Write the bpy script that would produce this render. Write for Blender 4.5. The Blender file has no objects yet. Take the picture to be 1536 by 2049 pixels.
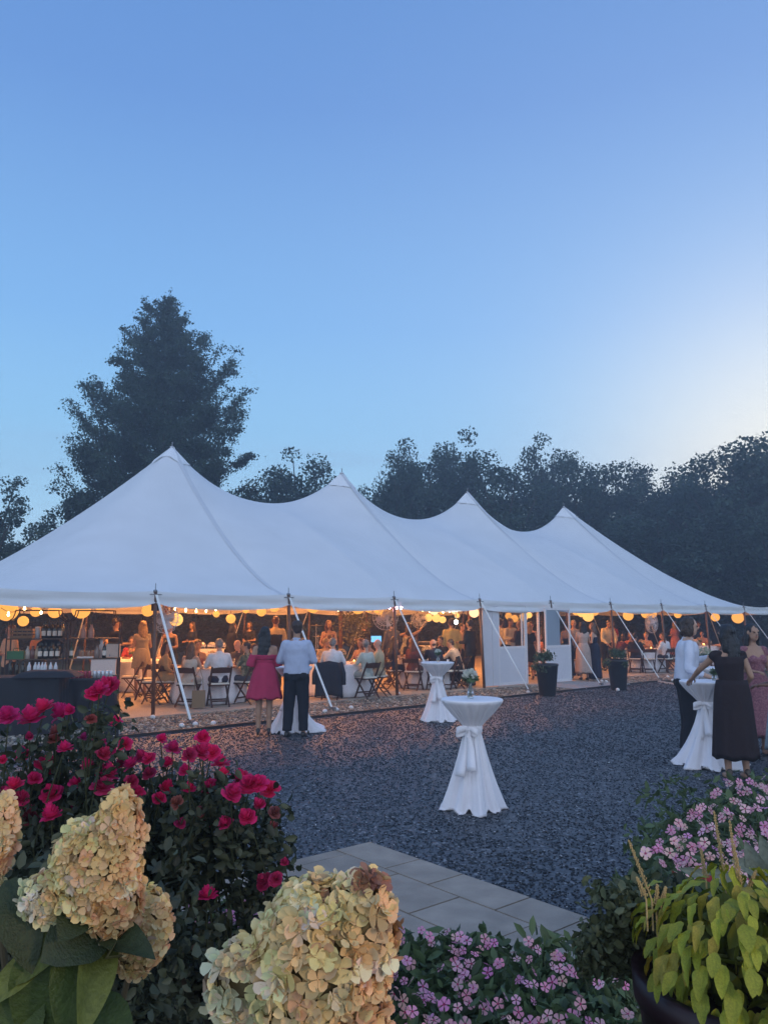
import bpy, bmesh, math, random
import numpy as np
from mathutils import Vector, Matrix, noise as mnoise
random.seed(7); RNG = np.random.default_rng(7)
sc = bpy.context.scene
COL = sc.collection
R = math.radians
# ---------------------------------------------------------------- camera
F, CX, CY, HOR, CH = 1540.0, 768.0, 1024.5, 1240.0, 1.86
PITCH = math.atan((HOR - CY) / F)
cam_d = bpy.data.cameras.new('camera'); cam = bpy.data.objects.new('camera', cam_d); COL.objects.link(cam)
cam_d.sensor_fit = 'VERTICAL'; cam_d.sensor_height = 36; cam_d.sensor_width = 36*1536/2049
cam_d.lens = 36*F/2049; cam_d.clip_end = 2000; cam_d.clip_start = 0.05
cam.location = (0, 0, CH); cam.rotation_euler = (R(90)+PITCH, 0, 0)
sc.camera = cam
cam_d.dof.use_dof = False
# ---------------------------------------------------------------- world: dusk sky
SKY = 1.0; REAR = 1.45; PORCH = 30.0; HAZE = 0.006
SUN_AZ, SUN_EL = R(31), R(1.0)       # to the right of the view direction (+Y), just over the tree line
world = bpy.data.worlds.new('World'); sc.world = world; world.use_nodes = True
wn, wl = world.node_tree.nodes, world.node_tree.links
wn.clear()
def srgb(r, g, b):
    return tuple((c/255/12.92 if c/255 <= .04045 else ((c/255+.055)/1.055)**2.4) for c in (r, g, b))
def wmath(op, a, b=None, c=None, clamp=False):
    n = wn.new('ShaderNodeMath'); n.operation = op; n.use_clamp = clamp
    for i, q in enumerate((a, b, c)):
        if q is None: continue
        if isinstance(q, (int, float)): n.inputs[i].default_value = q
        else: wl.new(q, n.inputs[i])
    return n.outputs[0]
tc = wn.new('ShaderNodeTexCoord'); nrm = wn.new('ShaderNodeVectorMath'); nrm.operation = 'NORMALIZE'
wl.new(tc.outputs['Generated'], nrm.inputs[0])
sep = wn.new('ShaderNodeSeparateXYZ'); wl.new(nrm.outputs[0], sep.inputs[0])
# clear dusk sky: colour by elevation (sine of it) ...
ramp = wn.new('ShaderNodeValToRGB'); cr = ramp.color_ramp
stops = [(0.0, (186,206,219)), (.06, (178,207,227)), (.14, (160,204,233)), (.24, (136,187,225)), (.36, (116,165,214)),
         (.48, (104,148,200)), (.58, (91,132,189)), (.68, (84,125,182)), (.82, (77,120,182)), (1.0, (75,117,178))]
while len(cr.elements) < len(stops): cr.elements.new(.5)
for e, (p, c) in zip(cr.elements, stops): e.position = p; e.color = (*srgb(*c), 1)
zc = wmath('MAXIMUM', sep.outputs[2], 0.0); wl.new(zc, ramp.inputs[0])
# ... plus the afterglow round the place where the sun has gone down
sd = (math.sin(SUN_AZ)*math.cos(R(4)), math.cos(SUN_AZ)*math.cos(R(4)), math.sin(R(4)))
dt = wn.new('ShaderNodeVectorMath'); dt.operation = 'DOT_PRODUCT'; wl.new(nrm.outputs[0], dt.inputs[0]); dt.inputs[1].default_value = sd
dc = wmath('MAXIMUM', dt.outputs['Value'], 0.0)
g1 = wmath('MULTIPLY', wmath('POWER', dc, 6.0), .3)
g2 = wmath('MULTIPLY', wmath('POWER', dc, 34.0), .85, None, True)
mixa = wn.new('ShaderNodeMix'); mixa.data_type = 'RGBA'
wl.new(g1, mixa.inputs['Factor']); wl.new(ramp.outputs[0], mixa.inputs['A']); mixa.inputs['B'].default_value = (*srgb(188,204,232), 1)
mixb = wn.new('ShaderNodeMix'); mixb.data_type = 'RGBA'
wl.new(g2, mixb.inputs['Factor']); wl.new(mixa.outputs['Result'], mixb.inputs['A']); mixb.inputs['B'].default_value = (*[c*1.35 for c in srgb(255,238,204)], 1)
# the sky opposite the sunset, behind the camera: pale anti-twilight, brightened out of view to light tent and linen
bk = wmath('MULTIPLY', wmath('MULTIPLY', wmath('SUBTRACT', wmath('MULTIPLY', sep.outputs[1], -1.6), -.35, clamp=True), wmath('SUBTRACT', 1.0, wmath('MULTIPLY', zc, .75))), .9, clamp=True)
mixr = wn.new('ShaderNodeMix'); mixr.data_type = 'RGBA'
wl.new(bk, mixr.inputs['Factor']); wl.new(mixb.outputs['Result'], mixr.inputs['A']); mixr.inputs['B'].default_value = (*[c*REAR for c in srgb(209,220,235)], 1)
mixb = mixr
# one thin grey cloud bank low in the sky
mp = wn.new('ShaderNodeMapping'); mp.inputs['Scale'].default_value = (5, 5, 46); wl.new(nrm.outputs[0], mp.inputs[0])
cn = wn.new('ShaderNodeTexNoise'); cn.inputs['Scale'].default_value = 1.3; cn.inputs['Detail'].default_value = 4; wl.new(mp.outputs[0], cn.inputs['Vector'])
cf = wmath('MULTIPLY', wmath('SUBTRACT', cn.outputs['Fac'], .58, clamp=True), 3.0, clamp=True)
lowc = wmath('MULTIPLY', cf, wmath('SUBTRACT', 1.0, wmath('MULTIPLY', wmath('ABSOLUTE', wmath('SUBTRACT', zc, .195)), 14.0), clamp=True), clamp=True)
mixc = wn.new('ShaderNodeMix'); mixc.data_type = 'RGBA'
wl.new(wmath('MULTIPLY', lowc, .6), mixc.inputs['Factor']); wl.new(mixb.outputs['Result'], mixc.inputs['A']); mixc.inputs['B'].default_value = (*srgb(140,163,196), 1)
# below the horizon: dark ground colour
gnd = wn.new('ShaderNodeMix'); gnd.data_type = 'RGBA'
wl.new(wmath('MULTIPLY', sep.outputs[2], -20.0, clamp=True), gnd.inputs['Factor'])
wl.new(mixc.outputs['Result'], gnd.inputs['A']); gnd.inputs['B'].default_value = (.02, .025, .03, 1)
bg = wn.new('ShaderNodeBackground'); wo = wn.new('ShaderNodeOutputWorld')
wl.new(gnd.outputs['Result'], bg.inputs['Color']); bg.inputs['Strength'].default_value = SKY
wl.new(bg.outputs[0], wo.inputs['Surface'])
sc.view_settings.view_transform = 'Standard'; sc.view_settings.look = 'None'
sc.view_settings.gamma = 1; sc.view_settings.use_curve_mapping = False
sc.view_settings.exposure = 0.6
sc.render.engine = 'CYCLES'
sc.cycles.use_denoising = True
try: sc.cycles.denoiser = 'OPENIMAGEDENOISE'
except Exception: pass
sc.cycles.max_bounces = 6; sc.cycles.diffuse_bounces = 3; sc.cycles.glossy_bounces = 2
sc.cycles.transmission_bounces = 4; sc.cycles.transparent_max_bounces = 8; sc.cycles.volume_bounces = 0
sc.cycles.caustics_reflective = False; sc.cycles.caustics_refractive = False
sc.cycles.sample_clamp_indirect = 4
# ---------------------------------------------------------------- helpers
CP, SP = math.cos(PITCH), math.sin(PITCH)
def ray(px, py):
    u, v = (px-CX)/F, (CY-py)/F
    return Vector((u, CP - v*SP, v*CP + SP))
def at(px, py, z=0.0):
    r = ray(px, py); t = (z-CH)/r.z; return Vector((r.x*t, r.y*t, z))
def pt(px, py, d):
    r = ray(px, py); t = d/r.y; return Vector((r.x*t, d, CH + r.z*t))
def gx(px, d, z=0.0):            # ground spot seen in column px at forward distance d, standing height z
    if z == .05: d *= 1.035
    zc = d*CP + (z-CH)*SP
    return Vector(((px-CX)/F*zc, d, z))
AZ = R(49.79)
TA = Vector((math.sin(AZ), math.cos(AZ), 0)); TN = Vector((-math.cos(AZ), math.sin(AZ), 0))
E0 = Vector((-4.47, 15.14, 0))
SP_ = 3.087; EAVE = 2.368
def T(u, v, z=0.0):              # tent frame: u along the eave from the first pole in view, v inward
    p = E0 + TA*u + TN*v; return Vector((p.x, p.y, z))
ROT_T = math.pi/2 - AZ           # angle of the tent axis

MATS = {}
def mat(name, col, rough=.7, metal=0, spec=.5, var=0.0, scale=20, bump=0.0, bscale=80, emit=None, estr=0,
        trans=0, col2=None, sheen=0, objcol=False, sss=0, transl=0):
    if name in MATS: return MATS[name]
    m = bpy.data.materials.new(name); m.use_nodes = True; MATS[name] = m
    nt = m.node_tree; N, L = nt.nodes, nt.links; b = N['Principled BSDF']
    b.inputs['Base Color'].default_value = (*col, 1); b.inputs['Roughness'].default_value = rough
    b.inputs['Metallic'].default_value = metal; b.inputs['Specular IOR Level'].default_value = spec
    tc = N.new('ShaderNodeTexCoord')
    src = None
    if objcol:
        oi = N.new('ShaderNodeObjectInfo'); src = oi.outputs['Color']
    if var or col2:
        nz = N.new('ShaderNodeTexNoise'); nz.inputs['Scale'].default_value = scale; nz.inputs['Detail'].default_value = 5
        L.new(tc.outputs['Object'], nz.inputs['Vector'])
        rmp = N.new('ShaderNodeMapRange'); rmp.inputs[1].default_value = .3; rmp.inputs[2].default_value = .7
        L.new(nz.outputs['Fac'], rmp.inputs[0])
        mx = N.new('ShaderNodeMix'); mx.data_type = 'RGBA'
        L.new(rmp.outputs[0], mx.inputs['Factor'])
        c2 = col2 if col2 else tuple(c*(1-var) for c in col)
        if src is None:
            mx.inputs['A'].default_value = (*col, 1); mx.inputs['B'].default_value = (*c2, 1)
        else:
            mul = N.new('ShaderNodeMix'); mul.data_type = 'RGBA'; mul.blend_type = 'MULTIPLY'; mul.inputs['Factor'].default_value = 1
            L.new(src, mul.inputs['A']); mul.inputs['B'].default_value = (1-var, 1-var, 1-var, 1)
            L.new(src, mx.inputs['A']); L.new(mul.outputs['Result'], mx.inputs['B'])
        src = mx.outputs['Result']
    if src is not None: L.new(src, b.inputs['Base Color'])
    if bump:
        nb = N.new('ShaderNodeTexNoise'); nb.inputs['Scale'].default_value = bscale; nb.inputs['Detail'].default_value = 4
        L.new(tc.outputs['Object'], nb.inputs['Vector'])
        bp = N.new('ShaderNodeBump'); bp.inputs['Strength'].default_value = bump; bp.inputs['Distance'].default_value = .02
        L.new(nb.outputs['Fac'], bp.inputs['Height']); L.new(bp.outputs[0], b.inputs['Normal'])
    if emit:
        b.inputs['Emission Color'].default_value = (*emit, 1); b.inputs['Emission Strength'].default_value = estr
    if trans: b.inputs['Transmission Weight'].default_value = trans; b.inputs['IOR'].default_value = 1.45
    if sheen: b.inputs['Sheen Weight'].default_value = sheen
    if transl:
        tr = N.new('ShaderNodeBsdfTranslucent'); ms = N.new('ShaderNodeMixShader'); ms.inputs[0].default_value = transl
        if src is not None: L.new(src, tr.inputs['Color'])
        else: tr.inputs['Color'].default_value = (*col, 1)
        out = N['Material Output']
        L.new(b.outputs[0], ms.inputs[1]); L.new(tr.outputs[0], ms.inputs[2]); L.new(ms.outputs[0], out.inputs['Surface'])
    return m

class MB:
    def __init__(s): s.v = []; s.f = []; s.n = 0
    def add(s, verts, faces):
        k = s.n; s.v.extend([tuple(p) for p in verts]); s.f.extend([tuple(i+k for i in f) for f in faces]); s.n += len(verts)
    def box(s, c, d, rz=0, M=None):
        x, y, z = d[0]/2, d[1]/2, d[2]/2
        P = [Vector(q) for q in ((-x,-y,-z),(x,-y,-z),(x,y,-z),(-x,y,-z),(-x,-y,z),(x,-y,z),(x,y,z),(-x,y,z))]
        m = Matrix.Rotation(rz, 3, 'Z') if M is None else M
        s.add([m@p + Vector(c) for p in P], [(0,3,2,1),(4,5,6,7),(0,1,5,4),(1,2,6,5),(2,3,7,6),(3,0,4,7)])
    def bar(s, a, b, w, h=None, up=(0,0,1)):     # rectangular bar between two points
        a, b = Vector(a), Vector(b); h = h or w; d = (b-a); L = d.length; d.normalize()
        u = Vector(up)
        if abs(d.dot(u)) > .98: u = Vector((0,1,0))
        sx = d.cross(u).normalized(); sz = sx.cross(d).normalized()
        P = []
        for q in (a, b):
            for i, j in ((-1,-1),(1,-1),(1,1),(-1,1)): P.append(q + sx*(i*w/2) + sz*(j*h/2))
        s.add(P, [(0,1,2,3),(7,6,5,4),(0,4,5,1),(1,5,6,2),(2,6,7,3),(3,7,4,0)])
    def tube(s, pts, rad, seg=8, cap=True):
        pts = [Vector(p) for p in pts]; n = len(pts)
        if not hasattr(rad, '__len__'): rad = [rad]*n
        V = []; Fc = []
        up = Vector((0,0,1))
        prev = None
        for i, p in enumerate(pts):
            d = (pts[min(i+1, n-1)] - pts[max(i-1, 0)])
            if d.length < 1e-9: d = Vector((0,0,1))
            d.normalize()
            if prev is None:
                a = d.cross(up) if abs(d.z) < .95 else d.cross(Vector((1,0,0)))
            else: a = prev - d*prev.dot(d)
            a.normalize(); prev = a; b = d.cross(a)
            for k in range(seg):
                t = 2*math.pi*k/seg
                V.append(p + (a*math.cos(t) + b*math.sin(t))*rad[i])
        for i in range(n-1):
            for k in range(seg):
                k2 = (k+1) % seg
                Fc.append((i*seg+k, i*seg+k2, (i+1)*seg+k2, (i+1)*seg+k))
        if cap: Fc.append(tuple(range(seg-1, -1, -1))); Fc.append(tuple((n-1)*seg+k for k in range(seg)))
        s.add(V, Fc)
    def lathe(s, prof, c=(0,0,0), seg=20, fold=None, cap=True):   # prof: (r, z)
        V = []; Fc = []; n = len(prof)
        for i, (r, z) in enumerate(prof):
            for k in range(seg):
                t = 2*math.pi*k/seg
                rr = r*(fold(t, z, i) if fold else 1)
                V.append((c[0]+rr*math.cos(t), c[1]+rr*math.sin(t), c[2]+z))
        for i in range(n-1):
            for k in range(seg):
                k2 = (k+1) % seg
                Fc.append((i*seg+k, i*seg+k2, (i+1)*seg+k2, (i+1)*seg+k))
        if cap: Fc.append(tuple(range(seg-1, -1, -1))); Fc.append(tuple((n-1)*seg+k for k in range(seg)))
        s.add(V, Fc)
    def ell(s, c, r, seg=10, ring=6, M=None):
        V = []; Fc = []; c = Vector(c)
        if not hasattr(r, '__len__'): r = (r, r, r)
        for i in range(1, ring):
            a = math.pi*i/ring
            for k in range(seg):
                t = 2*math.pi*k/seg
                p = Vector((r[0]*math.sin(a)*math.cos(t), r[1]*math.sin(a)*math.sin(t), r[2]*math.cos(a)))
                V.append((M@p if M else p) + c)
        top = Vector((0,0,r[2])); V.append((M@top if M else top)+c); V.append((M@-top if M else -top)+c)
        nt, nb = len(V)-2, len(V)-1
        for i in range(ring-2):
            for k in range(seg):
                k2 = (k+1) % seg
                Fc.append((i*seg+k, (i+1)*seg+k, (i+1)*seg+k2, i*seg+k2))
        for k in range(seg):
            k2 = (k+1) % seg
            Fc.append((nt, k, k2)); Fc.append((nb, (ring-2)*seg+k2, (ring-2)*seg+k))
        s.add(V, Fc)
    def mesh(s, name):
        me = bpy.data.meshes.new(name); me.from_pydata(s.v, [], s.f); me.validate(); me.update(); return me
    def build(s, name, m, parent=None, smooth=False, loc=None):
        return mk(name, s.mesh(name), m, parent, smooth, loc)
def mk(name, me, m, parent=None, smooth=False, loc=None):
    o = bpy.data.objects.new(name, me); COL.objects.link(o)
    if m is not None and not me.materials: me.materials.append(m)
    if smooth and len(me.polygons): me.polygons.foreach_set('use_smooth', [True]*len(me.polygons))
    if parent: o.parent = parent
    if loc is not None: o.location = loc
    return o
def npmesh(name, V, Fq, smooth=False):
    """V (n,3) array, Fq (m,k) array of equal-size faces"""
    me = bpy.data.meshes.new(name); V = np.asarray(V, dtype=np.float32); Fq = np.asarray(Fq, dtype=np.int32)
    me.vertices.add(len(V)); me.vertices.foreach_set('co', V.ravel())
    k = Fq.shape[1]; me.loops.add(Fq.size); me.loops.foreach_set('vertex_index', Fq.ravel())
    me.polygons.add(len(Fq)); me.polygons.foreach_set('loop_start', np.arange(len(Fq), dtype=np.int32)*k)
    if smooth: me.polygons.foreach_set('use_smooth', np.ones(len(Fq), dtype=bool))
    me.update(calc_edges=True); return me
def tag(o, label=None, cat=None, group=None, kind=None):
    if label: o['label'] = label
    if cat: o['category'] = cat
    if group: o['group'] = group
    if kind: o['kind'] = kind
    return o
def empty(name, loc=(0,0,0), rz=0, label=None, cat=None, group=None, kind=None, sc_=1):
    o = bpy.data.objects.new(name, None); COL.objects.link(o); o.location = loc; o.rotation_euler = (0,0,rz)
    o.empty_display_size = .2; o.scale = (sc_,)*3
    return tag(o, label, cat, group, kind)
def kids(o): return [c for c in bpy.data.objects if c.parent == o]
KIDS = {}
def copy_tree(o, loc=None, rz=None, label=None, parent=None, cache=None):
    c = o.copy(); COL.objects.link(c)
    if parent is not None: c.parent = parent
    if loc is not None: c.location = loc
    if rz is not None: c.rotation_euler = (0, 0, rz)
    if label: c['label'] = label
    for ch in o.children: copy_tree(ch, parent=c)
    return c
# ================================================================= the setting
def poly(name, pts, z, m, kind='structure', parent=None):
    mb = MB(); mb.add([(p[0], p[1], z) for p in pts], [tuple(range(len(pts)))])
    o = mb.build(name, m, parent); o['kind'] = kind; return o
m_lawn = mat('lawn', (.035, .06, .022), .9, col2=(.02, .035, .015), scale=3, bump=.6, bscale=60)
poly('ground', [(-400,-300),(400,-300),(400,900),(-400,900)], -.03, m_lawn)

def gravel_mat():
    m = bpy.data.materials.new('dark_gravel'); m.use_nodes = True; N, L = m.node_tree.nodes, m.node_tree.links
    b = N['Principled BSDF']; b.inputs['Roughness'].default_value = .55
    tc = N.new('ShaderNodeTexCoord'); vo = N.new('ShaderNodeTexVoronoi'); vo.inputs['Scale'].default_value = 38
    L.new(tc.outputs['Object'], vo.inputs['Vector'])
    cr = N.new('ShaderNodeValToRGB'); cr.color_ramp.elements[0].color = (.022,.027,.036,1); cr.color_ramp.elements[1].color = (.085,.095,.115,1)
    e = cr.color_ramp.elements.new(.93); e.color = (.1,.11,.13,1); e2 = cr.color_ramp.elements.new(.97); e2.color = (.3,.3,.31,1)
    sp = N.new('ShaderNodeSeparateColor'); L.new(vo.outputs['Color'], sp.inputs[0]); L.new(sp.outputs[0], cr.inputs[0])
    L.new(cr.outputs[0], b.inputs['Base Color'])
    bp = N.new('ShaderNodeBump'); bp.inputs['Strength'].default_value = 1; bp.inputs['Distance'].default_value = .03
    L.new(vo.outputs['Color'], bp.inputs['Height']); L.new(bp.outputs[0], b.inputs['Normal'])
    return m
def ev(u): return -2.2 + .03*(u+1.8)
yard = [T(-40, ev(-40)), T(15.2, ev(15.2)), (8.6, 22.6), (8.7, 19.6), (9.3, 12), (12, 0), (12, -12), (-30, -12)]
m_gr = gravel_mat()
poly('gravel_yard', yard, 0.0, m_gr)

def rocks(name, P, S, cols, shape='chip', seed=1, zsq=.55):
    """many small stones as one mesh; colour per stone through a face attribute"""
    rg = np.random.default_rng(seed); n = len(P)
    if shape == 'chip':
        base = np.array([(1,0,0),(0,1,0),(-1,0,0),(0,-1,0),(0,0,1),(0,0,-1)], float)
        fc = np.array([(0,1,4),(1,2,4),(2,3,4),(3,0,4),(1,0,5),(2,1,5),(3,2,5),(0,3,5)])
    else:
        bm = bmesh.new(); bmesh.ops.create_icosphere(bm, subdivisions=1, radius=1)
        bm.verts.ensure_lookup_table()
        base = np.array([v.co[:] for v in bm.verts]); fc = np.array([[v.index for v in f.verts] for f in bm.faces]); bm.free()
    k = len(base)
    V = np.repeat(base[None], n, 0) * (1 + rg.uniform(-.3, .3, (n, k, 1)))
    ax = rg.uniform(.6, 1.25, (n, 1, 3)); ax[:, :, 2] *= zsq
    V = V*ax*S[:, None, None]
    t = rg.uniform(0, 2*np.pi, n); tl = rg.normal(0, .35, n)
    c, s = np.cos(tl)[:, None], np.sin(tl)[:, None]
    y, z = V[..., 1]*c - V[..., 2]*s, V[..., 1]*s + V[..., 2]*c
    c, s = np.cos(t)[:, None], np.sin(t)[:, None]
    x, y = V[..., 0]*c - y*s, V[..., 0]*s + y*c
    V = np.stack([x, y, z], -1) + P[:, None, :]
    Fq = fc[None] + (np.arange(n)*k)[:, None, None]
    me = npmesh(name, V.reshape(-1, 3), Fq.reshape(-1, 3), smooth=(shape != 'chip'))
    at_ = me.color_attributes.new('stone', 'FLOAT_COLOR', 'POINT')
    cc = np.asarray(cols)[rg.integers(0, len(cols), n)] * rg.uniform(.75, 1.25, (n, 1))
    if shape == 'chip':
        cc = cc*(1 + .22*np.sin(P[:, :1]*.9+1.3*np.sin(P[:, 1:2]*.6)) * np.sin(P[:, 1:2]*.7+P[:, :1]*.35) + .12*np.sin(P[:, :1]*3.1+P[:, 1:2]*2.3))
    cc = np.concatenate([cc, np.ones((n, 1))], 1)
    at_.data.foreach_set('color', np.repeat(cc, k, 0).astype(np.float32).ravel())
    return me
def attr_mat(name, rough=.6, attr='stone', spec=.5):
    m = bpy.data.materials.new(name); m.use_nodes = True; N, L = m.node_tree.nodes, m.node_tree.links
    a = N.new('ShaderNodeAttribute'); a.attribute_name = attr; b = N['Principled BSDF']
    L.new(a.outputs['Color'], b.inputs['Base Color']); b.inputs['Roughness'].default_value = rough
    b.inputs['Specular IOR Level'].default_value = spec
    return m
m_stone = attr_mat('stone_attr', .6); m_chip = attr_mat('chip_attr', .62, spec=.35)
def inside(pts, x, y):
    c = np.zeros(len(x), bool); n = len(pts)
    for i in range(n):
        x1, y1 = pts[i][0], pts[i][1]; x2, y2 = pts[(i+1) % n][0], pts[(i+1) % n][1]
        cond = ((y1 > y) != (y2 > y)) & (x < (x2-x1)*(y-y1)/(y2-y1+1e-12) + x1)
        c ^= cond
    return c
# patio corner (behind the flowers)
PC = at(740, 1690)                      # far corner of the flagstones
def PA(a, b): p = PC - TA*a + (-TN)*b; return (p.x, p.y)      # a: towards left along tent axis, b: towards right
patio_poly = [PA(0,0), PA(0,7), PA(7,7), PA(7,0)]
d = 3.8 + 22.2*RNG.random(120000)**1.15
x = RNG.uniform(-.56, .56, 120000)*d
ok = inside(yard, x, d) & ~inside(patio_poly, x, d)
d, x = d[ok], x[ok]; S = RNG.uniform(.0075, .0165, len(d))*(1 + np.clip(d-8, 0, 18)*.07)
me = rocks('gravel_chips', np.stack([x, d, S*.35], 1), S,
           [(.032,.042,.055),(.05,.062,.08),(.068,.082,.10),(.022,.028,.04),(.095,.11,.13),(.035,.046,.06),(.055,.066,.08),(.17,.185,.21),(.042,.055,.07),(.012,.016,.024),(.02,.026,.036)], 'chip', 3, .5)
o = mk('gravel', me, m_chip); o['kind'] = 'stuff'
idx = RNG.choice(len(d), 2600, replace=False)
me = rocks('pale_chips', np.stack([x[idx], d[idx], S[idx]*.9], 1), S[idx]*.62, [(.55,.56,.6),(.36,.38,.42),(.25,.26,.3)], 'chip', 4, .5)
o = mk('pale_gravel', me, m_chip); o['kind'] = 'stuff'
# river stone border
riv = [T(-30, ev(-30)+.02), T(26, ev(26)+.02), T(26, -.12), T(-30, -.12)]
m_rv = mat('river_bed', (.22,.19,.15), .9, col2=(.08,.07,.06), scale=25, bump=1, bscale=30)
poly('stone_border', riv, .008, m_rv)
n = 19000
u = RNG.uniform(-4, 1, n); u = -4 + 30*RNG.random(n)**1.25; v = ev(u) + .05 + RNG.random(n)*(-.14 - ev(u) - .05)
P = np.array([E0[0]+TA.x*u+TN.x*v, E0[1]+TA.y*u+TN.y*v]).T; S = RNG.uniform(.018, .042, n)
me = rocks('river_stones', np.column_stack([P, .012+S*.3]), S, [(.27,.21,.15),(.19,.15,.11),(.34,.29,.22),(.12,.10,.085),(.24,.17,.12),(.42,.38,.32),(.15,.145,.14),(.08,.07,.06)], 'round', 5, .6)
o = mk('river_stones', me, m_stone); o['kind'] = 'stuff'
mb = MB(); a, b = T(-30, ev(-30), .015), T(15.2, ev(15.2), .015); mb.bar(a, b, .03, .07)
o = mb.build('edging', mat('edging', (.012,.013,.016), .6)); o['kind'] = 'structure'
mb = MB(); mb.bar(T(15.2, ev(15.2), .02), (8.9, 19.0, .02), .05, .05); mb.bar((8.9, 19.0, .02), (9.6, 10, .02), .05, .05)
o = mb.build('lawn_edging', mat('pale_edging', (.55,.53,.5), .7)); o['kind'] = 'structure'
# concrete slab under the tent
mb = MB(); c = T(9.26, 6.26, .01); mb.box((c.x, c.y, .01), (33, 12.9, .08), ROT_T)
o = mb.build('floor', mat('slab', (.42,.36,.3), .75, var=.25, scale=.8, bump=.15, bscale=40)); o['kind'] = 'structure'
mb = MB(); p = [T(10.95, ev(11)), T(13.6, ev(13)), T(13.0, -.2), T(11.0, -.2)]
mb.add([(q.x, q.y, .052) for q in p] + [(q.x, q.y, -.01) for q in p], [(0,1,2,3),(0,4,5,1),(1,5,6,2),(3,7,4,0)])
o = mb.build('entry_path', mat('slab_grey', (.36,.35,.34), .8, var=.2, scale=2)); o['kind'] = 'structure'
# flagstone patio: joints recessed, each flag its own object
o = poly('patio', patio_poly, .006, mat('joint', (.3,.28,.26), .95)); patio = o
m_flag = mat('flagstone', (.17,.165,.165), .75, var=.3, scale=4, bump=.3, bscale=25, objcol=True)
rows = 0; w = .46; b = 0.0; k = 0; rg = random.Random(5)
while b < 5.0:
    a = 0.0 - (0 if rows % 2 == 0 else .31); wd = w*(1 if rows % 3 else .78)
    while a < 5.4:
        ln = rg.choice((.46, .62, .62, .78)); a0, a1 = max(a, 0), a+ln
        if a1-a0 > .1:
            g = .007; P4 = [PA(b+g, a0+g), PA(b+g, a1-g), PA(b+wd-g, a1-g), PA(b+wd-g, a0+g)]
            z = .022 + rg.uniform(0, .004); mb = MB()
            mb.add([(q[0], q[1], z) for q in P4] + [(q[0], q[1], .0) for q in P4], [(0,3,2,1),(0,1,5,4),(1,2,6,5),(2,3,7,6),(3,0,4,7)])
            o = mb.build('paver', m_flag, patio); t = rg.uniform(.85, 1.15); o.color = (.37*t, .30*t, .24*t, 1)
        a = a1
    b += wd; rows += 1
# ================================================================= the tent
m_canvas = mat('canvas', (.74,.75,.77), .85, var=.06, scale=1.2, bump=.12, bscale=14)
m_seam = mat('seam_canvas', (.6,.62,.66), .8)
m_wood = mat('pole_wood', (.16,.075,.04), .5, var=.4, scale=12)
m_web = mat('webbing', (.8,.8,.78), .8)
m_steel = mat('steel', (.25,.26,.28), .4, metal=.8)
HW = 6.26; U0 = -SP_; U1 = U0 + 10*SP_      # ends: first corner is one bay left of pole 0
PK = [SP_*(1 + 2*i) for i in range(4)]       # peaks (u); v = HW
U1 = PK[-1] + 2*SP_
PZ = 6.836; SADDLE = 5.5
tent = empty('tent', T(10, 6.1), 0, 'big white sailcloth tent with four peaks, its open sides glowing with warm lanterns', 'tent')
def off(o): o.location = -Vector(tent.location); return o     # parts are modelled in world space
def roof_z(u, v):
    s = min(1.0, abs(v-HW)/HW)
    if u < PK[0]: du = (PK[0]-u)/(2*SP_)
    elif u > PK[-1]: du = (u-PK[-1])/(2*SP_)
    else: du = 0
    if du > 0:
        p = 5.0; t = (s**p + du**p)**(1/p); r = math.hypot(s, du); t = min(1, t)
        ridge = PZ; w = 1.0
        th = math.atan2(s, du)
        g = (1-t)**1.42
        return EAVE + (PZ-EAVE)*g
    k = min(PK, key=lambda q: abs(q-u)); q = min(1.0, abs(u-k)/SP_)
    ridge = PZ - (PZ-SADDLE)*(1-(1-q)**2.1)
    gp = (1-s)**1.42                                                # concave below a peak
    gs = 1 - (s**1.28)*1.0                                            # fuller in the saddle
    w = q**.8
    g = gp*(1-w) + gs*w
    # rounded ridge away from peak
    return EAVE + (ridge-EAVE)*g
def eave_sag(u, v):
    """scallop of the edge between poles"""
    e = min(v, 2*HW-v)
    along = (u-U0)/SP_ if min(u-U0, U1-u) > e else v/SP_
    f = abs(math.sin(math.pi*along))
    edge = min(min(u-U0, U1-u), e)
    return -.05*f*max(0, 1-edge/.9)**2
def panel(name, ua, ub, nu, nv, label=None):
    V = []; Fc = []
    for i in range(nu+1):
        u = ua + (ub-ua)*i/nu
        for j in range(nv+1):
            v = 2*HW*j/nv
            z = roof_z(u, v) + eave_sag(u, v)
            z += .012*mnoise.noise(Vector((u*.7, v*.7, 0)))
            e = min(v, 2*HW-v)
            if e < 2.2:
                pu = U0 + round((u-U0)/SP_)*SP_; dd_ = math.hypot(u-pu, e); an = math.atan2(u-pu, e+.02)
                z += .02*min(1, e*4)*math.sin(an*13)*math.exp(-((dd_-.35)/.75)**2) + .006*math.sin(u*9+4*mnoise.noise(Vector((u, v, 3))))*math.exp(-e/.35)
            q = T(u, v, z); V.append(q[:])
    for i in range(nu):
        for j in range(nv):
            a = i*(nv+1)+j; Fc.append((a, a+nv+1, a+nv+2, a+1))
    me = npmesh(name, V, Fc, True); o = mk(name, me, m_canvas, tent); return off(o)
panel('roof_panel', U0, PK[0], 40, 80)
for i in range(3): panel('roof_panel', PK[i], PK[i+1], 40, 80)
panel('roof_panel', PK[3], U1, 40, 80)
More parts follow.
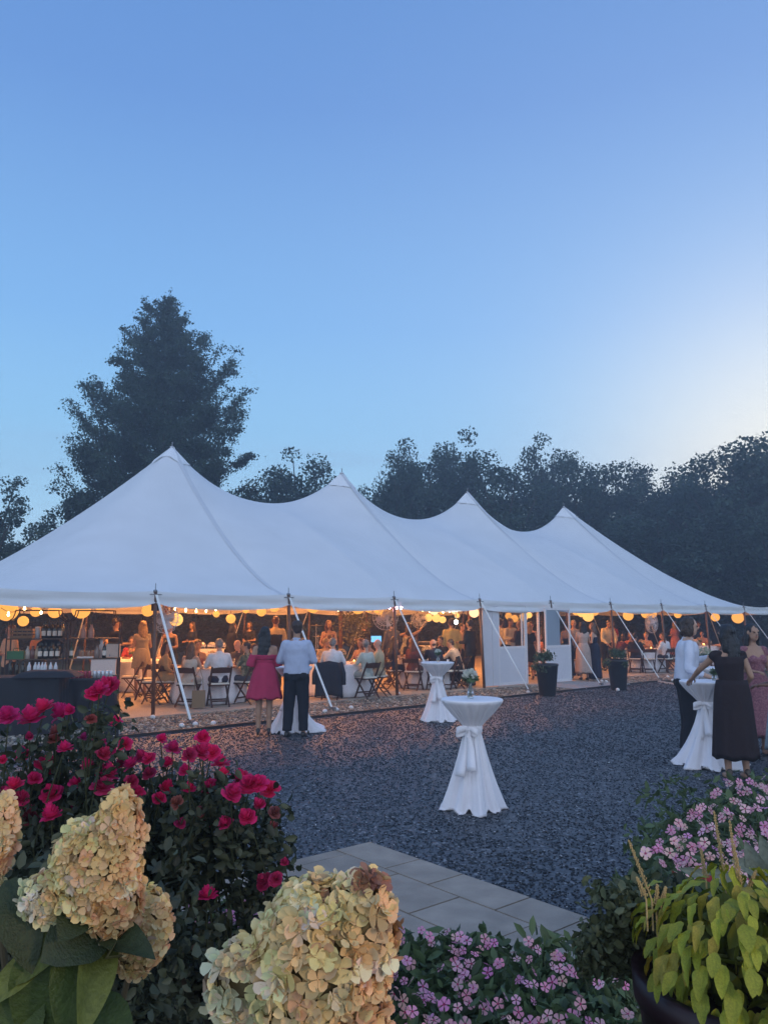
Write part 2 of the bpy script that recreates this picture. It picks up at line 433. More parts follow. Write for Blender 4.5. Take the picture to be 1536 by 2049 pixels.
# seam straps peak -> eave both sides, peak caps, finials, centre poles
for k in PK:
    for sgn in (1, -1):
        mb = MB(); L_ = []
        for j in range(41):
            s = j/40; v = HW - sgn*HW*s; z = roof_z(k, v) + .012
            L_.append((k, v, z))
        V = []; Fc = []
        for (u, v, z) in L_:
            V += [T(u-.07, v, z-.004)[:], T(u, v, z+.015)[:], T(u+.07, v, z-.004)[:]]
        for j in range(40): Fc += [(3*j, 3*j+1, 3*j+4, 3*j+3), (3*j+1, 3*j+2, 3*j+5, 3*j+4)]
        mb.add(V, Fc); off(mb.build('seam_strap', m_seam, tent, True))
    mb = MB(); c = T(k, HW, 0); n = 8; ring = []
    V = [(c.x, c.y, PZ+.02)]
    for j in range(24):
        t = 2*math.pi*j/24; u, v = k+.52*math.cos(t)*(1+.12*math.cos(4*t)), HW+.52*math.sin(t)*(1+.12*math.cos(4*t))
        V.append(T(u, v, roof_z(u, v)+.03 - .02*math.cos(8*t))[:])
    for j in range(24):
        t = 2*math.pi*j/24; u, v = k+.25*math.cos(t), HW+.25*math.sin(t)
        V.append(T(u, v, roof_z(u, v)+.035)[:])
    Fc = [(0, 25+j, 25+(j+1) % 24) for j in range(24)] + [(25+j, 1+j, 1+(j+1) % 24, 25+(j+1) % 24) for j in range(24)]
    mb.add(V, Fc); cap = off(mb.build('peak_cap', mat('cap_canvas', (.8,.81,.83), .85), tent, False))
    mb = MB(); mb.tube([(c.x,c.y,PZ-.05),(c.x,c.y,PZ+.14)], .012, 6); mb.ell((c.x,c.y,PZ+.13), .025, 8, 6); mb.ell((c.x,c.y,PZ+.05), .02, 8, 5)
    o = mb.build('finial', m_steel, cap)
    mb = MB(); mb.tube([(c.x,c.y,.05),(c.x,c.y,PZ-.03)], .07, 10); off(mb.build('centre_pole', m_wood, tent, True))
# perimeter: poles, hooks, valance, guy straps
per = []
nb = int(round((U1-U0)/SP_))
for i in range(nb+1): per.append((U0+i*SP_, 0.0, (0,-1)))
for j in range(1, 4): per.append((U1, j*HW/2, (1,0)))
for i in range(nb, -1, -1): per.append((U0+i*SP_, 2*HW, (0,1)))
for j in range(3, 0, -1): per.append((U0, j*HW/2, (-1,0)))
npz = len(per)
def w2(u, v, z): return T(u, v, z)
for i, (u, v, nrm) in enumerate(per):
    du, dv = nrm
    corner = (u in (U0, U1) or abs(u-U1) < 1e-6) and v in (0.0, 2*HW)
    if corner: du, dv = (-.7 if u < 0 else .7), (-.7 if v == 0 else .7)
    vp, up = v + (.0), u
    mb = MB(); b = T(u-du*.0, v+dv*.12, .0); t = T(u, v, EAVE+.04)
    mb.tube([b, t], .038, 8)
    pole = off(mb.build('side_pole', m_wood, tent, True))
    mb = MB(); mb.tube([T(u,v,EAVE+.03), T(u,v,EAVE+.2)], .009, 5); mb.ell(T(u,v,EAVE+.05), (.045,.045,.03), 8, 5)
    mb.bar(T(u+du*.02-dv*.12, v+dv*.02+du*.12, EAVE-.02), T(u+du*.02+dv*.12, v+dv*.02-du*.12, EAVE-.02), .03, .02)
    mb.build('pole_pin', m_steel, pole)
    if v == 2*HW and i % 2 == 0 and False: continue
    Lg = 1.62 if v == 0 else 1.5
    a = T(u+du*.06, v+dv*.06, EAVE-.03); g = T(u+du*Lg, v+dv*Lg, .03)
    if v == 0 and du == 0: g = T(u+.06, v-Lg, .03)
    mb = MB(); dd = (g-a); side = dd.cross(Vector((0,0,1))).normalized()
    n = 8; V = []; Fc = []
    for q in range(n+1):
        p = a + dd*(q/n); p.z -= .012*math.sin(math.pi*q/n)
        ang = .5*q/n
        wv = side*.027*math.cos(.35) ; hv = Vector((0,0,1))*.004
        V += [(p-wv+hv)[:], (p+wv+hv)[:], (p+wv-hv)[:], (p-wv-hv)[:]]
    for q in range(n):
        o_ = 4*q
        for e in range(4): Fc.append((o_+e, o_+(e+1) % 4, o_+4+(e+1) % 4, o_+4+e))
    mb.add(V, Fc); gs = off(mb.build('guy_strap', m_web, tent))
    mb = MB(); mb.tube([g+Vector((0,0,-.1)), g+Vector((0,0,.09))], .022, 8); mb.box(g+Vector((0,0,.06)), (.07,.09,.05), ROT_T)
    mb.build('stake', m_steel, gs)
# valance: hanging strip with folds, one per bay
def valance(a, b, nrm):
    n = 36; V = []; Fc = []; rows_ = 6
    for q in range(n+1):
        s = q/n; u = a[0]+(b[0]-a[0])*s; v = a[1]+(b[1]-a[1])*s
        sag = -.05*math.sin(math.pi*s)
        for r in range(rows_):
            h = r/(rows_-1)
            fold = .034*math.sin(h*7+math.sin(math.pi*s)*2.4)*(math.sin(math.pi*s)+.15) + .012*mnoise.noise(Vector((u*3+9, v*3, h*2)))
            out = .015 + .03*h + fold*min(1, h*5) - (.02 if r == 0 else 0)
            z = EAVE + sag + (.045 if r == 0 else 0) - .235*h*(1+.12*math.sin(math.pi*s)) + (.05*h*math.exp(-((s)/.05)**2)+.05*h*math.exp(-((1-s)/.05)**2))
            V.append(T(u+nrm[0]*out, v+nrm[1]*out, z)[:])
    for q in range(n):
        for r in range(rows_-1):
            k = q*rows_+r; Fc.append((k, k+1, k+rows_+1, k+rows_))
    me = npmesh('valance', V, Fc, True); off(mk('valance', me, m_canvas, tent))
for i in range(npz):
    a, b = per[i], per[(i+1) % npz]
    if a[0] == b[0]: nr = (-1,0) if a[0] < 0 else (1,0)
    else: nr = (0,-1) if a[1] < 1 else (0,1)
    valance(a, b, nr)
# ================================================================= trees
m_bark = mat('bark', (.10,.085,.075), .95, col2=(.04,.035,.03), scale=6, bump=1, bscale=12)
def leaf_mat(name, c1, c2):
    m = bpy.data.materials.new(name); m.use_nodes = True; N, L = m.node_tree.nodes, m.node_tree.links
    a = N.new('ShaderNodeAttribute'); a.attribute_name = 'stone'; b = N['Principled BSDF']
    L.new(a.outputs['Color'], b.inputs['Base Color']); b.inputs['Roughness'].default_value = .6
    tr = N.new('ShaderNodeBsdfTranslucent'); ms = N.new('ShaderNodeMixShader'); ms.inputs[0].default_value = .25
    L.new(a.outputs['Color'], tr.inputs['Color']); L.new(b.outputs[0], ms.inputs[1]); L.new(tr.outputs[0], ms.inputs[2])
    L.new(ms.outputs[0], N['Material Output'].inputs['Surface']); return m
m_leaf = leaf_mat('tree_leaf', None, None)
def leaf_cloud(name, P, size, c1, c2, seed=0, aspect=1.6, droop=0.0, oval=False):
    """leaf-sized bent faces at points P; colour varies per leaf"""
    rg = np.random.default_rng(seed); n = len(P); s = size*rg.uniform(.6, 1.4, n)
    a = rg.normal(size=(n, 3)); a[:, 2] += droop; a /= np.linalg.norm(a, axis=1)[:, None]
    b = rg.normal(size=(n, 3)); b -= a*(a*b).sum(1)[:, None]; b /= np.linalg.norm(b, axis=1)[:, None]
    c = np.cross(a, b)
    L_ = (s*aspect/2)[:, None]; W = (s/2)[:, None]
    if oval:
        w1, w2 = rg.uniform(.75, 1, (n, 1)), rg.uniform(.7, .95, (n, 1)); up = c*W*.35
        V = np.stack([P - a*L_, P - a*L_*.35 + b*W*w1 + up, P + a*L_*.45 + b*W*w2*.85 + up, P + a*L_, P + a*L_*.45 - b*W*w2*.85 + up, P - a*L_*.35 - b*W*w1 + up], 1)
        k = np.arange(n)[:, None]*6; Fq = np.concatenate([k + np.array([[0, 1, 2, 3]]), k + np.array([[0, 3, 4, 5]])])
        me = npmesh(name, V.reshape(-1, 3), Fq, True)
        at_ = me.color_attributes.new('stone', 'FLOAT_COLOR', 'POINT')
        t = rg.random((n, 1)); cc = np.array(c1)*(1-t) + np.array(c2)*t; cc = np.concatenate([cc, np.ones((n, 1))], 1)
        at_.data.foreach_set('color', np.repeat(cc, 6, 0).astype(np.float32).ravel())
        return me
    V = np.stack([P - a*L_, P + b*W*rg.uniform(.5, 1, (n, 1)) + a*L_*.1, P + a*L_, P - b*W*rg.uniform(.5, 1, (n, 1)) - a*L_*.15 + c*W*.3], 1)
    Fq = np.arange(n*4).reshape(n, 4)
    me = npmesh(name, V.reshape(-1, 3), Fq)
    at_ = me.color_attributes.new('stone', 'FLOAT_COLOR', 'POINT')
    t = rg.random((n, 1)); cc = np.array(c1)*(1-t) + np.array(c2)*t; cc = np.concatenate([cc, np.ones((n, 1))], 1)
    at_.data.foreach_set('color', np.repeat(cc, 4, 0).astype(np.float32).ravel())
    return me
def conifer(base, H, widths, seed, label, c1=(.018,.045,.028), c2=(.045,.085,.05), lean=0):
    rg = np.random.default_rng(seed); t = empty('conifer_tree', base, 0, label, 'tree')
    mb = MB(); mb.tube([(0,0,-.1),(0,0,H*.3),(.1,0,H*.7),(.15,0,H*.97)], [.55,.42,.2,.03], 12)
    tr = mb.build('trunk', m_bark, t, True)
    P = []; lb = MB()
    nb_ = 250
    for i in range(nb_):
        h = .1 + .88*(i/nb_)**.92; az = i*2.39996 + rg.uniform(-.3, .3)
        left, right = np.interp(h, [w[0] for w in widths], [w[1] for w in widths]), np.interp(h, [w[0] for w in widths], [w[2] for w in widths])
        cx = math.cos(az); ext = (right if cx > 0 else left); ext = ext*abs(cx)**.5*.5 + (left+right)/2*.5 if True else ext
        ext *= rg.uniform(.62, 1.25)
        z0 = h*H; rise = ext*rg.uniform(.3, .95); n = max(5, int(ext*5))
        prev = None; pts_ = []
        for k in range(n+1):
            s = k/n; r = ext*s
            q = (cx*r, math.sin(az)*r, z0 - ext*.18*math.sin(s*2.2) + rise*s*s + rg.normal(0, .05))
            pts_.append(q)
        lb.tube(pts_[::2] if len(pts_) > 6 else pts_, [max(.012, .07*(1-h)*(1-k/len(pts_))) for k in range(len(pts_[::2] if len(pts_) > 6 else pts_))], 5, False)
        for k in range(n+1):
            s = k/n
            if s < .22: continue
            rad = .50*(ext/5)**.5*(1.15-.55*s) + .07
            m = int(50*rad/.3)
            g = rg.normal(0, 1, (m, 3))*np.array([rad*.55, rad*.55, rad*.28]); g[:, 2] -= np.abs(g[:, 0])*.15
            P.append(np.array(pts_[k]) + g)
        # side twigs
        for q in range(int(ext*1.3)):
            s = rg.uniform(.35, 1); k = int(s*n); d_ = rg.choice([-1, 1]); L_ = ext*.28*(1.2-s)+.2
            for w_ in np.linspace(.2, 1, 4):
                c = np.array(pts_[k]) + np.array([-math.sin(az)*d_, math.cos(az)*d_, .28])*L_*w_ + np.array([cx, math.sin(az), 0])*L_*w_*.6
                P.append(c + rg.normal(0, 1, (34, 3))*np.array([.15, .15, .09]))
    # leader
    for k in range(10):
        P.append(np.array([.14, 0, H*(.9+.1*k/10)]) + rg.normal(0, 1, (40, 3))*np.array([.3*(1-k/10.5), .3*(1-k/10.5), .25]))
    lb.build('branches', m_bark, t, True)['kind'] = 'stuff'
    P = np.concatenate(P); me = leaf_cloud('crown', P, .085, c1, c2, seed, 1.4, .5)
    mk('crown', me, m_leaf, t); return t
BR_CACHE = {}
def broad_mesh(seed, H, Rr, n_leaf=.17, dens=1.0, base=.25, c1=(.018,.045,.03), c2=(.055,.10,.065)):
    rg = np.random.default_rng(seed)
    mb = MB(); mb.tube([(0,0,-.2),(0,0,H*.25),(.2,.1,H*.5),(.1,.1,H*.8)], [H*.028,H*.021,H*.014,H*.004], 9)
    P = []; nb_ = 26
    for i in range(nb_):
        h = base + (1-base)*((i+.5)/nb_); az = i*2.4+rg.uniform(-.4, .4)
        prof = math.sin(min(1, (1-h)/(1-base)*1.25+.12)*math.pi*.5)**.7*(1 - .45*max(0, (base+.22-h)/.22))
        ext = Rr*prof*rg.uniform(.55, 1.05)
        tip = np.array([math.cos(az)*ext, math.sin(az)*ext, h*H*.93 + rg.uniform(0, .07)*H])
        st = np.array([.1, .05, max(.15, h-.22)*H*.8]); mid = (st+tip)/2 + np.array([0, 0, -.03*H])
        mb.tube([tuple(st), tuple(mid), tuple(tip)], [H*.009, H*.006, H*.002], 5, False)
        ncl = 6
        for q in range(ncl):
            s = rg.uniform(.35, 1.08); c = st + (tip-st)*s + rg.normal(0, .09*Rr, 3)
            r = rg.uniform(.13, .25)*Rr; m = int(95*dens*(r/1.0)**1.6/(n_leaf/.24)**1.5)+12
            g = rg.normal(0, 1, (m, 3)); g /= np.linalg.norm(g, axis=1)[:, None]; g *= (rg.random((m, 1))**.4)*r; g[:, 2] *= .75
            P.append(c+g)
    P = np.concatenate(P)
    return mb.mesh('trunk'), leaf_cloud('crown', P, n_leaf, c1, c2, seed, 1.15, 0)
def broad(base, seed, label, group=None, s=1.0, rz=0, H=12, Rr=4.5, sx=1, **kw):
    key = (seed, H, Rr)
    if key not in BR_CACHE: BR_CACHE[key] = broad_mesh(seed, H, Rr, **kw)
    tm, cm = BR_CACHE[key]
    t = empty('broadleaf_tree', base, rz, label, 'tree', group); t.scale = (s*sx, s*sx, s)
    mk('trunk', tm, m_bark, t, True); mk('crown', cm, m_leaf, t); return t
b = gx(304, 35); 
def zat(py, d): return pt(768, py, d).z
Hc = zat(588, 35)
conifer(b, Hc, [(0,3.4,3.4),(.3,4.0,3.7),(.42,4.0,3.7),(.52,3.7,3.6),(.63,3.3,3.4),(.74,2.65,2.7),(.85,1.65,1.4),(.92,.95,.85),(.965,.5,.4),(1,.1,.1)],
        11, 'tall dark conifer towering behind the first tent peak')
lab = {
 0: 'leafy tree just beyond the left edge of the tent, cut by the frame',
 1: 'rounded tree low between the first and second tent peaks',
 2: 'bushy dark tree at the left foot of the tall conifer, over the tent slope'}
broad(gx(-40, 30), 21, lab[0], s=zat(955, 30)/12, H=12, Rr=3.9)
broad(gx(592, 42), 22, lab[1], s=zat(905, 42)/12, H=12, Rr=4.4)
broad(gx(140, 34), 23, lab[2], s=zat(975, 34)/12, H=12, Rr=3.6)
row = [  # px, top y, distance, seed, sx
 (752, 985, 52, 24, .75, 'small tree peeping out right of the second tent peak'),
 (800, 905, 46, 25, .62, 'slim tree at the left end of the tree wall'),
 (852, 885, 48, 22, .95, 'broad dark tree standing behind and left of the third peak'),
 (925, 884, 50, 26, .8, 'twin topped tree above the third tent peak'),
 (1005, 915, 47, 25, 1.1, 'rounded greener tree behind the dip between third and fourth peaks'),
 (1100, 880, 54, 24, .8, 'tallest tree of the middle of the tree wall, above the fourth peak'),
 (1180, 912, 50, 22, .9, 'dome shaped tree right of the fourth tent peak'),
 (1245, 952, 52, 26, .9, 'low tree in the notch of the tree wall'),
 (1335, 918, 50, 25, 1.0, 'wide tree left of the glow of the set sun'),
 (1420, 938, 48, 24, .9, 'thin crowned tree through which the sunset shines'),
 (1500, 885, 44, 22, 1.0, 'tree rising toward the right edge of the tree wall'),
 (1575, 862, 42, 26, 1.15, 'highest right hand tree, running out of the frame'),
 (1660, 900, 44, 25, 1.0, 'tree beyond the right edge of the frame'),
]
for (px, py, d_, sd, sx, lb_) in row:
    broad(gx(px, d_), sd, lb_, 'tree wall behind the tent', s=zat(py, d_)/12, rz=px*.7, H=12, Rr=4.6 if sd != 22 else 4.4, sx=sx)
# lower second row filling the wall to the ground
k = 0
for px in range(-350, 1900, 62):
    d_ = 40 + 5*math.sin(px*.05) + (6 if px > 700 else 0); py = 1075 + 40*math.sin(px*.031)
    if px < 720: py = 1205
    if px > 1250: py -= 60
    o = broad(gx(px, d_), [24, 25, 26][k % 3], 'understorey tree of the dark belt behind the tent', 'understorey trees', s=zat(py, d_)/12, rz=px*1.3, H=12, Rr=4.6, sx=1.7 if px > 700 else 2.6)
    k += 1
m_hedge = mat('far_wood', (.014,.028,.016), .95, col2=(.03,.05,.028), scale=.6, bump=1, bscale=3)
mb = MB()
n = 200; V = []; Fc = []
for i in range(n+1):
    a = R(-75 + 150*i/n); r = 62 + 3*mnoise.noise(Vector((i*.3, 0, 0)))
    hh = 5.5 + 2.2*mnoise.noise(Vector((i*.17, 5, 0))) + (2.5 if a > 0 else -2.5)
    for (rr, z) in ((r, -.1), (r-.8, hh*.6), (r+.5, hh), (r+6, hh*.9)): V.append((rr*math.sin(a), rr*math.cos(a), z))
for i in range(n):
    for j in range(3): k = i*4+j; Fc.append((k, k+4, k+5, k+1))
mb.add(V, Fc); o = mb.build('far_wood', m_hedge, None, True); o['kind'] = 'stuff'
# ================================================================= evening haze
hm = bpy.data.materials.new('haze'); hm.use_nodes = True
hn, hl = hm.node_tree.nodes, hm.node_tree.links; hn.clear()
hv_ = hn.new('ShaderNodeVolumePrincipled'); ho = hn.new('ShaderNodeOutputMaterial'); hl.new(hv_.outputs[0], ho.inputs['Volume'])
hv_.inputs['Color'].default_value = (.75,.82,.95,1); hv_.inputs['Density'].default_value = HAZE; hv_.inputs['Anisotropy'].default_value = .35
mb = MB(); mb.box((0, 35, 10.5), (190, 120, 23)); o = mb.build('haze', hm); o['kind'] = 'stuff'
# ================================================================= people builder
def objmat(name, rough, var=.25, scale=9, bump=.3, bscale=30, sheen=0, spec=.3):
    return mat(name, (.5,.5,.5), rough, spec=spec, var=var, scale=scale, bump=bump, bscale=bscale, sheen=sheen, objcol=True)
m_skin = objmat('skin', .5, .12, 14, .05, 60, spec=.4)
m_cloth = objmat('cloth', .85, .18, 7, .35, 22)
m_hair = mat('hair', (.1,.05,.03), .45, var=.5, scale=30, bump=.7, bscale=45, objcol=True)
m_shoe = objmat('shoe_leather', .35, .1, 9, .05, 20, spec=.5)
def pattern_mat(name, c1, c2, c3, scale):
    m = bpy.data.materials.new(name); m.use_nodes = True; N, L = m.node_tree.nodes, m.node_tree.links; b = N['Principled BSDF']
    tc = N.new('ShaderNodeTexCoord'); v = N.new('ShaderNodeTexVoronoi'); v.inputs['Scale'].default_value = scale; L.new(tc.outputs['Object'], v.inputs['Vector'])
    r = N.new('ShaderNodeValToRGB'); r.color_ramp.interpolation = 'CONSTANT'; s = N.new('ShaderNodeSeparateColor'); L.new(v.outputs['Color'], s.inputs[0]); L.new(s.outputs[0], r.inputs[0])
    r.color_ramp.elements[0].color = (*c1, 1); r.color_ramp.elements[1].position = .45; r.color_ramp.elements[1].color = (*c2, 1)
    e = r.color_ramp.elements.new(.75); e.color = (*c3, 1); L.new(r.outputs[0], b.inputs['Base Color']); b.inputs['Roughness'].default_value = .85; return m
m_floral = pattern_mat('floral_cloth', (.16,.05,.04), (.35,.22,.15), (.08,.06,.04), 22)
m_camo = pattern_mat('leafy_cloth', (.14,.12,.07), (.06,.07,.04), (.3,.25,.17), 18)
m_lace = pattern_mat('lace_cloth', (.26,.10,.125), (.20,.07,.095), (.31,.14,.16), 60)

TS = bpy.data.scenes.new('workshop')
def remesh(mb, voxel, smooth=4, disp=0.0, dscale=9.0, fac=.5, stretch=(1,1,1)):
    me = mb.mesh('tmp'); o = bpy.data.objects.new('tmp', me); TS.collection.objects.link(o)
    r = o.modifiers.new('r', 'REMESH'); r.mode = 'VOXEL'; r.voxel_size = voxel; r.use_smooth_shade = True
    s = o.modifiers.new('s', 'SMOOTH'); s.iterations = smooth; s.factor = fac
    TS.view_layers[0].update(); dg = TS.view_layers[0].depsgraph
    nm = bpy.data.meshes.new_from_object(o.evaluated_get(dg)); bpy.data.objects.remove(o); bpy.data.meshes.remove(me)
    if disp:
        for v in nm.vertices:
            p = v.co; q = Vector((p.x*dscale*stretch[0], p.y*dscale*stretch[1], p.z*dscale*stretch[2]))
            v.co = p + v.normal*disp*(mnoise.noise(q) + .5*mnoise.noise(q*2.3))
    nm.polygons.foreach_set('use_smooth', [True]*len(nm.polygons)); nm.materials.clear()
    return nm
def capsule(mb, a, b, ra, rb, seg=10):
    a, b = Vector(a), Vector(b); d = (b-a); L_ = d.length; n = 3
    if L_ < 1e-6: mb.ell(a, ra, seg, 6); return
    d.normalize()
    P = [a - d*ra*.98, a - d*ra*.7, a, b, b + d*rb*.7, b + d*rb*.98]; Rr = [ra*.2, ra*.71, ra, rb, rb*.71, rb*.2]
    mb.tube(P, Rr, seg)
MALE = [(-.09,.135,.10),(0,.155,.11),(.08,.15,.105),(.17,.142,.10),(.28,.165,.115),(.38,.185,.118),(.455,.17,.10),(.50,.115,.075),(.54,.062,.06)]
FEM  = [(-.09,.155,.115),(0,.165,.12),(.08,.14,.105),(.17,.115,.088),(.28,.135,.108),(.355,.15,.122),(.43,.15,.088),(.49,.10,.065),(.53,.05,.052)]
class Pose:
    def __init__(s, kind='stand', fem=False, lean=0.0, side=0.0, elb=None, wr=None, knees=None, ank=None, look=(0,0), hh=0.94):
        s.fem, s.kind = fem, kind; s.look = look
        s.pel = Vector((0,0,hh)) if kind == 'stand' else Vector((0,0,.56))
        s.rot = Matrix.Rotation(-lean, 3, 'X') @ Matrix.Rotation(side, 3, 'Y')
        sw = .172 if not fem else .15
        s.sh = [s.tor((q*sw, -.005, .455)) for q in (-1, 1)]
        s.el = [Vector(e) for e in (elb or ((-.245,-.03,1.14),(.245,-.03,1.14)))]
        s.wr = [Vector(e) for e in (wr or ((-.26,.05,.89),(.26,.05,.89)))]
        hx = .085
        s.hip = [s.pel + Vector((q*hx, 0, -.02)) for q in (-1, 1)]
        if kind == 'stand':
            s.kn = [Vector(e) for e in (knees or ((-.095,.015,.49),(.095,.015,.49)))]
            s.an = [Vector(e) for e in (ank or ((-.10,-.03,.085),(.10,-.03,.085)))]
        else:
            s.kn = [Vector(e) for e in (knees or ((-.11,.42,.53),(.11,.42,.53)))]
            s.an = [Vector(e) for e in (ank or ((-.11,.36,.085),(.11,.36,.085)))]
        s.neck = s.tor((0,-.005,.52)); hd = s.tor((0,.015,.685))
        s.head = hd; s.hr = Matrix.Rotation(s.look[0], 3, 'Z') @ Matrix.Rotation(-s.look[1]-lean*.5, 3, 'X')
    def tor(s, p): return s.pel + s.rot @ Vector(p)
    def loft(s, mb, prof, lo=-.2, hi=.6, pad=0, seg=16, flare=0):
        rows = [(z, rx+pad, ry+pad) for z, rx, ry in prof if lo <= z <= hi]
        V = []; Fc = []
        for (z, rx, ry) in rows:
            for k in range(seg):
                t = 2*math.pi*k/seg; V.append(s.tor((rx*math.cos(t), ry*math.sin(t), z)))
        n = len(rows)
        for i in range(n-1):
            for k in range(seg):
                k2 = (k+1) % seg; Fc.append((i*seg+k, i*seg+k2, (i+1)*seg+k2, (i+1)*seg+k))
        Fc.append(tuple(range(seg-1, -1, -1))); Fc.append(tuple((n-1)*seg+k for k in range(seg)))
        mb.add(V, Fc)
    def prof(s): return FEM if s.fem else MALE
def hand(mb, fb, pose, i):
    """palm into mb (to be fused), fingers into fb, bent as a relaxed, slightly closed hand"""
    w = pose.wr[i]; d = (w - pose.el[i]).normalized(); sgn = -1 if i == 0 else 1
    up = Vector((0,0,1)) if abs(d.z) < .8 else Vector((0,1,0))
    side = d.cross(up).normalized(); nrm = side.cross(d).normalized()
    if abs(d.z) >= .8: side, nrm = nrm, Vector((sgn,0,0))
    palm = w + d*.055
    M = Matrix((side, d, nrm)).transposed()
    mb.ell(w + d*.05, (.036,.05,.019), 10, 6, M)
    curl = -nrm if abs(d.z) < .8 else Vector((-sgn,0,0))
    for k, (off_, ln) in enumerate(((-.027,.062),(-.009,.074),(.009,.07),(.026,.055))):
        b = w + d*.08 + side*off_; m_ = b + d*ln*.55 + curl*.008; e = m_ + d*ln*.35 + curl*ln*.4
        fb.tube([b, m_, e], [.0092,.0085,.0065], 6)
    tb = w + d*.025 - side*sgn*.03; tm = tb + d*.035 - side*sgn*.022 + curl*.01; te = tm + d*.028 - side*sgn*.002 + curl*.008
    fb.tube([w + d*.015, tb, tm, te], [.012,.0125,.010,.007], 6)
def body_mesh(p, voxel):
    mb = MB(); fb = MB(); f = .9 if p.fem else 1.0
    p.loft(mb, p.prof())
    if p.fem:
        for q in (-1, 1): mb.ell(p.tor((q*.065,.085,.33)), (.058,.05,.055), 10, 6)
    capsule(mb, p.tor((0,-.012,.46)), p.head + Vector((0,-.02,-.03)), .056*f, .052*f, 12)
    h = p.head; M = p.hr
    mb.ell(h + M@Vector((0,-.008,.02)), (.077,.095,.10), 14, 10, M)
    mb.ell(h + M@Vector((0,.02,-.045)), (.058,.068,.072), 12, 8, M)
    mb.ell(h + M@Vector((0,.062,-.085)), (.028,.022,.02), 8, 6, M)
    capsule(mb, h + M@Vector((0,.084,.018)), h + M@Vector((0,.107,-.02)), .009, .014, 8)
    for q in (-1, 1):
        mb.ell(h + M@Vector((q*.078,-.005,-.008)), (.011,.02,.032), 8, 6, M)
        mb.ell(h + M@Vector((q*.034,.082,.028)), (.024,.012,.009), 8, 5, M)
    for i in (0, 1):
        capsule(mb, p.sh[i], p.el[i], .054*f, .040*f); capsule(mb, p.el[i], p.wr[i], .041*f, .027*f)
        capsule(mb, p.tor(((-.08,.08)[i], 0, .47)), p.sh[i], .05*f, .056*f)
        hand(mb, fb, p, i)
        capsule(mb, p.hip[i], p.kn[i], .092 if p.fem else .088, .054); capsule(mb, p.kn[i], p.an[i], .056, .036)
        mb.ell(p.kn[i]*.68 + p.an[i]*.32 + Vector((0,-.018,0)), (.052,.05,.11), 10, 8)
        a = p.an[i]; mb.ell(a + Vector((0,.055,-.045)), (.042,.115,.034), 12, 6)
        mb.ell(p.hip[i] + Vector((0,-.045,0)), (.085,.08,.09), 10, 6)
    me = remesh(mb, voxel, 3)
    bm = bmesh.new(); bm.from_mesh(me)
    fm = fb.mesh('f'); bm.from_mesh(fm); bpy.data.meshes.remove(fm); bm.to_mesh(me); bm.free()
    me.polygons.foreach_set('use_smooth', [True]*len(me.polygons)); me.name = 'body'; return me
def shirt_mesh(p, vx, sleeve=1.0, hem=-.09, pad=.02, collar=True, vee=False, top=.52, blouse=0):
    mb = MB(); f = .9 if p.fem else 1.0
    prof = [(z, rx, ry) for z, rx, ry in p.prof()]
    if blouse: prof = [(z, rx+(blouse if -.05 < z < .2 else 0), ry+(blouse if -.05 < z < .2 else 0)) for z, rx, ry in prof]
    if hem < -.09: prof = [(hem, prof[0][1]+.03, prof[0][2]+.03)] + prof
    p.loft(mb, prof, hem-.001, top, pad)
    if p.fem:
        for q in (-1, 1): mb.ell(p.tor((q*.065,.088,.33)), (.068,.06,.065), 10, 6)
    for i in (0, 1):
        if sleeve > 0:
            capsule(mb, p.tor(((-.08,.08)[i], 0, .465)), p.sh[i], .055*f, .068*f)
            s1 = min(1, sleeve*2); e = p.sh[i].lerp(p.el[i], s1)
            mb.tube([p.sh[i], e], [.068*f, .058*f], 10)
            if sleeve > .5:
                e2 = p.el[i].lerp(p.wr[i], (sleeve-.5)*2*.92)
                mb.ell(p.el[i], .057*f, 10, 6); mb.tube([p.el[i], e2], [.056*f, .042*f], 10)
            mb.ell(p.sh[i], .069*f, 10, 6)
        elif top > .45:
            capsule(mb, p.tor(((-.07,.07)[i], .03, .42)), p.tor(((-.09,.09)[i], -.01, .5)), .03, .028)
    if collar:
        c = p.tor((0,-.005,.535)); mb.ell(c, (.072*f,.075*f,.028), 12, 6, p.rot)
    me = remesh(mb, vx, 2, .011, 8, .5, (1,1,.55)); me.name = 'shirt'; return me
def trouser_mesh(p, vx, pad=.017, length=1.0, waist=.06, flare=0):
    mb = MB(); p.loft(mb, p.prof(), -.1, waist+.03, pad)
    for i in (0, 1):
        capsule(mb, p.hip[i], p.kn[i], .092+pad, .06+pad, 12)
        mb.ell(p.hip[i] + Vector((0,-.045,0)), (.085+pad,.08+pad,.09), 10, 6)
        e = p.kn[i].lerp(p.an[i], length); mb.tube([p.kn[i], p.kn[i].lerp(e, .5), e], [.06+pad, .054+pad+flare*.5, .046+pad+flare], 12)
        mb.ell(p.kn[i], .062+pad, 10, 6)
    me = remesh(mb, vx, 2, .009, 9, .5, (1,1,.5)); me.name = 'trousers'; return me
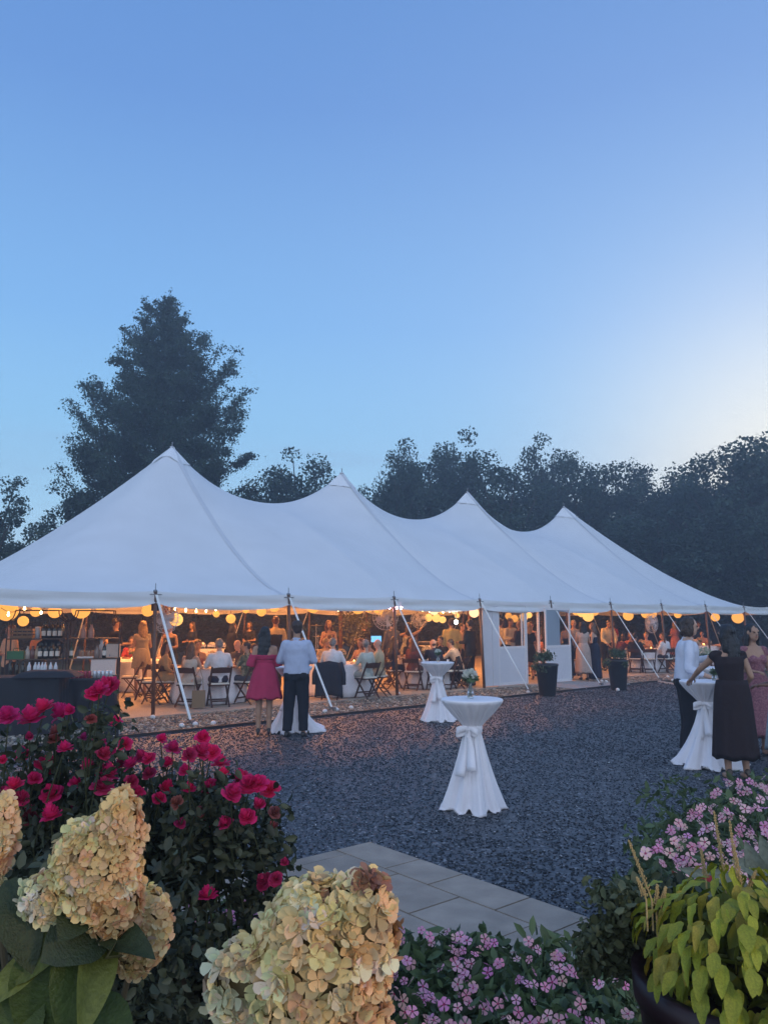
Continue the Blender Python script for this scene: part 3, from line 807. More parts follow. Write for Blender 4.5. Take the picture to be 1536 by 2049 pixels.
def skirt_mesh(p, vx, hem=.5, r1=.30, folds=9, amp=.12, waist=.17, pleat=False, r0=None, oval=.88):
    """standing skirt: folded cone from the waist to the hem height"""
    mb = MB(); n = 14; seg = 72; V = []; Fc = []
    zt = p.pel.z + waist; w = .135 if r0 is None else r0
    for j in range(n+1):
        s = j/n; z = zt + (hem-zt)*s
        hipr = .205; r = w + (hipr-w)*min(1, s*(zt-hem)/.2)**.8 if (zt-hem)*s < .2 else hipr + (r1-hipr)*(((zt-hem)*s-.2)/max(.05, (zt-hem-.2)))
        for k in range(seg):
            t = 2*math.pi*k/seg; a = amp*s**.8
            fo = 1 + a*(math.sin(folds*t + .8*math.sin(2*t)) * .6 + .4*math.sin((folds*2-1)*t + 1.7)) if not pleat else 1 + .06*math.sin(26*t)*min(1, s*3) + a*.4*math.sin(5*t)
            V.append((r*fo*math.cos(t), r*fo*oval*math.sin(t) - .01, z + .012*math.sin(folds*t)*s))
    for j in range(n):
        for k in range(seg):
            k2 = (k+1) % seg; Fc.append((j*seg+k, (j+1)*seg+k, (j+1)*seg+k2, j*seg+k2))
    V.append((0,0,zt)); c = len(V)-1
    for k in range(seg): Fc.append((c, k, (k+1) % seg))
    # inner hem turned up a little so that the cloth has thickness
    b = len(V)
    for k in range(seg):
        x, y, z = V[n*seg+k]; V.append((x*.96, y*.96, z+.05))
    for k in range(seg):
        k2 = (k+1) % seg; Fc.append((n*seg+k, b+k, b+k2, n*seg+k2))
    mb.add(V, Fc); me = mb.mesh('skirt'); me.polygons.foreach_set('use_smooth', [True]*len(me.polygons)); return me
def puff_mesh(p, vx, rad=.085):
    mb = MB()
    for i in (0, 1):
        a = p.sh[i].lerp(p.el[i], .38); mb.tube([a, a.lerp(p.el[i], .45), p.el[i] + (p.wr[i]-p.el[i])*.08], [rad*.75, rad, rad*1.12], 14)
    p.loft(mb, p.prof(), .27, .36, .035)
    me = remesh(mb, vx, 2, .018, 11, .5, (1,1,.5)); me.name = 'sleeves'; return me
def lap_mesh(p, vx, length=.35, pad=.035):
    """skirt of someone seated: over the thighs and part of the shins"""
    mb = MB(); p.loft(mb, p.prof(), -.1, .2, .02)
    for i in (0, 1):
        capsule(mb, p.hip[i], p.kn[i], .1+pad*.5, .062+pad, 12); e = p.kn[i].lerp(p.an[i], length)
        mb.tube([p.kn[i], e], [.06+pad, .07+pad], 12)
    m = (p.kn[0]+p.kn[1])/2; h = (p.hip[0]+p.hip[1])/2; capsule(mb, h, m, .09, .07)
    e = ((p.kn[0]+p.kn[1])/2).lerp((p.an[0]+p.an[1])/2, length); mb.tube([m, e], [.08, .085], 12)
    me = remesh(mb, vx, 3, .01, 9); me.name = 'skirt'; return me
def hair_mesh(p, style, vx):
    mb = MB(); h = p.head; M = p.hr
    def E(c, r): mb.ell(h + M@Vector(c), r, 12, 8, M)
    E((0,-.022,.04), (.088,.096,.093)); 
    if style == 'short': E((0,-.05,-.005), (.075,.062,.07)); 
    elif style == 'bald': mb = MB(); E((0,-.045,-.02), (.082,.062,.045))
    elif style == 'bob':
        E((0,-.05,-.04), (.09,.07,.11)); 
        for q in (-1, 1): E((q*.075,-.01,-.05), (.025,.05,.09))
    elif style == 'bun':
        E((0,-.05,-.0), (.075,.062,.07)); E((0,-.13,.03), (.045,.045,.045))
    else:
        ln = {'shoulder': .22, 'long': .34, 'verylong': .46}[style]; w = .1 if style != 'verylong' else .115
        for k in range(7):
            s = k/6; E((.01*math.sin(k), -.055-.045*math.sin(s*2.2), -.02-ln*s), (w*(1.0-.38*s*s), .055*(1-.35*s), .075))
        for q in (-1, 1):
            E((q*.078,-.02,-.06), (.024,.05,.09)); E((q*.08,-.035,-.15), (.026,.045,.08))
    me = remesh(mb, vx, 2, .012, 26, .5, (1,1,.3)); me.name = 'hair'; return me
def shoe_mesh(p, i, heel=0):
    mb = MB(); a = p.an[i] + Vector((0,0,0))
    if heel:
        mb.ell(a + Vector((0,.10,-.058)), (.04,.06,.022), 10, 6); capsule(mb, a+Vector((0,.08,-.05)), a+Vector((0,-.02,-.02)), .02, .018); capsule(mb, a + Vector((0,-.045,-.02)), a + Vector((0,-.045,-.075)), .022, .01); mb.tube([a+Vector((0,-.05,.01)), a+Vector((0,0,.012))], .035, 10)
    else:
        mb.ell(a + Vector((0,.06,-.05)), (.05,.135,.036), 12, 6); mb.ell(a + Vector((0,-.01,-.035)), (.046,.06,.05), 10, 6)
    me = remesh(mb, .014, 1); me.name = 'shoe'; return me
POSES = {
 'stand': dict(),
 'stand_f': dict(fem=True, elb=((-.215,-.03,1.14),(.215,-.03,1.14)), wr=((-.22,.06,.90),(.22,.06,.90))),
 'hold': dict(elb=((-.25,0,1.14),(.25,0,1.14)), wr=((-.15,.24,1.14),(.15,.24,1.14)), look=(0,-.15)),
 'hold_f': dict(fem=True, elb=((-.21,0,1.13),(.21,0,1.13)), wr=((-.10,.22,1.12),(.10,.22,1.12)), look=(0,-.1)),
 'cross_f': dict(fem=True, elb=((-.22,.04,1.12),(.22,.04,1.12)), wr=((.03,.19,1.1),(-.03,.17,1.06)), look=(.5,-.15)),
 'raise_f': dict(fem=True, side=.06, elb=((-.30,.02,1.33),(.40,.03,1.5)), wr=((-.12,.12,1.38),(.55,.05,1.74)), look=(-.3,0)),
 'gesture': dict(elb=((-.25,-.02,1.14),(.24,.04,1.14)), wr=((-.24,.05,.9),(.27,.30,1.16)), look=(-.3,0)),
 'gesture_f': dict(fem=True, elb=((-.21,-.02,1.13),(.21,.02,1.13)), wr=((-.2,.24,1.13),(.24,.20,1.13)), look=(.2,0)),
 'bend': dict(lean=.45, elb=((-.24,.28,1.05),(.24,.28,1.05)), wr=((-.13,.46,.90),(.13,.46,.90))),
 'sit': dict(kind='sit', lean=.12, elb=((-.26,.12,.80),(.26,.12,.80)), wr=((-.14,.36,.81),(.14,.36,.81))),
 'sit_f': dict(kind='sit', fem=True, lean=.1, elb=((-.22,.12,.80),(.22,.12,.80)), wr=((-.12,.34,.81),(.12,.34,.81))),
 'sit_turn': dict(kind='sit', lean=.06, look=(.7,0), elb=((-.25,.10,.80),(.25,.02,.78)), wr=((-.16,.34,.81),(.16,.22,.66))),
 'sit_turn_f': dict(kind='sit', fem=True, lean=.06, look=(-.8,0), elb=((-.22,.10,.80),(.23,.02,.78)), wr=((-.13,.34,.81),(.14,.22,.66))),
 'sit_lean': dict(kind='sit', lean=.38, look=(.5,-.1), elb=((-.25,.34,.80),(.25,.34,.80)), wr=((-.05,.44,.86),(.08,.46,.84))),
}
PC_, MC = {}, {}
def getpose(n):
    if n not in PC_: PC_[n] = Pose(**POSES[n])
    return PC_[n]
def cached(key, fn):
    if key not in MC: MC[key] = fn()
    return MC[key]
SK = {'fair': (.55,.34,.25), 'tan': (.42,.24,.16), 'brown': (.22,.11,.07), 'pink': (.58,.33,.25)}
HC = {'black': (.012,.010,.012), 'brown': (.05,.025,.015), 'auburn': (.11,.035,.02), 'lightbrown': (.17,.09,.05), 'blonde': (.42,.27,.13), 'grey': (.3,.28,.27), 'white': (.55,.53,.5)}
def person(loc, rz, label, pose='stand', skin='fair', hair=('short','brown'), wear=(), shoes=(.02,.02,.02), heel=0, h=1.75, vx=.018, face=True, group=None):
    """wear: list of (garment kind, colour or material, kwargs)"""
    p = getpose(pose); base_h = 1.745 if p.kind == 'stand' else 1.745
    s = h/base_h
    t = empty('person', loc, rz, label, 'person', group, sc_=s)
    hv = vx
    b = mk('body', cached(('b', pose, vx), lambda: body_mesh(p, vx)), m_skin, t); b.color = (*SK[skin], 1)
    for g in wear:
        kind, colr = g[0], g[1]; kw = g[2] if len(g) > 2 else {}
        fn = {'shirt': shirt_mesh, 'jacket': shirt_mesh, 'top': shirt_mesh, 'bodice': shirt_mesh, 'trousers': trouser_mesh, 'skirt': skirt_mesh, 'lap_skirt': lap_mesh, 'sleeves': puff_mesh}[kind]
        me = cached((kind, pose, vx, tuple(sorted(kw.items()))), lambda: fn(p, max(vx, .014), **kw))
        if isinstance(colr, tuple):
            if not me.materials: me.materials.append(m_cloth)
            o = bpy.data.objects.new({'lap_skirt': 'skirt'}.get(kind, kind), me); o.color = (*colr, 1)
        else:
            if not me.materials: me.materials.append(m_cloth)
            o = bpy.data.objects.new({'lap_skirt': 'skirt'}.get(kind, kind), me)
            o.material_slots[0].link = 'OBJECT'; o.material_slots[0].material = colr
        COL.objects.link(o); o.parent = t
    if hair:
        o = mk('hair', cached(('h', pose, hair[0], vx), lambda: hair_mesh(p, hair[0], min(vx, .016))), m_hair, t); o.color = (*HC[hair[1]], 1)
    if shoes:
        for i in (0, 1):
            o = mk('shoe', cached(('s', pose, i, heel), lambda: shoe_mesh(p, i, heel)), m_shoe, t); o.color = (*shoes, 1)
    if face:
        def eyes(q):
            mb = MB(); mb.ell(p.head + p.hr@Vector((q*.032,.088,.006)), (.0135,.008,.0075), 8, 5, p.hr); return mb.mesh('eye')
        for q in (-1, 1): mk('eye', cached(('e', pose, q), lambda: eyes(q)), mat('eye_dark', (.02,.015,.012), .2), t, True)
        def mouth():
            mb = MB(); mb.ell(p.head + p.hr@Vector((0,.089,-.052)), (.024,.008,.0065), 8, 5, p.hr); return mb.mesh('mouth')
        mk('mouth', cached(('m', pose), mouth), mat('lips', (.35,.12,.1), .5), t, True)
    return t
# ================================================================= furniture builders
m_linen = mat('linen', (.86,.83,.87), .85, var=.06, scale=5, bump=.1, bscale=50)
m_chair = mat('chair_wood', (.055,.02,.013), .4, var=.3, scale=20)
m_cush = mat('cushion', (.72,.68,.6), .8)
m_black = mat('black_cloth', (.012,.014,.02), .9, bump=.3, bscale=20)
m_glass = mat('clear_glass', (.9,.95,.95), .05, trans=.9)
def make_chair():
    t = empty('folding_chair', (0,0,-50), 0, 'x', 'chair')
    mb = MB(); mb.box((0,.02,.445), (.40,.38,.028)); mb.build('seat', m_chair, t)
    mb = MB(); mb.box((0,.03,.476), (.37,.36,.035)); o = mb.build('cushion', m_cush, t)
    for q in (-1, 1):
        mb = MB(); mb.bar((q*.205,-.25,.83), (q*.205,.19,.0), .035, .022); mb.build('leg', m_chair, t)
        mb = MB(); mb.bar((q*.18,.16,.44), (q*.18,-.24,.0), .033, .022); mb.build('leg', m_chair, t)
    n = 10; V = []; Fc = []
    for z0, z1 in ((.70,.80),):
        for i in range(n+1):
            s = i/n; x = -.205+.41*s; y = -.215-.035*math.sin(math.pi*s); b = .022*math.sin(math.pi*s)
            V += [(x,y-.01,z0),(x,y+.01,z0),(x,y+.01-.02,z1+b),(x,y-.01-.02,z1+b)]
        for i in range(n):
            for e in range(4): Fc.append((4*i+e, 4*i+(e+1) % 4, 4*i+4+(e+1) % 4, 4*i+4+e))
        Fc += [(0,1,2,3), (4*n+3,4*n+2,4*n+1,4*n)]
    mb = MB(); mb.add(V, Fc); mb.build('backrest', m_chair, t)
    mb = MB(); mb.bar((-.205,.13,.13), (.205,.13,.13), .022, .03); mb.build('stretcher', m_chair, t)
    mb = MB(); mb.bar((-.18,-.17,.12), (.18,-.17,.12), .022, .03); mb.build('stretcher', m_chair, t)
    return t
chair0 = make_chair(); chair_used = [False]
def chair(loc, rz, label, group='brown folding chairs'):
    if not chair_used[0]:
        chair_used[0] = True; o = chair0; o.location = loc; o.rotation_euler = (0,0,rz); o['label'] = label
    else: o = copy_tree(chair0, loc, rz, label)
    o['group'] = group; return o
def round_cloth(Rr=.78, H=.76, hem=.02, seed=0, folds=14, flare=1.06):
    mb = MB(); rg = random.Random(seed); ph = rg.uniform(0, 6)
    prof = [(Rr*k/6, H+.006) for k in range(1, 6)] + [(Rr*.985, H+.006), (Rr+.008, H-.006), (Rr*1.012, H-.05), (Rr*1.015, H-.2), (Rr*1.03, H-.4), (Rr*flare, H-.6), (Rr*flare*1.015, hem)]
    def fold(t, z, i):
        s = max(0, (H-.03-z)/(H-hem)); return 1 + .035*min(1, s*1.6)*(math.sin(folds*t+ph)+.5*math.sin((folds*1.6//1+3)*t+2*ph))
    mb.lathe(prof, (0,0,0), 96, fold); return mb.mesh('tablecloth')
tcloths = [round_cloth(seed=i) for i in range(3)]
def round_table(c, label, i):
    t = empty('round_table', c, 0, label, 'table', 'round dinner tables')
    mb = MB(); mb.lathe([(.74,.735),(.74,.755)], seg=40); mb.build('tabletop', mat('ply', (.3,.2,.12), .7), t)
    for q in range(4):
        a = q*math.pi/2+.78; mb = MB(); mb.tube([(.45*math.cos(a), .45*math.sin(a), 0), (.45*math.cos(a), .45*math.sin(a), .735)], .015, 6); mb.build('leg', m_steel, t)
    o = bpy.data.objects.new('tablecloth', tcloths[i % 3]); COL.objects.link(o); o.location = c; o.rotation_euler = (0,0,i*1.3)
    if not o.data.materials: o.data.materials.append(m_linen)
    o.data.polygons.foreach_set('use_smooth', [True]*len(o.data.polygons))
    tag(o, 'white floor length cloth of the ' + label.replace('round dinner table', 'dinner table'), 'tablecloth', 'white tablecloths'); return t
# flowers, candles, bottles, glasses
def bottle_mesh(k='wine'):
    mb = MB()
    if k == 'wine': mb.lathe([(.036,0),(.038,.01),(.038,.19),(.03,.22),(.014,.25),(.014,.3),(.015,.31)], seg=12)
    elif k == 'soda': mb.lathe([(.03,0),(.032,.01),(.032,.12),(.03,.15),(.012,.19),(.012,.215)], seg=12)
    elif k == 'flask': mb.lathe([(.04,0),(.045,.01),(.045,.12),(.02,.17),(.018,.2),(.026,.21)], seg=12)
    elif k == 'can': mb.lathe([(.027,0),(.032,.006),(.032,.112),(.026,.122)], seg=12)
    return mb.mesh('bottle')
BM = {k: bottle_mesh(k) for k in ('wine','soda','flask','can')}
m_wine = mat('wine_glass_dark', (.006,.012,.008), .15, spec=.6)
m_label = mat('paper_label', (.75,.74,.7), .7)
def bottle(loc, label, kind='wine', m=None, lab=True, cat='bottle', group=None, labm=None, s=1.0):
    o = bpy.data.objects.new({'can': 'drink_can'}.get(kind, kind + '_bottle'), BM[kind]); COL.objects.link(o); o.location = loc; o.scale = (s,s,s)
    if not BM[kind].materials: BM[kind].materials.append(m_wine); BM[kind].polygons.foreach_set('use_smooth', [True]*len(BM[kind].polygons))
    o.material_slots[0].link = 'OBJECT'; o.material_slots[0].material = m or m_wine
    tag(o, label, cat, group)
    if lab:
        if 'lb' not in MC:
            mb = MB(); mb.lathe([(.0388,.05),(.0388,.145)], seg=16, cap=False); MC['lb'] = mb.mesh('label')
        l = bpy.data.objects.new('paper_label', MC['lb']); COL.objects.link(l); l.parent = o
        if not MC['lb'].materials: MC['lb'].materials.append(m_label)
        if kind != 'wine': l.scale = (.84,.84,.7)
    return o
def posy_mesh(R_, n, seed, pet=.03):
    rg = np.random.default_rng(seed); g = rg.normal(size=(n, 3)); g /= np.linalg.norm(g, axis=1)[:, None]; g[:, 2] = np.abs(g[:, 2])*1.1-.15
    return g*R_*rg.uniform(.75, 1.05, (n, 1))
def bouquet(loc, label, R_=.09, colr=(.75,.76,.66), vase_h=.16, seed=0, vr=.035, cat='flowers', s=1):
    t = empty('flower_vase', loc, 0, label, cat); t.scale = (s,s,s)
    mb = MB(); mb.lathe([(vr*.9,0),(vr*1.15,.01),(vr*1.1,vase_h*.35),(vr*.5,vase_h*.8),(vr*.62,vase_h)], seg=14, cap=False)
    mb.add([(0,0,.003)], []); mb.build('vase', m_glass, t, True)
    P = posy_mesh(R_, 170, seed) + np.array([0,0,vase_h+R_*.75])
    me = leaf_cloud('blooms', P, .034, tuple(c*.8 for c in colr), colr, seed, 1.0, 0); mk('blooms', me, m_leaf, t)
    P = posy_mesh(R_*.8, 70, seed+1)*np.array([1.15,1.15,.5]) + np.array([0,0,vase_h+R_*.3])
    me = leaf_cloud('leaves', P, .045, (.05,.09,.04), (.12,.18,.08), seed, 2.0, 0); mk('leaves', me, m_leaf, t)
    mb = MB()
    for k in range(5):
        a = k*1.25; mb.tube([(.01*math.cos(a),.01*math.sin(a),.02), (.02*math.cos(a+2),.02*math.sin(a+2),vase_h+.03)], .003, 5)
    mb.build('stem', mat('stem', (.06,.11,.04), .6), t)
    return t
# cocktail table with tied linen
def cocktail_table(loc, rz, label, cl, seed, bow=True, trail=0.0, folds=8, wide=1.0):
    t = empty('cocktail_table', loc, rz, label, 'table')
    mb = MB(); mb.lathe([(.30,1.04),(.305,1.05),(.305,1.062),(.30,1.067)], seg=40); mb.build('tabletop', mat('ply', (.3,.2,.12), .7), t)
    mb = MB(); mb.tube([(0,0,.02),(0,0,1.04)], .025, 10); mb.build('column', m_steel, t)
    mb = MB(); mb.lathe([(.26,0),(.26,.012),(.04,.03)], seg=24); mb.build('foot', m_steel, t)
    c = empty('tied_tablecloth', loc, rz, cl, 'tablecloth')
    rg = random.Random(seed); ph = rg.uniform(0, 6); n = 120
    prof = [(.06,1.072),(.15,1.0725),(.25,1.073),(.30,1.073),(.309,1.068),(.311,1.055),(.303,1.04),(.296,1.03),(.255,.985),(.20,.925),(.145,.87),(.102,.82),(.082,.79),(.078,.77),(.085,.74),(.105,.66),(.135,.52),(.168,.38),(.203,.24),(.238,.12),(.258,.06),(.268,.035),(.282,.012)]
    def fold(th, z, i):
        if z > 1.06: return 1
        if z > .8:
            s = (1.06-z)/.26; return 1 + min(1, s*2.2)*(.05 - .13*(1-abs(math.sin(5.5*th+ph)))**3 - .09*(1-abs(math.sin(9*th+2*ph)))**3 + .03*math.sin(17*th))
        s = min(1, (.8-z)/.75); wd_ = 1 + (wide-1)*s**1.5
        a = .17*s**.7 + .04
        r = 1 + a*(.75*math.sin(folds*th+ph+1.2*s) + .45*math.sin((folds//2)*th+2.1*ph-.8*s)) + .02*math.sin(29*th+ph)
        r += trail*max(0, math.cos(th-.3))**6*s**5
        return r*wd_
    n = 180
    mb = MB(); mb.lathe(prof, (0,0,0), n, fold, True)
    # hem rumpled on the ground
    v2 = []
    for (x, y, z) in mb.v:
        if z < .14 and z > 0: z = z + .05*(.14-z)/.14*(math.sin(9*math.atan2(y, x)+ph)+math.sin(14*math.atan2(y, x)))*.5; z = max(.008, z)
        v2.append((x, y, z))
    mb.v = v2; mb.build('cloth', m_linen, c, True)
    mb = MB(); V = []; Fc = []
    mb.lathe([(.092,.735),(.098,.75),(.1,.78),(.098,.81),(.09,.825)], seg=40, fold=lambda th, z, i: 1+.03*math.sin(13*th+ph+z*20), cap=False)
    sash = mb.build('sash', m_linen, c, True)
    if bow:
        def loop(sg, ln, zt, wd):
            V = []; Fc = []; m_ = 14
            for i in range(m_+1):
                s = i/m_; ang = s*math.pi*2
                x = sg*(ln*.5*(1-math.cos(ang))); z = zt*math.sin(ang) - ln*.25*(1-math.cos(ang))*.5; w_ = wd*(.35+.65*math.sin(math.pi*s)**.6)
                V += [(x, -.105-.02*math.sin(ang), .78+z+w_/2), (x, -.125-.01*math.cos(3*ang), .78+z-w_/2)]
            for i in range(m_): Fc.append((2*i, 2*i+2, 2*i+3, 2*i+1))
            return V, Fc
        mb = MB()
        for sg, ln, zt, wd in ((-1,.13,.02,.075), (1,.1,.015,.06)):
            V, Fc = loop(sg, ln, zt, wd); mb.add(V, Fc)
        mb.ell((0,-.108,.775), (.022,.018,.026), 8, 6)
        for sg, ln in ((-.5,.42), (.9,.36)):
            V = []; Fc = []
            for i in range(9):
                s = i/8; x = sg*.09*s; y = -.11-.055*s-.1*s*s*.6; z = .77-ln*s; w_ = .022+.03*s
                V += [(x-w_, y-.004*math.sin(9*s), z), (x+w_, y-.012*math.cos(7*s), z)]
            for i in range(8): Fc.append((2*i, 2*i+1, 2*i+3, 2*i+2))
            mb.add(V, Fc)
        b = mb.build('bow', m_linen, sash, True); b.rotation_euler = (0,0,-.75)
        md = b.modifiers.new('s', 'SOLIDIFY'); md.thickness = .003
    return t
# ================================================================= lamps: paper lanterns and string lights
FL = .05      # floor height inside the tent
def lantern_mesh():
    mb = MB(); mb.ell((0,0,0), (1,1,.96), 20, 14, None)
    V = []
    for (x, y, z) in mb.v:
        r = math.hypot(x, y); V.append((x, y, z))
    mb.v = V; return mb.mesh('lantern')
def lantern_mat(name, c, s):
    m = bpy.data.materials.new(name); m.use_nodes = True; N, L = m.node_tree.nodes, m.node_tree.links; b = N['Principled BSDF']
    b.inputs['Base Color'].default_value = (.22,.13,.06,1); b.inputs['Roughness'].default_value = .9
    tc = N.new('ShaderNodeTexCoord'); wv = N.new('ShaderNodeTexWave'); wv.bands_direction = 'Z'; wv.inputs['Scale'].default_value = 3.2
    L.new(tc.outputs['Object'], wv.inputs['Vector'])
    mr = N.new('ShaderNodeMapRange'); mr.inputs[3].default_value = s*.85; mr.inputs[4].default_value = s; L.new(wv.outputs['Fac'], mr.inputs[0])
    b.inputs['Emission Color'].default_value = (*c, 1); L.new(mr.outputs[0], b.inputs['Emission Strength']); return m
m_lan = [lantern_mat('lantern_amber', (1,.42,.08), .92), lantern_mat('lantern_honey', (1,.5,.13), 1.1), lantern_mat('lantern_pale', (1,.64,.32), 1.3)]
LM = lantern_mesh()
ORD = ['first','second','third','fourth','fifth','sixth','seventh','eighth','ninth','tenth','eleventh','twelfth']
cnt_ = {}
LANT = [ # px, py, diameter px, distance, tone
 (15,1222,42,15.5,0),(47,1243,21,17.5,0),(72,1224,21,17.5,0),(110,1224,26,19,0),(163,1220,36,16,0),(201,1214,20,19,0),
 (296,1222,24,15.5,0),(353,1240,26,18,1),(433,1229,13,22,0),(462,1238,19,19,0),(492,1221,13,24,0),(523,1224,19,19,0),
 (549,1216,18,24,0),(626,1214,26,17.5,0),(716,1216,26,19,0),(737,1216,19,21,0),(759,1216,28,18.5,0),
 (868,1220,21,20,2),(857,1236,16,23,1),(873,1237,17,22,1),(885,1240,14,23,1),(884,1224,12,25,0),(909,1222,14,24,2),(914,1232,10,27,1),(948,1226,20,21,2),
 (1017,1233,14,25,0),(1029,1238,15,26,0),(1047,1235,17,24,1),(1058,1231,12,28,1),
 (1152,1224,15,27,0),(1163,1226,18,25,1),(1176,1233,22,23.5,1),(1189,1224,16,27,0),
 (1256,1232,20,25,0),(1291,1228,18,27,0),(1304,1228,17,28,0),(1355,1230,14,30,0),(1430,1235,17,29,0),(1475,1236,23,30,0)]
for i, (px, py, dp, d_, tn) in enumerate(LANT):
    d_ *= 1.08; p = pt(px, py, d_); r = dp/2*d_/F
    o = bpy.data.objects.new('paper_lantern', LM); COL.objects.link(o); o.location = p; o.scale = (r, r, r)
    if not LM.materials: LM.materials.append(m_lan[0]); LM.polygons.foreach_set('use_smooth', [True]*len(LM.polygons))
    o.material_slots[0].link = 'OBJECT'; o.material_slots[0].material = m_lan[tn]
    size = 'large' if r > .2 else ('medium' if r > .14 else 'small')
    tone = ('amber', 'honey coloured', 'pale cream')[tn]
    near = 'above the bar shelves' if px < 215 else 'left of the drum fan' if px < 360 else 'above the couple by the edge' if px < 560 else 'near the drum kit' if px < 690 else 'left of the pink spot lights' if px < 800 else 'in the bright cluster before the white wall' if px < 960 else 'in the door frames' if px < 1070 else 'over the three women in gowns' if px < 1200 else 'in the far right bays of the tent'
    cnt_[near] = cnt_.get(near, 0)+1
    tag(o, f'{size} {tone} lantern {near}, {ORD[cnt_[near]-1]} in that run', 'lantern', 'paper lanterns under the tent roof')
    rel = p - E0; top_ = roof_z(rel.dot(TA), rel.dot(TN)) - p.z - .02; top_ = max(r, top_)
    cd = MB(); cd.tube([(0,0,.9), (0,0,max(1.0, top_/r))], .006/r, 4); cd.build('cord', mat('cord', (.1,.08,.06), .8), o)
# string lights: a cord with bulbs along both long sides and across
m_bulb = mat('bulb_glow', (1,.8,.5), .4, emit=(1,.62,.24), estr=22)
def string_light(pts_, n, label, lampevery=3, energy=14):
    t = empty('string_light', pts_[0], 0, label, 'string light', 'string lights')
    base = Vector(pts_[0]); L_ = []
    for j in range(len(pts_)-1):
        a, b = Vector(pts_[j]), Vector(pts_[j+1])
        for q in range(12):
            s = q/12; p = a.lerp(b, s); p.z -= .10*math.sin(math.pi*s); L_.append(p)
    L_.append(Vector(pts_[-1])); mb = MB(); mb.tube([p-base for p in L_], .006, 4); mb.build('cord', mat('cord', (.1,.08,.06), .8), t)
    for k in range(n):
        s = (k+.5)/n*(len(L_)-1); i = int(s); p = L_[i].lerp(L_[min(i+1, len(L_)-1)], s-i)
        mb = MB(); mb.lathe([(.008,-.0),(.012,-.02),(.022,-.05),(.024,-.065),(.012,-.085),(.003,-.09)], seg=8); o = mb.build('bulb', m_bulb, t, True); o.location = p-base
        if lampevery and energy > 0 and k % lampevery == 1:
            ld = bpy.data.lights.new('bulb_light', 'POINT'); ld.energy = energy; ld.color = (1,.36,.10); ld.shadow_soft_size = .06
            lo = bpy.data.objects.new('bulb_light', ld); COL.objects.link(lo); lo.parent = t; lo.location = p-base+Vector((0,0,-.16))
BL = 165
string_light([T(u, 3.2, 3.7) for u in (1.2, 3.05, 9.15)], 12, 'string of amber bulbs over the front left dinner tables', 4, BL*.55)
string_light([T(u, 3.2, 3.7) for u in (9.6, 15.2, 20.4)], 12, 'string of amber bulbs over the front right part of the tent', 4, BL*.55)
string_light([T(u, 6.1, 4.5) for u in (1.2, 3.3, 9.4)], 12, 'string of amber bulbs along the tent centre, left half', 4, BL*1.6)
string_light([T(u, 6.1, 4.5) for u in (9.6, 15.6, 21.3)], 12, 'string of amber bulbs along the tent centre, right half', 4, BL*1.6)
string_light([T(u, 10.0, 2.62) for u in (-1.5, 6.1, 12.2)], 10, 'string of amber bulbs along the far eave, left half', 5, 0)
string_light([T(u, 10.0, 2.62) for u in (12.6, 17.2, 22.8)], 10, 'string of amber bulbs along the far eave, right half', 5, 0)
# bulbs hung low that show under the front valance
string_light([pt(2,1216,15.0), pt(50,1213,15.5), pt(100,1211,16)], 3, 'short run of bright bulbs above the left bar shelf', 1, 0)
string_light([pt(340,1212,18.2), pt(460,1209,20.2)], 6, 'run of bright bulbs right of the drum fan', 3, 0)
string_light([pt(640,1208,19.7), pt(700,1210,20.6), pt(760,1208,21.6)], 5, 'run of bright bulbs near the potted olive tree', 3, 0)
string_light([pt(838,1216,21.8), pt(930,1212,23.6)], 7, 'run of bright bulbs before the white side wall', 3, 0)
string_light([pt(1150,1216,26.5), pt(1220,1214,27.6)], 4, 'run of bright bulbs over the women in gowns', 3, 0)
# pink tinted spot lights on the side pole
m_pink = mat('spot_glow', (1,.7,.8), .3, emit=(1,.5,.62), estr=30)
for k, (px, py) in enumerate(((779,1216),(793,1216),(802,1216))):
    p = pt(px, py, 19.2); t = empty('spot_light', p, 0, ['leftmost', 'middle', 'rightmost'][k] + ' of the three pinkish spot lights on the third side pole', 'spot light', 'pink spot lights')
    mb = MB(); mb.tube([(0,.04,0),(0,.12,.02)], [.045,.04], 10); mb.build('housing', m_black, t); mb = MB(); mb.ell((0,.03,0), (.034,.02,.034), 10, 6); mb.build('lens', m_pink, t, True)
p = pt(912,1245,20.5); t = empty('work_lamp', p, 0, 'very bright white lamp beside the head of the man in the tan suit', 'lamp')
mb = MB(); mb.ell((0,0,0), (.05,.05,.05), 12, 8); mb.build('lens', mat('white_glow', (1,1,.9), .3, emit=(1,.85,.6), estr=60), t, True)
mb = MB(); mb.tube([(0,.03,0),(0,.03,.28)], .012, 6); mb.build('arm', m_black, t)
ld = bpy.data.lights.new('lamp_light', 'POINT'); ld.energy = 10; ld.color = (1,.8,.55); ld.shadow_soft_size = .05; lo = bpy.data.objects.new('lamp_light', ld); COL.objects.link(lo); lo.parent = t; lo.location = (0,-.12,0)

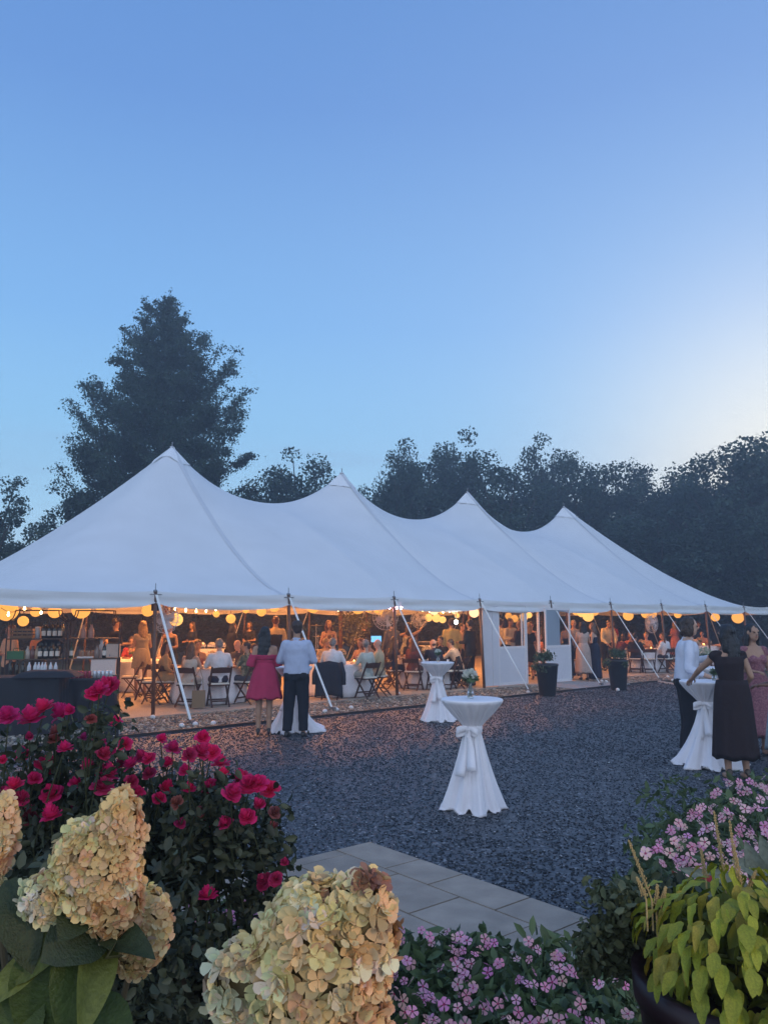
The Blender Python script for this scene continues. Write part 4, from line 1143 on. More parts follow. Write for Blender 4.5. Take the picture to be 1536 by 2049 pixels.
# ================================================================= dinner tables, chairs and guests
def look_at(a, b): return math.atan2(b[1]-a[1], b[0]-a[0]) - math.pi/2     # rz so that local +Y points from a to b
TB = {}
def tabl(k, px, d_, label, i):
    c = gx(px, d_, FL); TB[k] = c; round_table(c, label, i); return c
tabl(1, 418, 17.0, 'round dinner table nearest the left guy strap', 0)
tabl(2, 680, 18.5, 'round dinner table between the couple and the third pole', 1)
tabl(3, 852, 20.7, 'round dinner table behind the small cocktail table', 2)
tabl(4, 1284, 27.0, 'round dinner table seen right of the planters', 0)
tabl(5, 262, 19.8, 'round dinner table behind the blonde woman', 1)
tabl(6, 1122, 26.5, 'round dinner table behind the open door', 2)
tabl(7, 1400, 31.0, 'round dinner table in the far right bay', 0)
WHITE, NAVY, BLACK = (.74,.74,.78), (.014,.02,.045), (.012,.012,.016)
def short_(t):
    w = t.split()[:15]
    while w[-1] in ('a','the','in','at','of','and','with','to','is','on','by','over','his','her','across','back'): w.pop()
    return ' '.join(w)
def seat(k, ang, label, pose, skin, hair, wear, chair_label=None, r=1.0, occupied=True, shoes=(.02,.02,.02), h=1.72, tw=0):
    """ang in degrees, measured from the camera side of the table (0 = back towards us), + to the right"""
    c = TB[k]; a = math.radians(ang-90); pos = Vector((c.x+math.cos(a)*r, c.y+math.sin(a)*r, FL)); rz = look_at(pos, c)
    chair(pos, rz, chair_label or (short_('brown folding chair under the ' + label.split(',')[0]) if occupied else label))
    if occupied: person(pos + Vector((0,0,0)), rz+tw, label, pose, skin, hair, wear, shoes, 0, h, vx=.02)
TR = ('trousers',)
S_ = lambda c, **k: ('shirt', c, k)
# table 1
seat(1, -13, 'woman with long light brown hair and pale top, back to us at first table', 'sit_f', 'fair', ('long','lightbrown'), [('top', (.6,.56,.5), dict(sleeve=0, collar=False, top=.44)), ('lap_skirt', (.55,.5,.45), {})], r=.98)
seat(1, 24, 'grey haired man in a white shirt leaning over the first table, back to us', 'sit', 'fair', ('short','grey'), [S_(WHITE), ('trousers', NAVY, {})], r=1.0, h=1.8)
seat(1, -68, 'woman in a beige wrap dress seated at the left side of the first table', 'sit_turn_f', 'tan', ('shoulder','brown'), [('top', (.42,.3,.16), dict(sleeve=.9, collar=False, top=.44)), ('lap_skirt', (.42,.3,.16), dict(length=.6))])
seat(1, -150, 'dark haired woman with bare shoulders facing us across the first table', 'sit_f', 'tan', ('bun','brown'), [('top', (.3,.12,.1), dict(sleeve=0, collar=False, top=.36)), ('lap_skirt', (.3,.12,.1), {})])
seat(1, 66, 'person in a leaf patterned shirt at the right side of the first table', 'sit_turn', 'tan', ('short','brown'), [S_(m_camo, sleeve=.45), ('trousers', (.06,.07,.1), {})])
seat(1, 100, 'short haired woman with glasses right of the first table', 'sit_turn_f', 'fair', ('short','auburn'), [('top', m_floral, dict(sleeve=.45, collar=False)), ('lap_skirt', (.1,.09,.1), {})], h=1.62)
seat(1, 150, 'pink faced guest at the back right of the first table', 'sit', 'pink', ('bald','grey'), [S_((.05,.05,.07)), ('trousers', NAVY, {})])
for k_, (px, d_, rz, lb_) in enumerate(((309, 16.6, 1.35, 'empty folding chair side on, just left of the first dinner table'), (296, 17.3, .9, 'empty folding chair behind the first side pole'), (262, 18.0, 1.8, 'empty folding chair at the feet of the blonde woman'))):
    chair(gx(px, d_, FL), rz, lb_)
# table 2
seat(2, -8, 'man in a white shirt, back to us with a dark jacket on his chair', 'sit', 'fair', ('short','grey'), [S_(WHITE), ('trousers', NAVY, {})], h=1.78)
seat(2, 42, 'grey haired woman in a pale mint top at the right front of the second table', 'sit_turn_f', 'fair', ('bun','grey'), [('top', (.5,.55,.5), dict(sleeve=.8, collar=False)), ('lap_skirt', (.35,.4,.38), {})])
seat(2, 75, 'bald man in a beige shirt at the right of the second table', 'sit_turn', 'pink', ('bald','grey'), [S_((.55,.45,.28)), ('trousers', (.45,.38,.27), {})])
seat(2, 115, 'bearded man leaning in at the back right of the second table', 'sit_lean', 'tan', ('short','brown'), [S_((.4,.22,.14)), ('trousers', NAVY, {})])
seat(2, 150, 'woman with wavy auburn hair at the back of the second table', 'sit_f', 'tan', ('long','auburn'), [('top', (.42,.16,.1), dict(sleeve=0, collar=False, top=.4)), ('lap_skirt', (.2,.06,.06), {})])
seat(2, -100, 'woman in a bright red top at the left of the second table', 'sit_f', 'tan', ('bob','brown'), [('top', (.55,.03,.07), dict(sleeve=.5, collar=False)), ('lap_skirt', (.5,.03,.06), {})])
seat(2, -155, 'guest in a tan shirt at the far left of the second table', 'sit_turn', 'tan', ('short','blonde'), [S_((.5,.36,.2)), ('trousers', NAVY, {})])
# table 3
seat(3, -62, 'woman in a navy dress with very long dark hair left of the third table', 'sit_f', 'fair', ('verylong','black'), [('top', NAVY, dict(sleeve=.3, collar=False)), ('lap_skirt', NAVY, dict(length=.5))], r=1.05)
seat(3, -22, 'woman with long reddish brown hair, back to us at the third table', 'sit_f', 'fair', ('long','auburn'), [('top', (.14,.04,.03), dict(sleeve=.5, collar=False)), ('lap_skirt', (.12,.05,.04), {})], r=1.02)
seat(3, 12, 'bald man in dark clothes slouching behind the small cocktail table', 'sit_lean', 'pink', ('bald','brown'), [S_(NAVY), ('trousers', NAVY, {})], r=1.0)
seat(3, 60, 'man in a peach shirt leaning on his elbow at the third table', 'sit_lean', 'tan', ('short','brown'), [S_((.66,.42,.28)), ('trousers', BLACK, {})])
seat(3, -115, 'guest in an orange top at the far left of the third table', 'sit_turn_f', 'tan', ('bob','blonde'), [('top', (.55,.3,.12), dict(sleeve=.4, collar=False)), ('lap_skirt', (.3,.15,.1), {})])
chair(gx(915, 20.6, FL), .4, 'empty folding chair between the tan suit and the white side wall')
chair(gx(893, 20.0, FL), 2.6, 'empty folding chair under a draped black jacket at the third table')
# table 4
seat(4, -70, 'woman in a dark dress bent towards the table beyond the right planter', 'sit_lean', 'tan', ('bob','brown'), [('top', (.12,.03,.04), dict(sleeve=.2, collar=False)), ('trousers', BLACK, {})])
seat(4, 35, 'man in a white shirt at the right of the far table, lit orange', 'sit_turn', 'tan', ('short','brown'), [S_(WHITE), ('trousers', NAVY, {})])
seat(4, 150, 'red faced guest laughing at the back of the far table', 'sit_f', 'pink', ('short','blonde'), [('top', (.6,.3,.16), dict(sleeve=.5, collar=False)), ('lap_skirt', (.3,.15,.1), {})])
seat(4, 185, 'guest in a rust coloured top at the back of the far table', 'sit_f', 'tan', ('bob','auburn'), [('top', (.5,.16,.08), dict(sleeve=.5, collar=False)), ('lap_skirt', (.3,.15,.1), {})])
seat(4, -125, 'curly haired guest at the back left of the far table', 'sit_turn_f', 'tan', ('bob','blonde'), [('top', (.62,.4,.22), dict(sleeve=.5, collar=False)), ('lap_skirt', (.3,.15,.1), {})])
seat(4, 70, 'empty folding chair right of the far table', None, None, None, None, occupied=False)
seat(4, -5, 'empty folding chair with its back to us at the far table', None, None, None, None, occupied=False)
# tables 5-7
seat(5, 200, 'guest in a dark red top at the table behind the blonde woman', 'sit_f', 'tan', ('bob','brown'), [('top', (.4,.05,.05), dict(sleeve=.5, collar=False)), ('lap_skirt', (.3,.15,.1), {})])
seat(5, 70, 'empty folding chair at the right of the table behind the blonde woman', None, None, None, None, occupied=False)
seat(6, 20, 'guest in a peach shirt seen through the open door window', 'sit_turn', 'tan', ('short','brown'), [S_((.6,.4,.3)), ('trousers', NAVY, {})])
seat(6, -60, 'guest in a coral top seen through the open door window', 'sit_turn_f', 'tan', ('long','brown'), [('top', (.6,.25,.18), dict(sleeve=.3, collar=False)), ('lap_skirt', (.3,.15,.1), {})])
seat(7, -40, 'man in a white shirt leaning over the farthest right table', 'sit_lean', 'tan', ('short','brown'), [S_((.7,.5,.38)), ('trousers', NAVY, {})])
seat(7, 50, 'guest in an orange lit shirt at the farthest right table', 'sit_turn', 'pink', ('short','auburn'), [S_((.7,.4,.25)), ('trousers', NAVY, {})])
seat(7, 150, 'guest facing us at the farthest right table', 'sit', 'pink', ('short','brown'), [S_((.6,.3,.2)), ('trousers', NAVY, {})])
seat(4, 110, 'woman in a coral dress at the right rear of the far table', 'sit_turn_f', 'pink', ('long','brown'), [('top', (.6,.2,.16), dict(sleeve=.3, collar=False)), ('lap_skirt', (.5,.15,.12), {})])
seat(4, -30, 'person in a black top, back to us at the far table', 'sit', 'tan', ('short','black'), [S_(BLACK), ('trousers', NAVY, {})])
seat(5, -110, 'man in a dark shirt at the left of the rear left table', 'sit', 'tan', ('short','brown'), [S_((.08,.05,.06)), ('trousers', NAVY, {})])
seat(5, 140, 'man in a white shirt facing us at the rear left table', 'sit_turn', 'pink', ('short','grey'), [S_((.7,.6,.5)), ('trousers', NAVY, {})])
seat(6, 120, 'guest in a cream shirt at the table behind the open door', 'sit', 'pink', ('short','blonde'), [S_((.7,.6,.45)), ('trousers', NAVY, {})])
seat(3, 150, 'dark suited man across the third table', 'sit', 'tan', ('short','brown'), [('jacket', BLACK, {}), ('trousers', BLACK, {})])
seat(3, -155, 'woman in a black top across the third table', 'sit_f', 'tan', ('shoulder','black'), [('top', BLACK, dict(sleeve=.4, collar=False)), ('lap_skirt', BLACK, {})])
# what stands on the tables
k = 0
for tk in TB:
    c = TB[tk]; nm = {1: 'first', 2: 'second', 3: 'third', 4: 'far right', 5: 'rear left', 6: 'door side', 7: 'farthest right'}[tk]
    bouquet((c.x+.02, c.y+.03, FL+.767), f'low bouquet of cream and green flowers on the {nm} dinner table', .13, (.62,.52,.34), .12, tk, .05)
    for q in range(3):
        a = q*2.1+tk; o = MB(); r = .34
        t = empty('candle', (c.x+r*math.cos(a), c.y+r*math.sin(a), FL+.767), 0, f'small lit candle on the {nm} dinner table, {("nearest its left guests", "in its middle", "nearest its right guests")[q]}', 'candle', 'candles on the dinner tables')
        mb = MB(); mb.lathe([(.03,0),(.035,.07)], seg=12); mb.build('holder', m_glass, t, True)
        mb = MB(); mb.lathe([(.025,.004),(.025,.05)], seg=10); mb.build('wax', mat('wax', (.8,.7,.5), .5, emit=(1,.45,.12), estr=1.2), t, True)
        mb = MB(); mb.ell((0,0,.062), (.005,.005,.011), 6, 5); mb.build('flame', mat('flame', (1,.7,.3), .5, emit=(1,.55,.18), estr=25), t, True)
    for q in range(5):
        a = q*1.26+tk*.7+.4; r = .55
        t = empty('wine_glass', (c.x+r*math.cos(a), c.y+r*math.sin(a), FL+.767), 0, f'stemmed wine glass on the {nm} dinner table, {ORD[q]} round the flowers', 'glass', 'wine glasses on the dinner tables')
        if 'wg' not in MC:
            mb = MB(); mb.lathe([(.03,0),(.004,.006),(.004,.08),(.03,.11),(.034,.14),(.027,.18)], seg=12, cap=False); MC['wg'] = mb.mesh('glass_bowl')
        mk('glass_bowl', MC['wg'], m_glass, t, True)
    if tk < 4:
        a = 2.9+tk; bottle((c.x+.3*math.cos(a), c.y+.3*math.sin(a), FL+.767), f'dark wine bottle on the {nm} dinner table')
# dark jackets over chair backs
def draped_jacket(pos, rz, label, col=(.012,.02,.035), w=.46, low=.3):
    t = empty('draped_jacket', pos, rz, label, 'jacket')
    V = []; Fc = []; n, m_ = 16, 12
    for i in range(n+1):
        s = i/n; x = (s-.5)*w*(1)
        for j in range(m_+1):
            q = j/m_
            if q < .25: y = -.20 - .05*(q/.25); z = .62 + .26*(q/.25)
            else:
                r = (q-.25)/.75; y = -.285-.02*math.sin(r*3)-.03*math.sin(s*9)*r; z = .88-(.88-low)*r
            xx = x*(1+.25*max(0, (q-.25)))
            V.append((xx, y, z - .05*abs(s-.5)*2*(q > .2)))
    for i in range(n):
        for j in range(m_): k = i*(m_+1)+j; Fc.append((k, k+1, k+m_+2, k+m_+1))
    mb = MB(); mb.add(V, Fc); o = mb.build('jacket_cloth', m_cloth, t, True); o.color = (*col, 1); md = o.modifiers.new('s', 'SOLIDIFY'); md.thickness = .02
    mb = MB(); mb.tube([(-w*.45,-.26,.84),(-w*.6,-.3,.6),(-w*.62,-.3,.35)], [.06,.055,.045], 8); mb.tube([(w*.45,-.26,.84),(w*.6,-.3,.6),(w*.62,-.3,.35)], [.06,.055,.045], 8)
    o = mb.build('sleeve', m_cloth, t, True); o.color = (*col, 1)
c = TB[2]; a = math.radians(-8-90); pos = Vector((c.x+math.cos(a), c.y+math.sin(a), FL)); draped_jacket(pos, look_at(pos, c), 'navy suit jacket hanging over the chair of the man in white', (.01,.022,.04), .56, .12)
draped_jacket(gx(893, 20.0, FL), 2.6, 'black jacket over a chair at the third table', BLACK, .46, .2)
t = empty('tote_bag', gx(397, 15.62, FL), .1, 'tan canvas tote bag hanging from the pale haired woman\'s chair', 'bag')
mb = MB(); mb.box((0,0,.2), (.26,.1,.34)); mb.build('bag_body', mat('tan_canvas', (.24,.17,.1), .9), t); mb = MB(); mb.tube([(-.09,0,.36),(-.1,.03,.62),(0,.08,.8),(.07,.04,.6),(.09,0,.36)], .008, 5); mb.build('strap', mat('tan_canvas', (.24,.17,.1), .9), t)

# ================================================================= standing people in the tent
def stand(px, d_, rz, label, pose, skin, hair, wear, h=1.75, z=FL, vx=.02, **k): return person(gx(px, d_, z), rz, label, pose, skin, hair, wear, h=h, vx=vx, **k)
FULL = dict(hem=.08, r1=.26, folds=7, amp=.1)
stand(226, 18.8, -.9, 'man in black shirt and trousers talking to the blonde woman, back to us', 'gesture', 'tan', ('short','brown'), [S_(BLACK, sleeve=.5), ('trousers', BLACK, {})], h=1.84)
stand(280, 18.3, .55, 'woman with long blonde hair in a short beige dress with a ruffled shoulder', 'gesture_f', 'tan', ('long','blonde'), [('top', (.36,.29,.2), dict(sleeve=.2, collar=False, top=.44, blouse=.02)), ('skirt', (.36,.29,.2), dict(hem=.64, r1=.23, folds=8, amp=.06))], h=1.78, heel=1, shoes=(.3,.2,.14))
stand(336, 19.2, math.pi-.2, 'server in a black halter top and skirt holding a plate behind the first table', 'hold_f', 'tan', ('bun','auburn'), [('top', BLACK, dict(sleeve=0, collar=False, top=.44)), ('skirt', BLACK, dict(hem=.5, r1=.22, folds=7, amp=.05))], h=1.74)
stand(462, 20.5, -1.0, 'person in a black shirt with shoulder length dark hair, turned right behind the first table', 'hold', 'tan', ('shoulder','black'), [S_(BLACK), ('trousers', BLACK, {})], h=1.76)
stand(549, 19.5, .1, 'man in a tan shirt with a dark vest standing beyond the woman in pink', 'stand', 'tan', ('short','auburn'), [S_((.5,.38,.2)), ('jacket', BLACK, dict(sleeve=0, collar=False, top=.44, pad=.028)), ('trousers', BLACK, {})], h=1.9)
stand(657, 20.6, math.pi-.1, 'curly haired woman in a floral halter dress with folded arms behind the second table', 'cross_f', 'tan', ('shoulder','auburn'), [('top', m_floral, dict(sleeve=0, collar=False, top=.44)), ('skirt', m_floral, dict(hem=.3, r1=.25, folds=8, amp=.08))], h=1.8)
stand(815, 22.6, .2, 'woman in a pale grey dress raising one arm on the dance floor', 'raise_f', 'tan', ('shoulder','brown'), [('top', (.42,.42,.36), dict(sleeve=0, collar=False, top=.4)), ('skirt', (.42,.42,.36), dict(hem=.1, r1=.27, folds=8, amp=.1))], h=1.72)
stand(784, 22.0, .5, 'man in a grey suit catching a pink light behind the third pole', 'stand', 'tan', ('short','black'), [('jacket', (.1,.1,.13), dict(hem=-.12, pad=.03)), ('trousers', (.09,.09,.12), {})], h=1.8)
stand(904, 21.6, .15, 'man in a tan suit standing with his back to us by the bright lamp', 'stand', 'tan', ('short','brown'), [('jacket', (.5,.4,.17), dict(hem=-.17, pad=.035)), ('trousers', (.46,.37,.17), {})], h=1.84)
stand(941, 21.0, .9, 'man in a black suit leaning in beside the white side wall', 'hold', 'tan', ('short','black'), [('jacket', BLACK, dict(hem=-.16, pad=.03)), ('trousers', BLACK, {})], h=1.82)
stand(925, 23.6, -2.2, 'person in a peach shirt between the tan suit and the black suit', 'hold', 'pink', ('short','brown'), [S_((.55,.35,.25)), ('trousers', BLACK, {})], h=1.7)
stand(1003, 24.3, -.5, 'waiter in a white shirt at the left of the door window', 'hold', 'tan', ('short','brown'), [S_((.74,.66,.55)), ('trousers', BLACK, {})], h=1.84)
stand(1023, 24.0, -2.5, 'waiter in a white shirt in the middle of the door window', 'hold', 'tan', ('short','brown'), [S_((.74,.66,.55)), ('trousers', BLACK, {})], h=1.86)
stand(1041, 23.4, .8, 'guest in a dark jacket at the right of the door window', 'hold', 'tan', ('short','blonde'), [('jacket', (.05,.03,.03), {}), ('trousers', BLACK, {})], h=1.78)
stand(1059, 23.0, .1, 'woman in a short black dress standing in the doorway', 'hold_f', 'tan', ('shoulder','blonde'), [('top', BLACK, dict(sleeve=.4, collar=False)), ('skirt', BLACK, dict(hem=.55, r1=.2, folds=6, amp=.04))], h=1.72, heel=1)
stand(1064, 24.6, math.pi, 'guest in a pink top facing us inside the doorway', 'stand_f', 'pink', ('bun','brown'), [('top', (.6,.35,.3), dict(sleeve=.3, collar=False)), ('skirt', (.4,.25,.2), dict(hem=.3, r1=.22))], h=1.74)
stand(1137, 23.6, .1, 'woman in a strapless navy jumpsuit, back to us', 'stand_f', 'tan', ('bun','brown'), [('bodice', NAVY, dict(sleeve=0, collar=False, top=.3)), ('trousers', NAVY, dict(pad=.03, flare=.05))], h=1.76)
stand(1150, 24.8, math.pi-.2, 'pale haired guest facing us behind the woman in the jumpsuit', 'hold', 'pink', ('short','grey'), [S_((.3,.3,.34)), ('trousers', BLACK, {})], h=1.8)
stand(1168, 23.0, .05, 'woman with long black hair in a pleated blush skirt', 'hold_f', 'tan', ('verylong','black'), [('top', (.5,.38,.33), dict(sleeve=.2, collar=False)), ('skirt', (.5,.38,.33), dict(hem=.2, r1=.25, pleat=True))], h=1.74)
stand(1189, 23.4, 1.1, 'woman in a navy halter gown turned to the left', 'hold_f', 'fair', ('shoulder','lightbrown'), [('top', NAVY, dict(sleeve=0, collar=False, top=.42)), ('skirt', NAVY, dict(hem=.03, r1=.25, folds=7, amp=.06))], h=1.72)
stand(1214, 27.2, math.pi+.1, 'waiter in a cream shirt bending over the far table', 'bend', 'tan', ('short','brown'), [S_((.7,.6,.4)), ('trousers', BLACK, {})], h=1.86)

for (px, d_, rz, lb_, po, hr_, cl_) in ((497, 25.5, 2.9, 'guest in a dark dress far back, left of the tan shirt', 'hold_f', ('long','brown'), BLACK), (727, 26.0, 2.6, 'musician in black by the potted olive tree', 'hold', ('short','black'), BLACK),
   (1098, 28.0, 2.8, 'guest in a dark suit far behind the open door', 'stand', ('short','brown'), BLACK), (1228, 31.5, 2.7, 'guest in a wine red dress deep in the right bays', 'hold_f', ('long','brown'), (.2,.03,.05)),
   (1352, 33.0, .4, 'guest in a pink dress in the farthest right bay', 'hold_f', ('long','blonde'), (.5,.2,.2)), (1400, 34.5, -2.4, 'guest in a dark suit in the farthest right bay', 'stand', ('short','brown'), BLACK), (382, 24.5, 2.5, 'guest in a navy dress waiting by the buffet', 'hold_f', ('shoulder','brown'), NAVY)):
    fm = po.endswith('_f'); stand(px, d_, rz, lb_, po, 'tan', hr_, [('top', cl_, dict(sleeve=.4, collar=False)), ('skirt', cl_, dict(hem=.3, r1=.25))] if fm else [('jacket', cl_, dict(hem=-.16, pad=.03)), ('trousers', cl_, {})], h=1.74)
# ================================================================= white side wall with window and two doors
m_panel = mat('wall_vinyl', (.68,.68,.74), .7, var=.06, scale=3, bump=.1, bscale=10)
m_white = mat('white_paint', (.76,.74,.77), .5)
wall = empty('side_wall', T(10.5, 0.05), 0, 'white canvas side wall hanging beside the door frame', 'wall')
def tb(parent, name, m, u0, u1, v0, v1, z0, z1, **k):      # box in the tent frame under a parent
    u0, u1 = u0*1.0125, u1*1.0125; c = T((u0+u1)/2, (v0+v1)/2, (z0+z1)/2); mb = MB(); mb.box(c - Vector(parent.location), (u1-u0, abs(v1-v0), z1-z0), ROT_T); return mb.build(name, m, parent, **k)
tb(wall, 'canvas_panel', m_panel, 9.25, 9.62, .00, .03, .07, 2.3)
tb(wall, 'canvas_panel', m_panel, 9.623, 9.87, -.01, .02, .07, 2.3)
m_pane = bpy.data.materials.new('window_pane'); m_pane.use_nodes = True
_n, _l = m_pane.node_tree.nodes, m_pane.node_tree.links; _n.clear()
_t = _n.new('ShaderNodeBsdfTransparent'); _g = _n.new('ShaderNodeBsdfGlossy'); _g.inputs['Roughness'].default_value = .05; _mx = _n.new('ShaderNodeMixShader'); _mx.inputs[0].default_value = .08; _o = _n.new('ShaderNodeOutputMaterial')
_t.inputs['Color'].default_value = (.85,.88,.9,1); _l.new(_t.outputs[0], _mx.inputs[1]); _l.new(_g.outputs[0], _mx.inputs[2]); _l.new(_mx.outputs[0], _o.inputs['Surface'])
def door(u0, u1, v, label, name='door', ang=0, grey=False, split=None, top=2.2):
    t = empty(name, T(u0, v), 0, label, 'door' if 'door' in name else 'wall panel')
    w = .05
    tb(t, 'stile', m_white, u0, u0+w, v, v+.045, .06, top); tb(t, 'stile', m_white, u1-w, u1, v, v+.045, .06, top)
    for z0, z1 in ((.06,.14), (1.05,1.12), (top-.06, top)): tb(t, 'rail', m_white, u0+w, u1-w, v+.002, v+.043, z0, z1)
    tb(t, 'lower_panel', m_panel, u0+w, u1-w, v+.012, v+.03, .14, 1.05)
    if split:
        tb(t, 'blind', mat('blind', (.3,.36,.44), .6), u0+w, u0+w+split, v+.014, v+.026, 1.12, top-.06); tb(t, 'pane', m_pane, u0+w+split, u1-w, v+.018, v+.022, 1.12, top-.06)
    else: tb(t, 'pane', m_pane, u0+w, u1-w, v+.018, v+.022, 1.12, top-.06)
    return t
dw = door(9.87, 11.03, 0, 'white fixed door panel with a wide window beside the doorway', 'door_panel')
tb(dw, 'mullion', m_white, 10.86, 10.9, 0.002, .04, 1.12, 2.14)
d2 = door(11.66, 12.82, -.22, 'white door panel standing right of the doorway, its window half covered by a grey blind', 'door', split=.62)
t = empty('door_frame', T(11.05, 0), 0, 'white frame of the doorway between the two door panels', 'door frame')
tb(t, 'jamb', m_white, 11.035, 11.085, -.01, .06, .06, 2.26); tb(t, 'jamb', m_white, 11.6, 11.65, -.01, .06, .06, 2.26); tb(t, 'lintel', m_white, 9.87, 12.1, -.012, .055, 2.262, 2.33)
# planters beside the doorway
def planter(px, d_, label, seed, h=.78):
    t = empty('planter', gx(px, d_, .0), 0, label, 'planter', 'tall black planters')
    mb = MB(); mb.lathe([(.19,0),(.2,.02),(.27,h-.06),(.285,h-.05),(.285,h),(.26,h),(.25,h-.06)], seg=28); mb.build('pot', mat('black_resin', (.014,.017,.024), .45), t, True)
    mb = MB(); mb.lathe([(.01,h-.05),(.25,h-.055)], seg=20, cap=False); mb.build('soil', mat('soil', (.03,.022,.016), 1), t)
    rg = np.random.default_rng(seed); P = []
    for k in range(26):
        a = rg.uniform(0, 6.28); r = rg.uniform(.05, .3); z = h + .22 - r*.35 - (.22 if r > .24 else 0)
        P.append(np.array([r*math.cos(a), r*math.sin(a), z]) + rg.normal(0, .05, (34, 3)))
    me = leaf_cloud('foliage', np.concatenate(P), .05, (.03,.055,.03), (.1,.15,.07), seed, 1.5); mk('foliage', me, m_leaf, t)
planter(1095, 19.4, 'tall black planter of trailing green leaves in front of the door', 1, .78)
planter(1237, 21.0, 'tall black planter of green leaves out on the gravel edge, the one farther right', 2, .80)
# ================================================================= the bar on the left
m_iron = mat('iron', (.05,.042,.04), .5, metal=.5)
m_shelf = mat('shelf_wood', (.10,.07,.05), .6, var=.3, scale=12)
def rack(px0, px1, d0, label):
    a = gx(px0, d0, FL); b = gx(px1, d0+.22, FL); rz = math.atan2(b.y-a.y, b.x-a.x); W = (b-a).length; c = (a+b)/2
    t = empty('shelf_rack', (c.x, c.y, FL), rz, label, 'shelf', 'iron bar shelves')
    D = .34
    for sx in (-1, 1):
        for sy in (-1, 1):
            mb = MB(); x, y = sx*W/2, sy*D/2
            mb.tube([(x,y,0),(x,y,1.78)], .013, 6); mb.build('upright', m_iron, t)
            mb = MB(); mb.tube([(x,y,1.78),(x-sx*.03,y,1.79),(x-sx*.09,y,1.84),(x-sx*.12,y,1.92),(x-sx*.13,y,1.99)], .011, 6); mb.build('scroll_bracket', m_iron, t)
    for y in (-D/2, D/2):
        mb = MB(); mb.tube([(-W/2+.13,y,1.99),(W/2-.13,y,1.99)], .011, 6); mb.build('top_rail', m_iron, t)
    for z in (.3, .72, 1.05, 1.44):
        mb = MB(); mb.box((0,0,z), (W-.02, D-.02, .022)); mb.build('shelf_board', m_shelf if z < 1.4 else m_shelf, t)
    return t, c, rz, W
r1 = rack(8, 124, 14.6, 'left iron shelf rack holding crates and rows of wine bottles')
r2 = rack(130, 234, 14.9, 'right iron shelf rack holding flasks, glassware and a white box')
def onrack(r, x, y, z):
    t, c, rz, W = r; return Vector((c.x + x*math.cos(rz) - y*math.sin(rz), c.y + x*math.sin(rz) + y*math.cos(rz), FL + z + .011))
# wine in rows
for k in range(4): bottle(onrack(r1, .12+.1*k, -.08, 1.44), f'{ORD[k]} white labelled wine bottle from the left on the top shelf', group='wine bottles on the top shelf')
for k in range(4): bottle(onrack(r1, .14+.1*k, .04, 1.44), f'{ORD[k]} wine bottle from the left in the rear row, top shelf', group='rear wine bottles', lab=False)
for k in range(4): bottle(onrack(r1, .08+.105*k, -.1, 1.05), f'{ORD[k]} white labelled wine bottle from the left on the lower shelf', group='wine bottles on the lower shelf')
for k in range(4): bottle(onrack(r1, .08+.105*k, .06, 1.05), f'{ORD[k]} wine bottle from the left in the rear row, lower shelf', group='lower rear wine bottles', lab=False)
# wooden crate with dark cans
def crate(loc, rz, label, w=.42, h=.2, dd=.22, m=None, fill=None):
    t = empty('crate', loc, rz, label, 'crate')
    m = m or mat('crate_wood', (.3,.18,.1), .7, var=.3, scale=10)
    for z in (.035, .1, .165):
        for y in (-dd/2, dd/2): mb = MB(); mb.box((0,y,z), (w,.012,.045)); mb.build('slat', m, t)
        for x in (-w/2+.006, w/2-.006): mb = MB(); mb.box((x,0,z), (.012,dd-.014,.045)); mb.build('slat', m, t)
    mb = MB(); mb.box((0,0,.006), (w-.03,dd-.03,.01)); mb.build('base_board', m, t)
    return t
rzr = r1[2]
crate(onrack(r1, -.28, 0, 1.44), rzr, 'wooden crate of dark bottles at the left of the top shelf', .4)
for k in range(4): bottle(onrack(r1, -.42+.09*k, 0, 1.452), f'{ORD[k]} dark bottle from the left in the wooden crate', 'soda', mat('dark_glass', (.02,.02,.05), .2), False, group='bottles in the crate')
t = empty('white_canister', onrack(r1, -.0, -.02, 1.44), 0, 'pale blue white canister beside the crate on the top shelf', 'canister'); mb = MB(); mb.lathe([(.05,0),(.05,.2)], seg=14); mb.build('canister_body', mat('pale_plastic', (.55,.58,.65), .5), t, True); mb = MB(); mb.lathe([(.052,.2),(.052,.215),(.02,.222)], seg=14); mb.build('lid', m_white, t, True)
t = empty('green_crate', onrack(r1, -.36, -.02, 1.05), rzr, 'green box of drinks at the left of the lower shelf', 'box'); mb = MB(); mb.box((0,0,.075), (.3,.22,.15)); mb.build('box_body', mat('green_card', (.04,.16,.07), .6), t); mb = MB(); mb.tube([(-.06,0,.15),(-.05,0,.2),(.05,0,.2),(.06,0,.15)], .008, 6); mb.build('handle', mat('green_card', (.04,.16,.07), .6), t)
for k, (x, c_) in enumerate(((-.15,(.5,.45,.4)),(-.06,(.16,.07,.06)),(.02,(.4,.28,.18)))):
    bottle(onrack(r1, x, -.05, 1.05), ['squat clear liquor bottle left of the wine rows', 'brown liquor bottle left of the wine rows', 'amber liquor bottle touching the wine rows'][k], 'flask', mat(f'liquor_{k}', c_, .15, spec=.6), True, s=1.15)
for k in range(3): bottle(onrack(r1, -.44+.11*k, -.05, .72), f'{ORD[k]} dark bottle from the left on the third shelf, left rack', 'wine', None, False, group='dark bottles of the third shelf')
bk = ['topmost black padded bag behind the lower wine bottles']; t = empty('black_bag', onrack(r1, .22, .13, 1.05), rzr, 'large black bag bulging behind the lower wine bottles', 'bag'); mb = MB()
mb.ell((0,0,.2), (.27,.1,.2), 12, 8); mb.ell((-.1,0,.1), (.2,.12,.12), 10, 6); me = remesh(mb, .02, 3, .015, 9); mk('bag_body', me, m_black, t); mb = MB(); mb.box((.02,-.1,.2), (.36,.006,.05)); mb.build('strap', mat('tan_strip', (.25,.19,.12), .7), t)
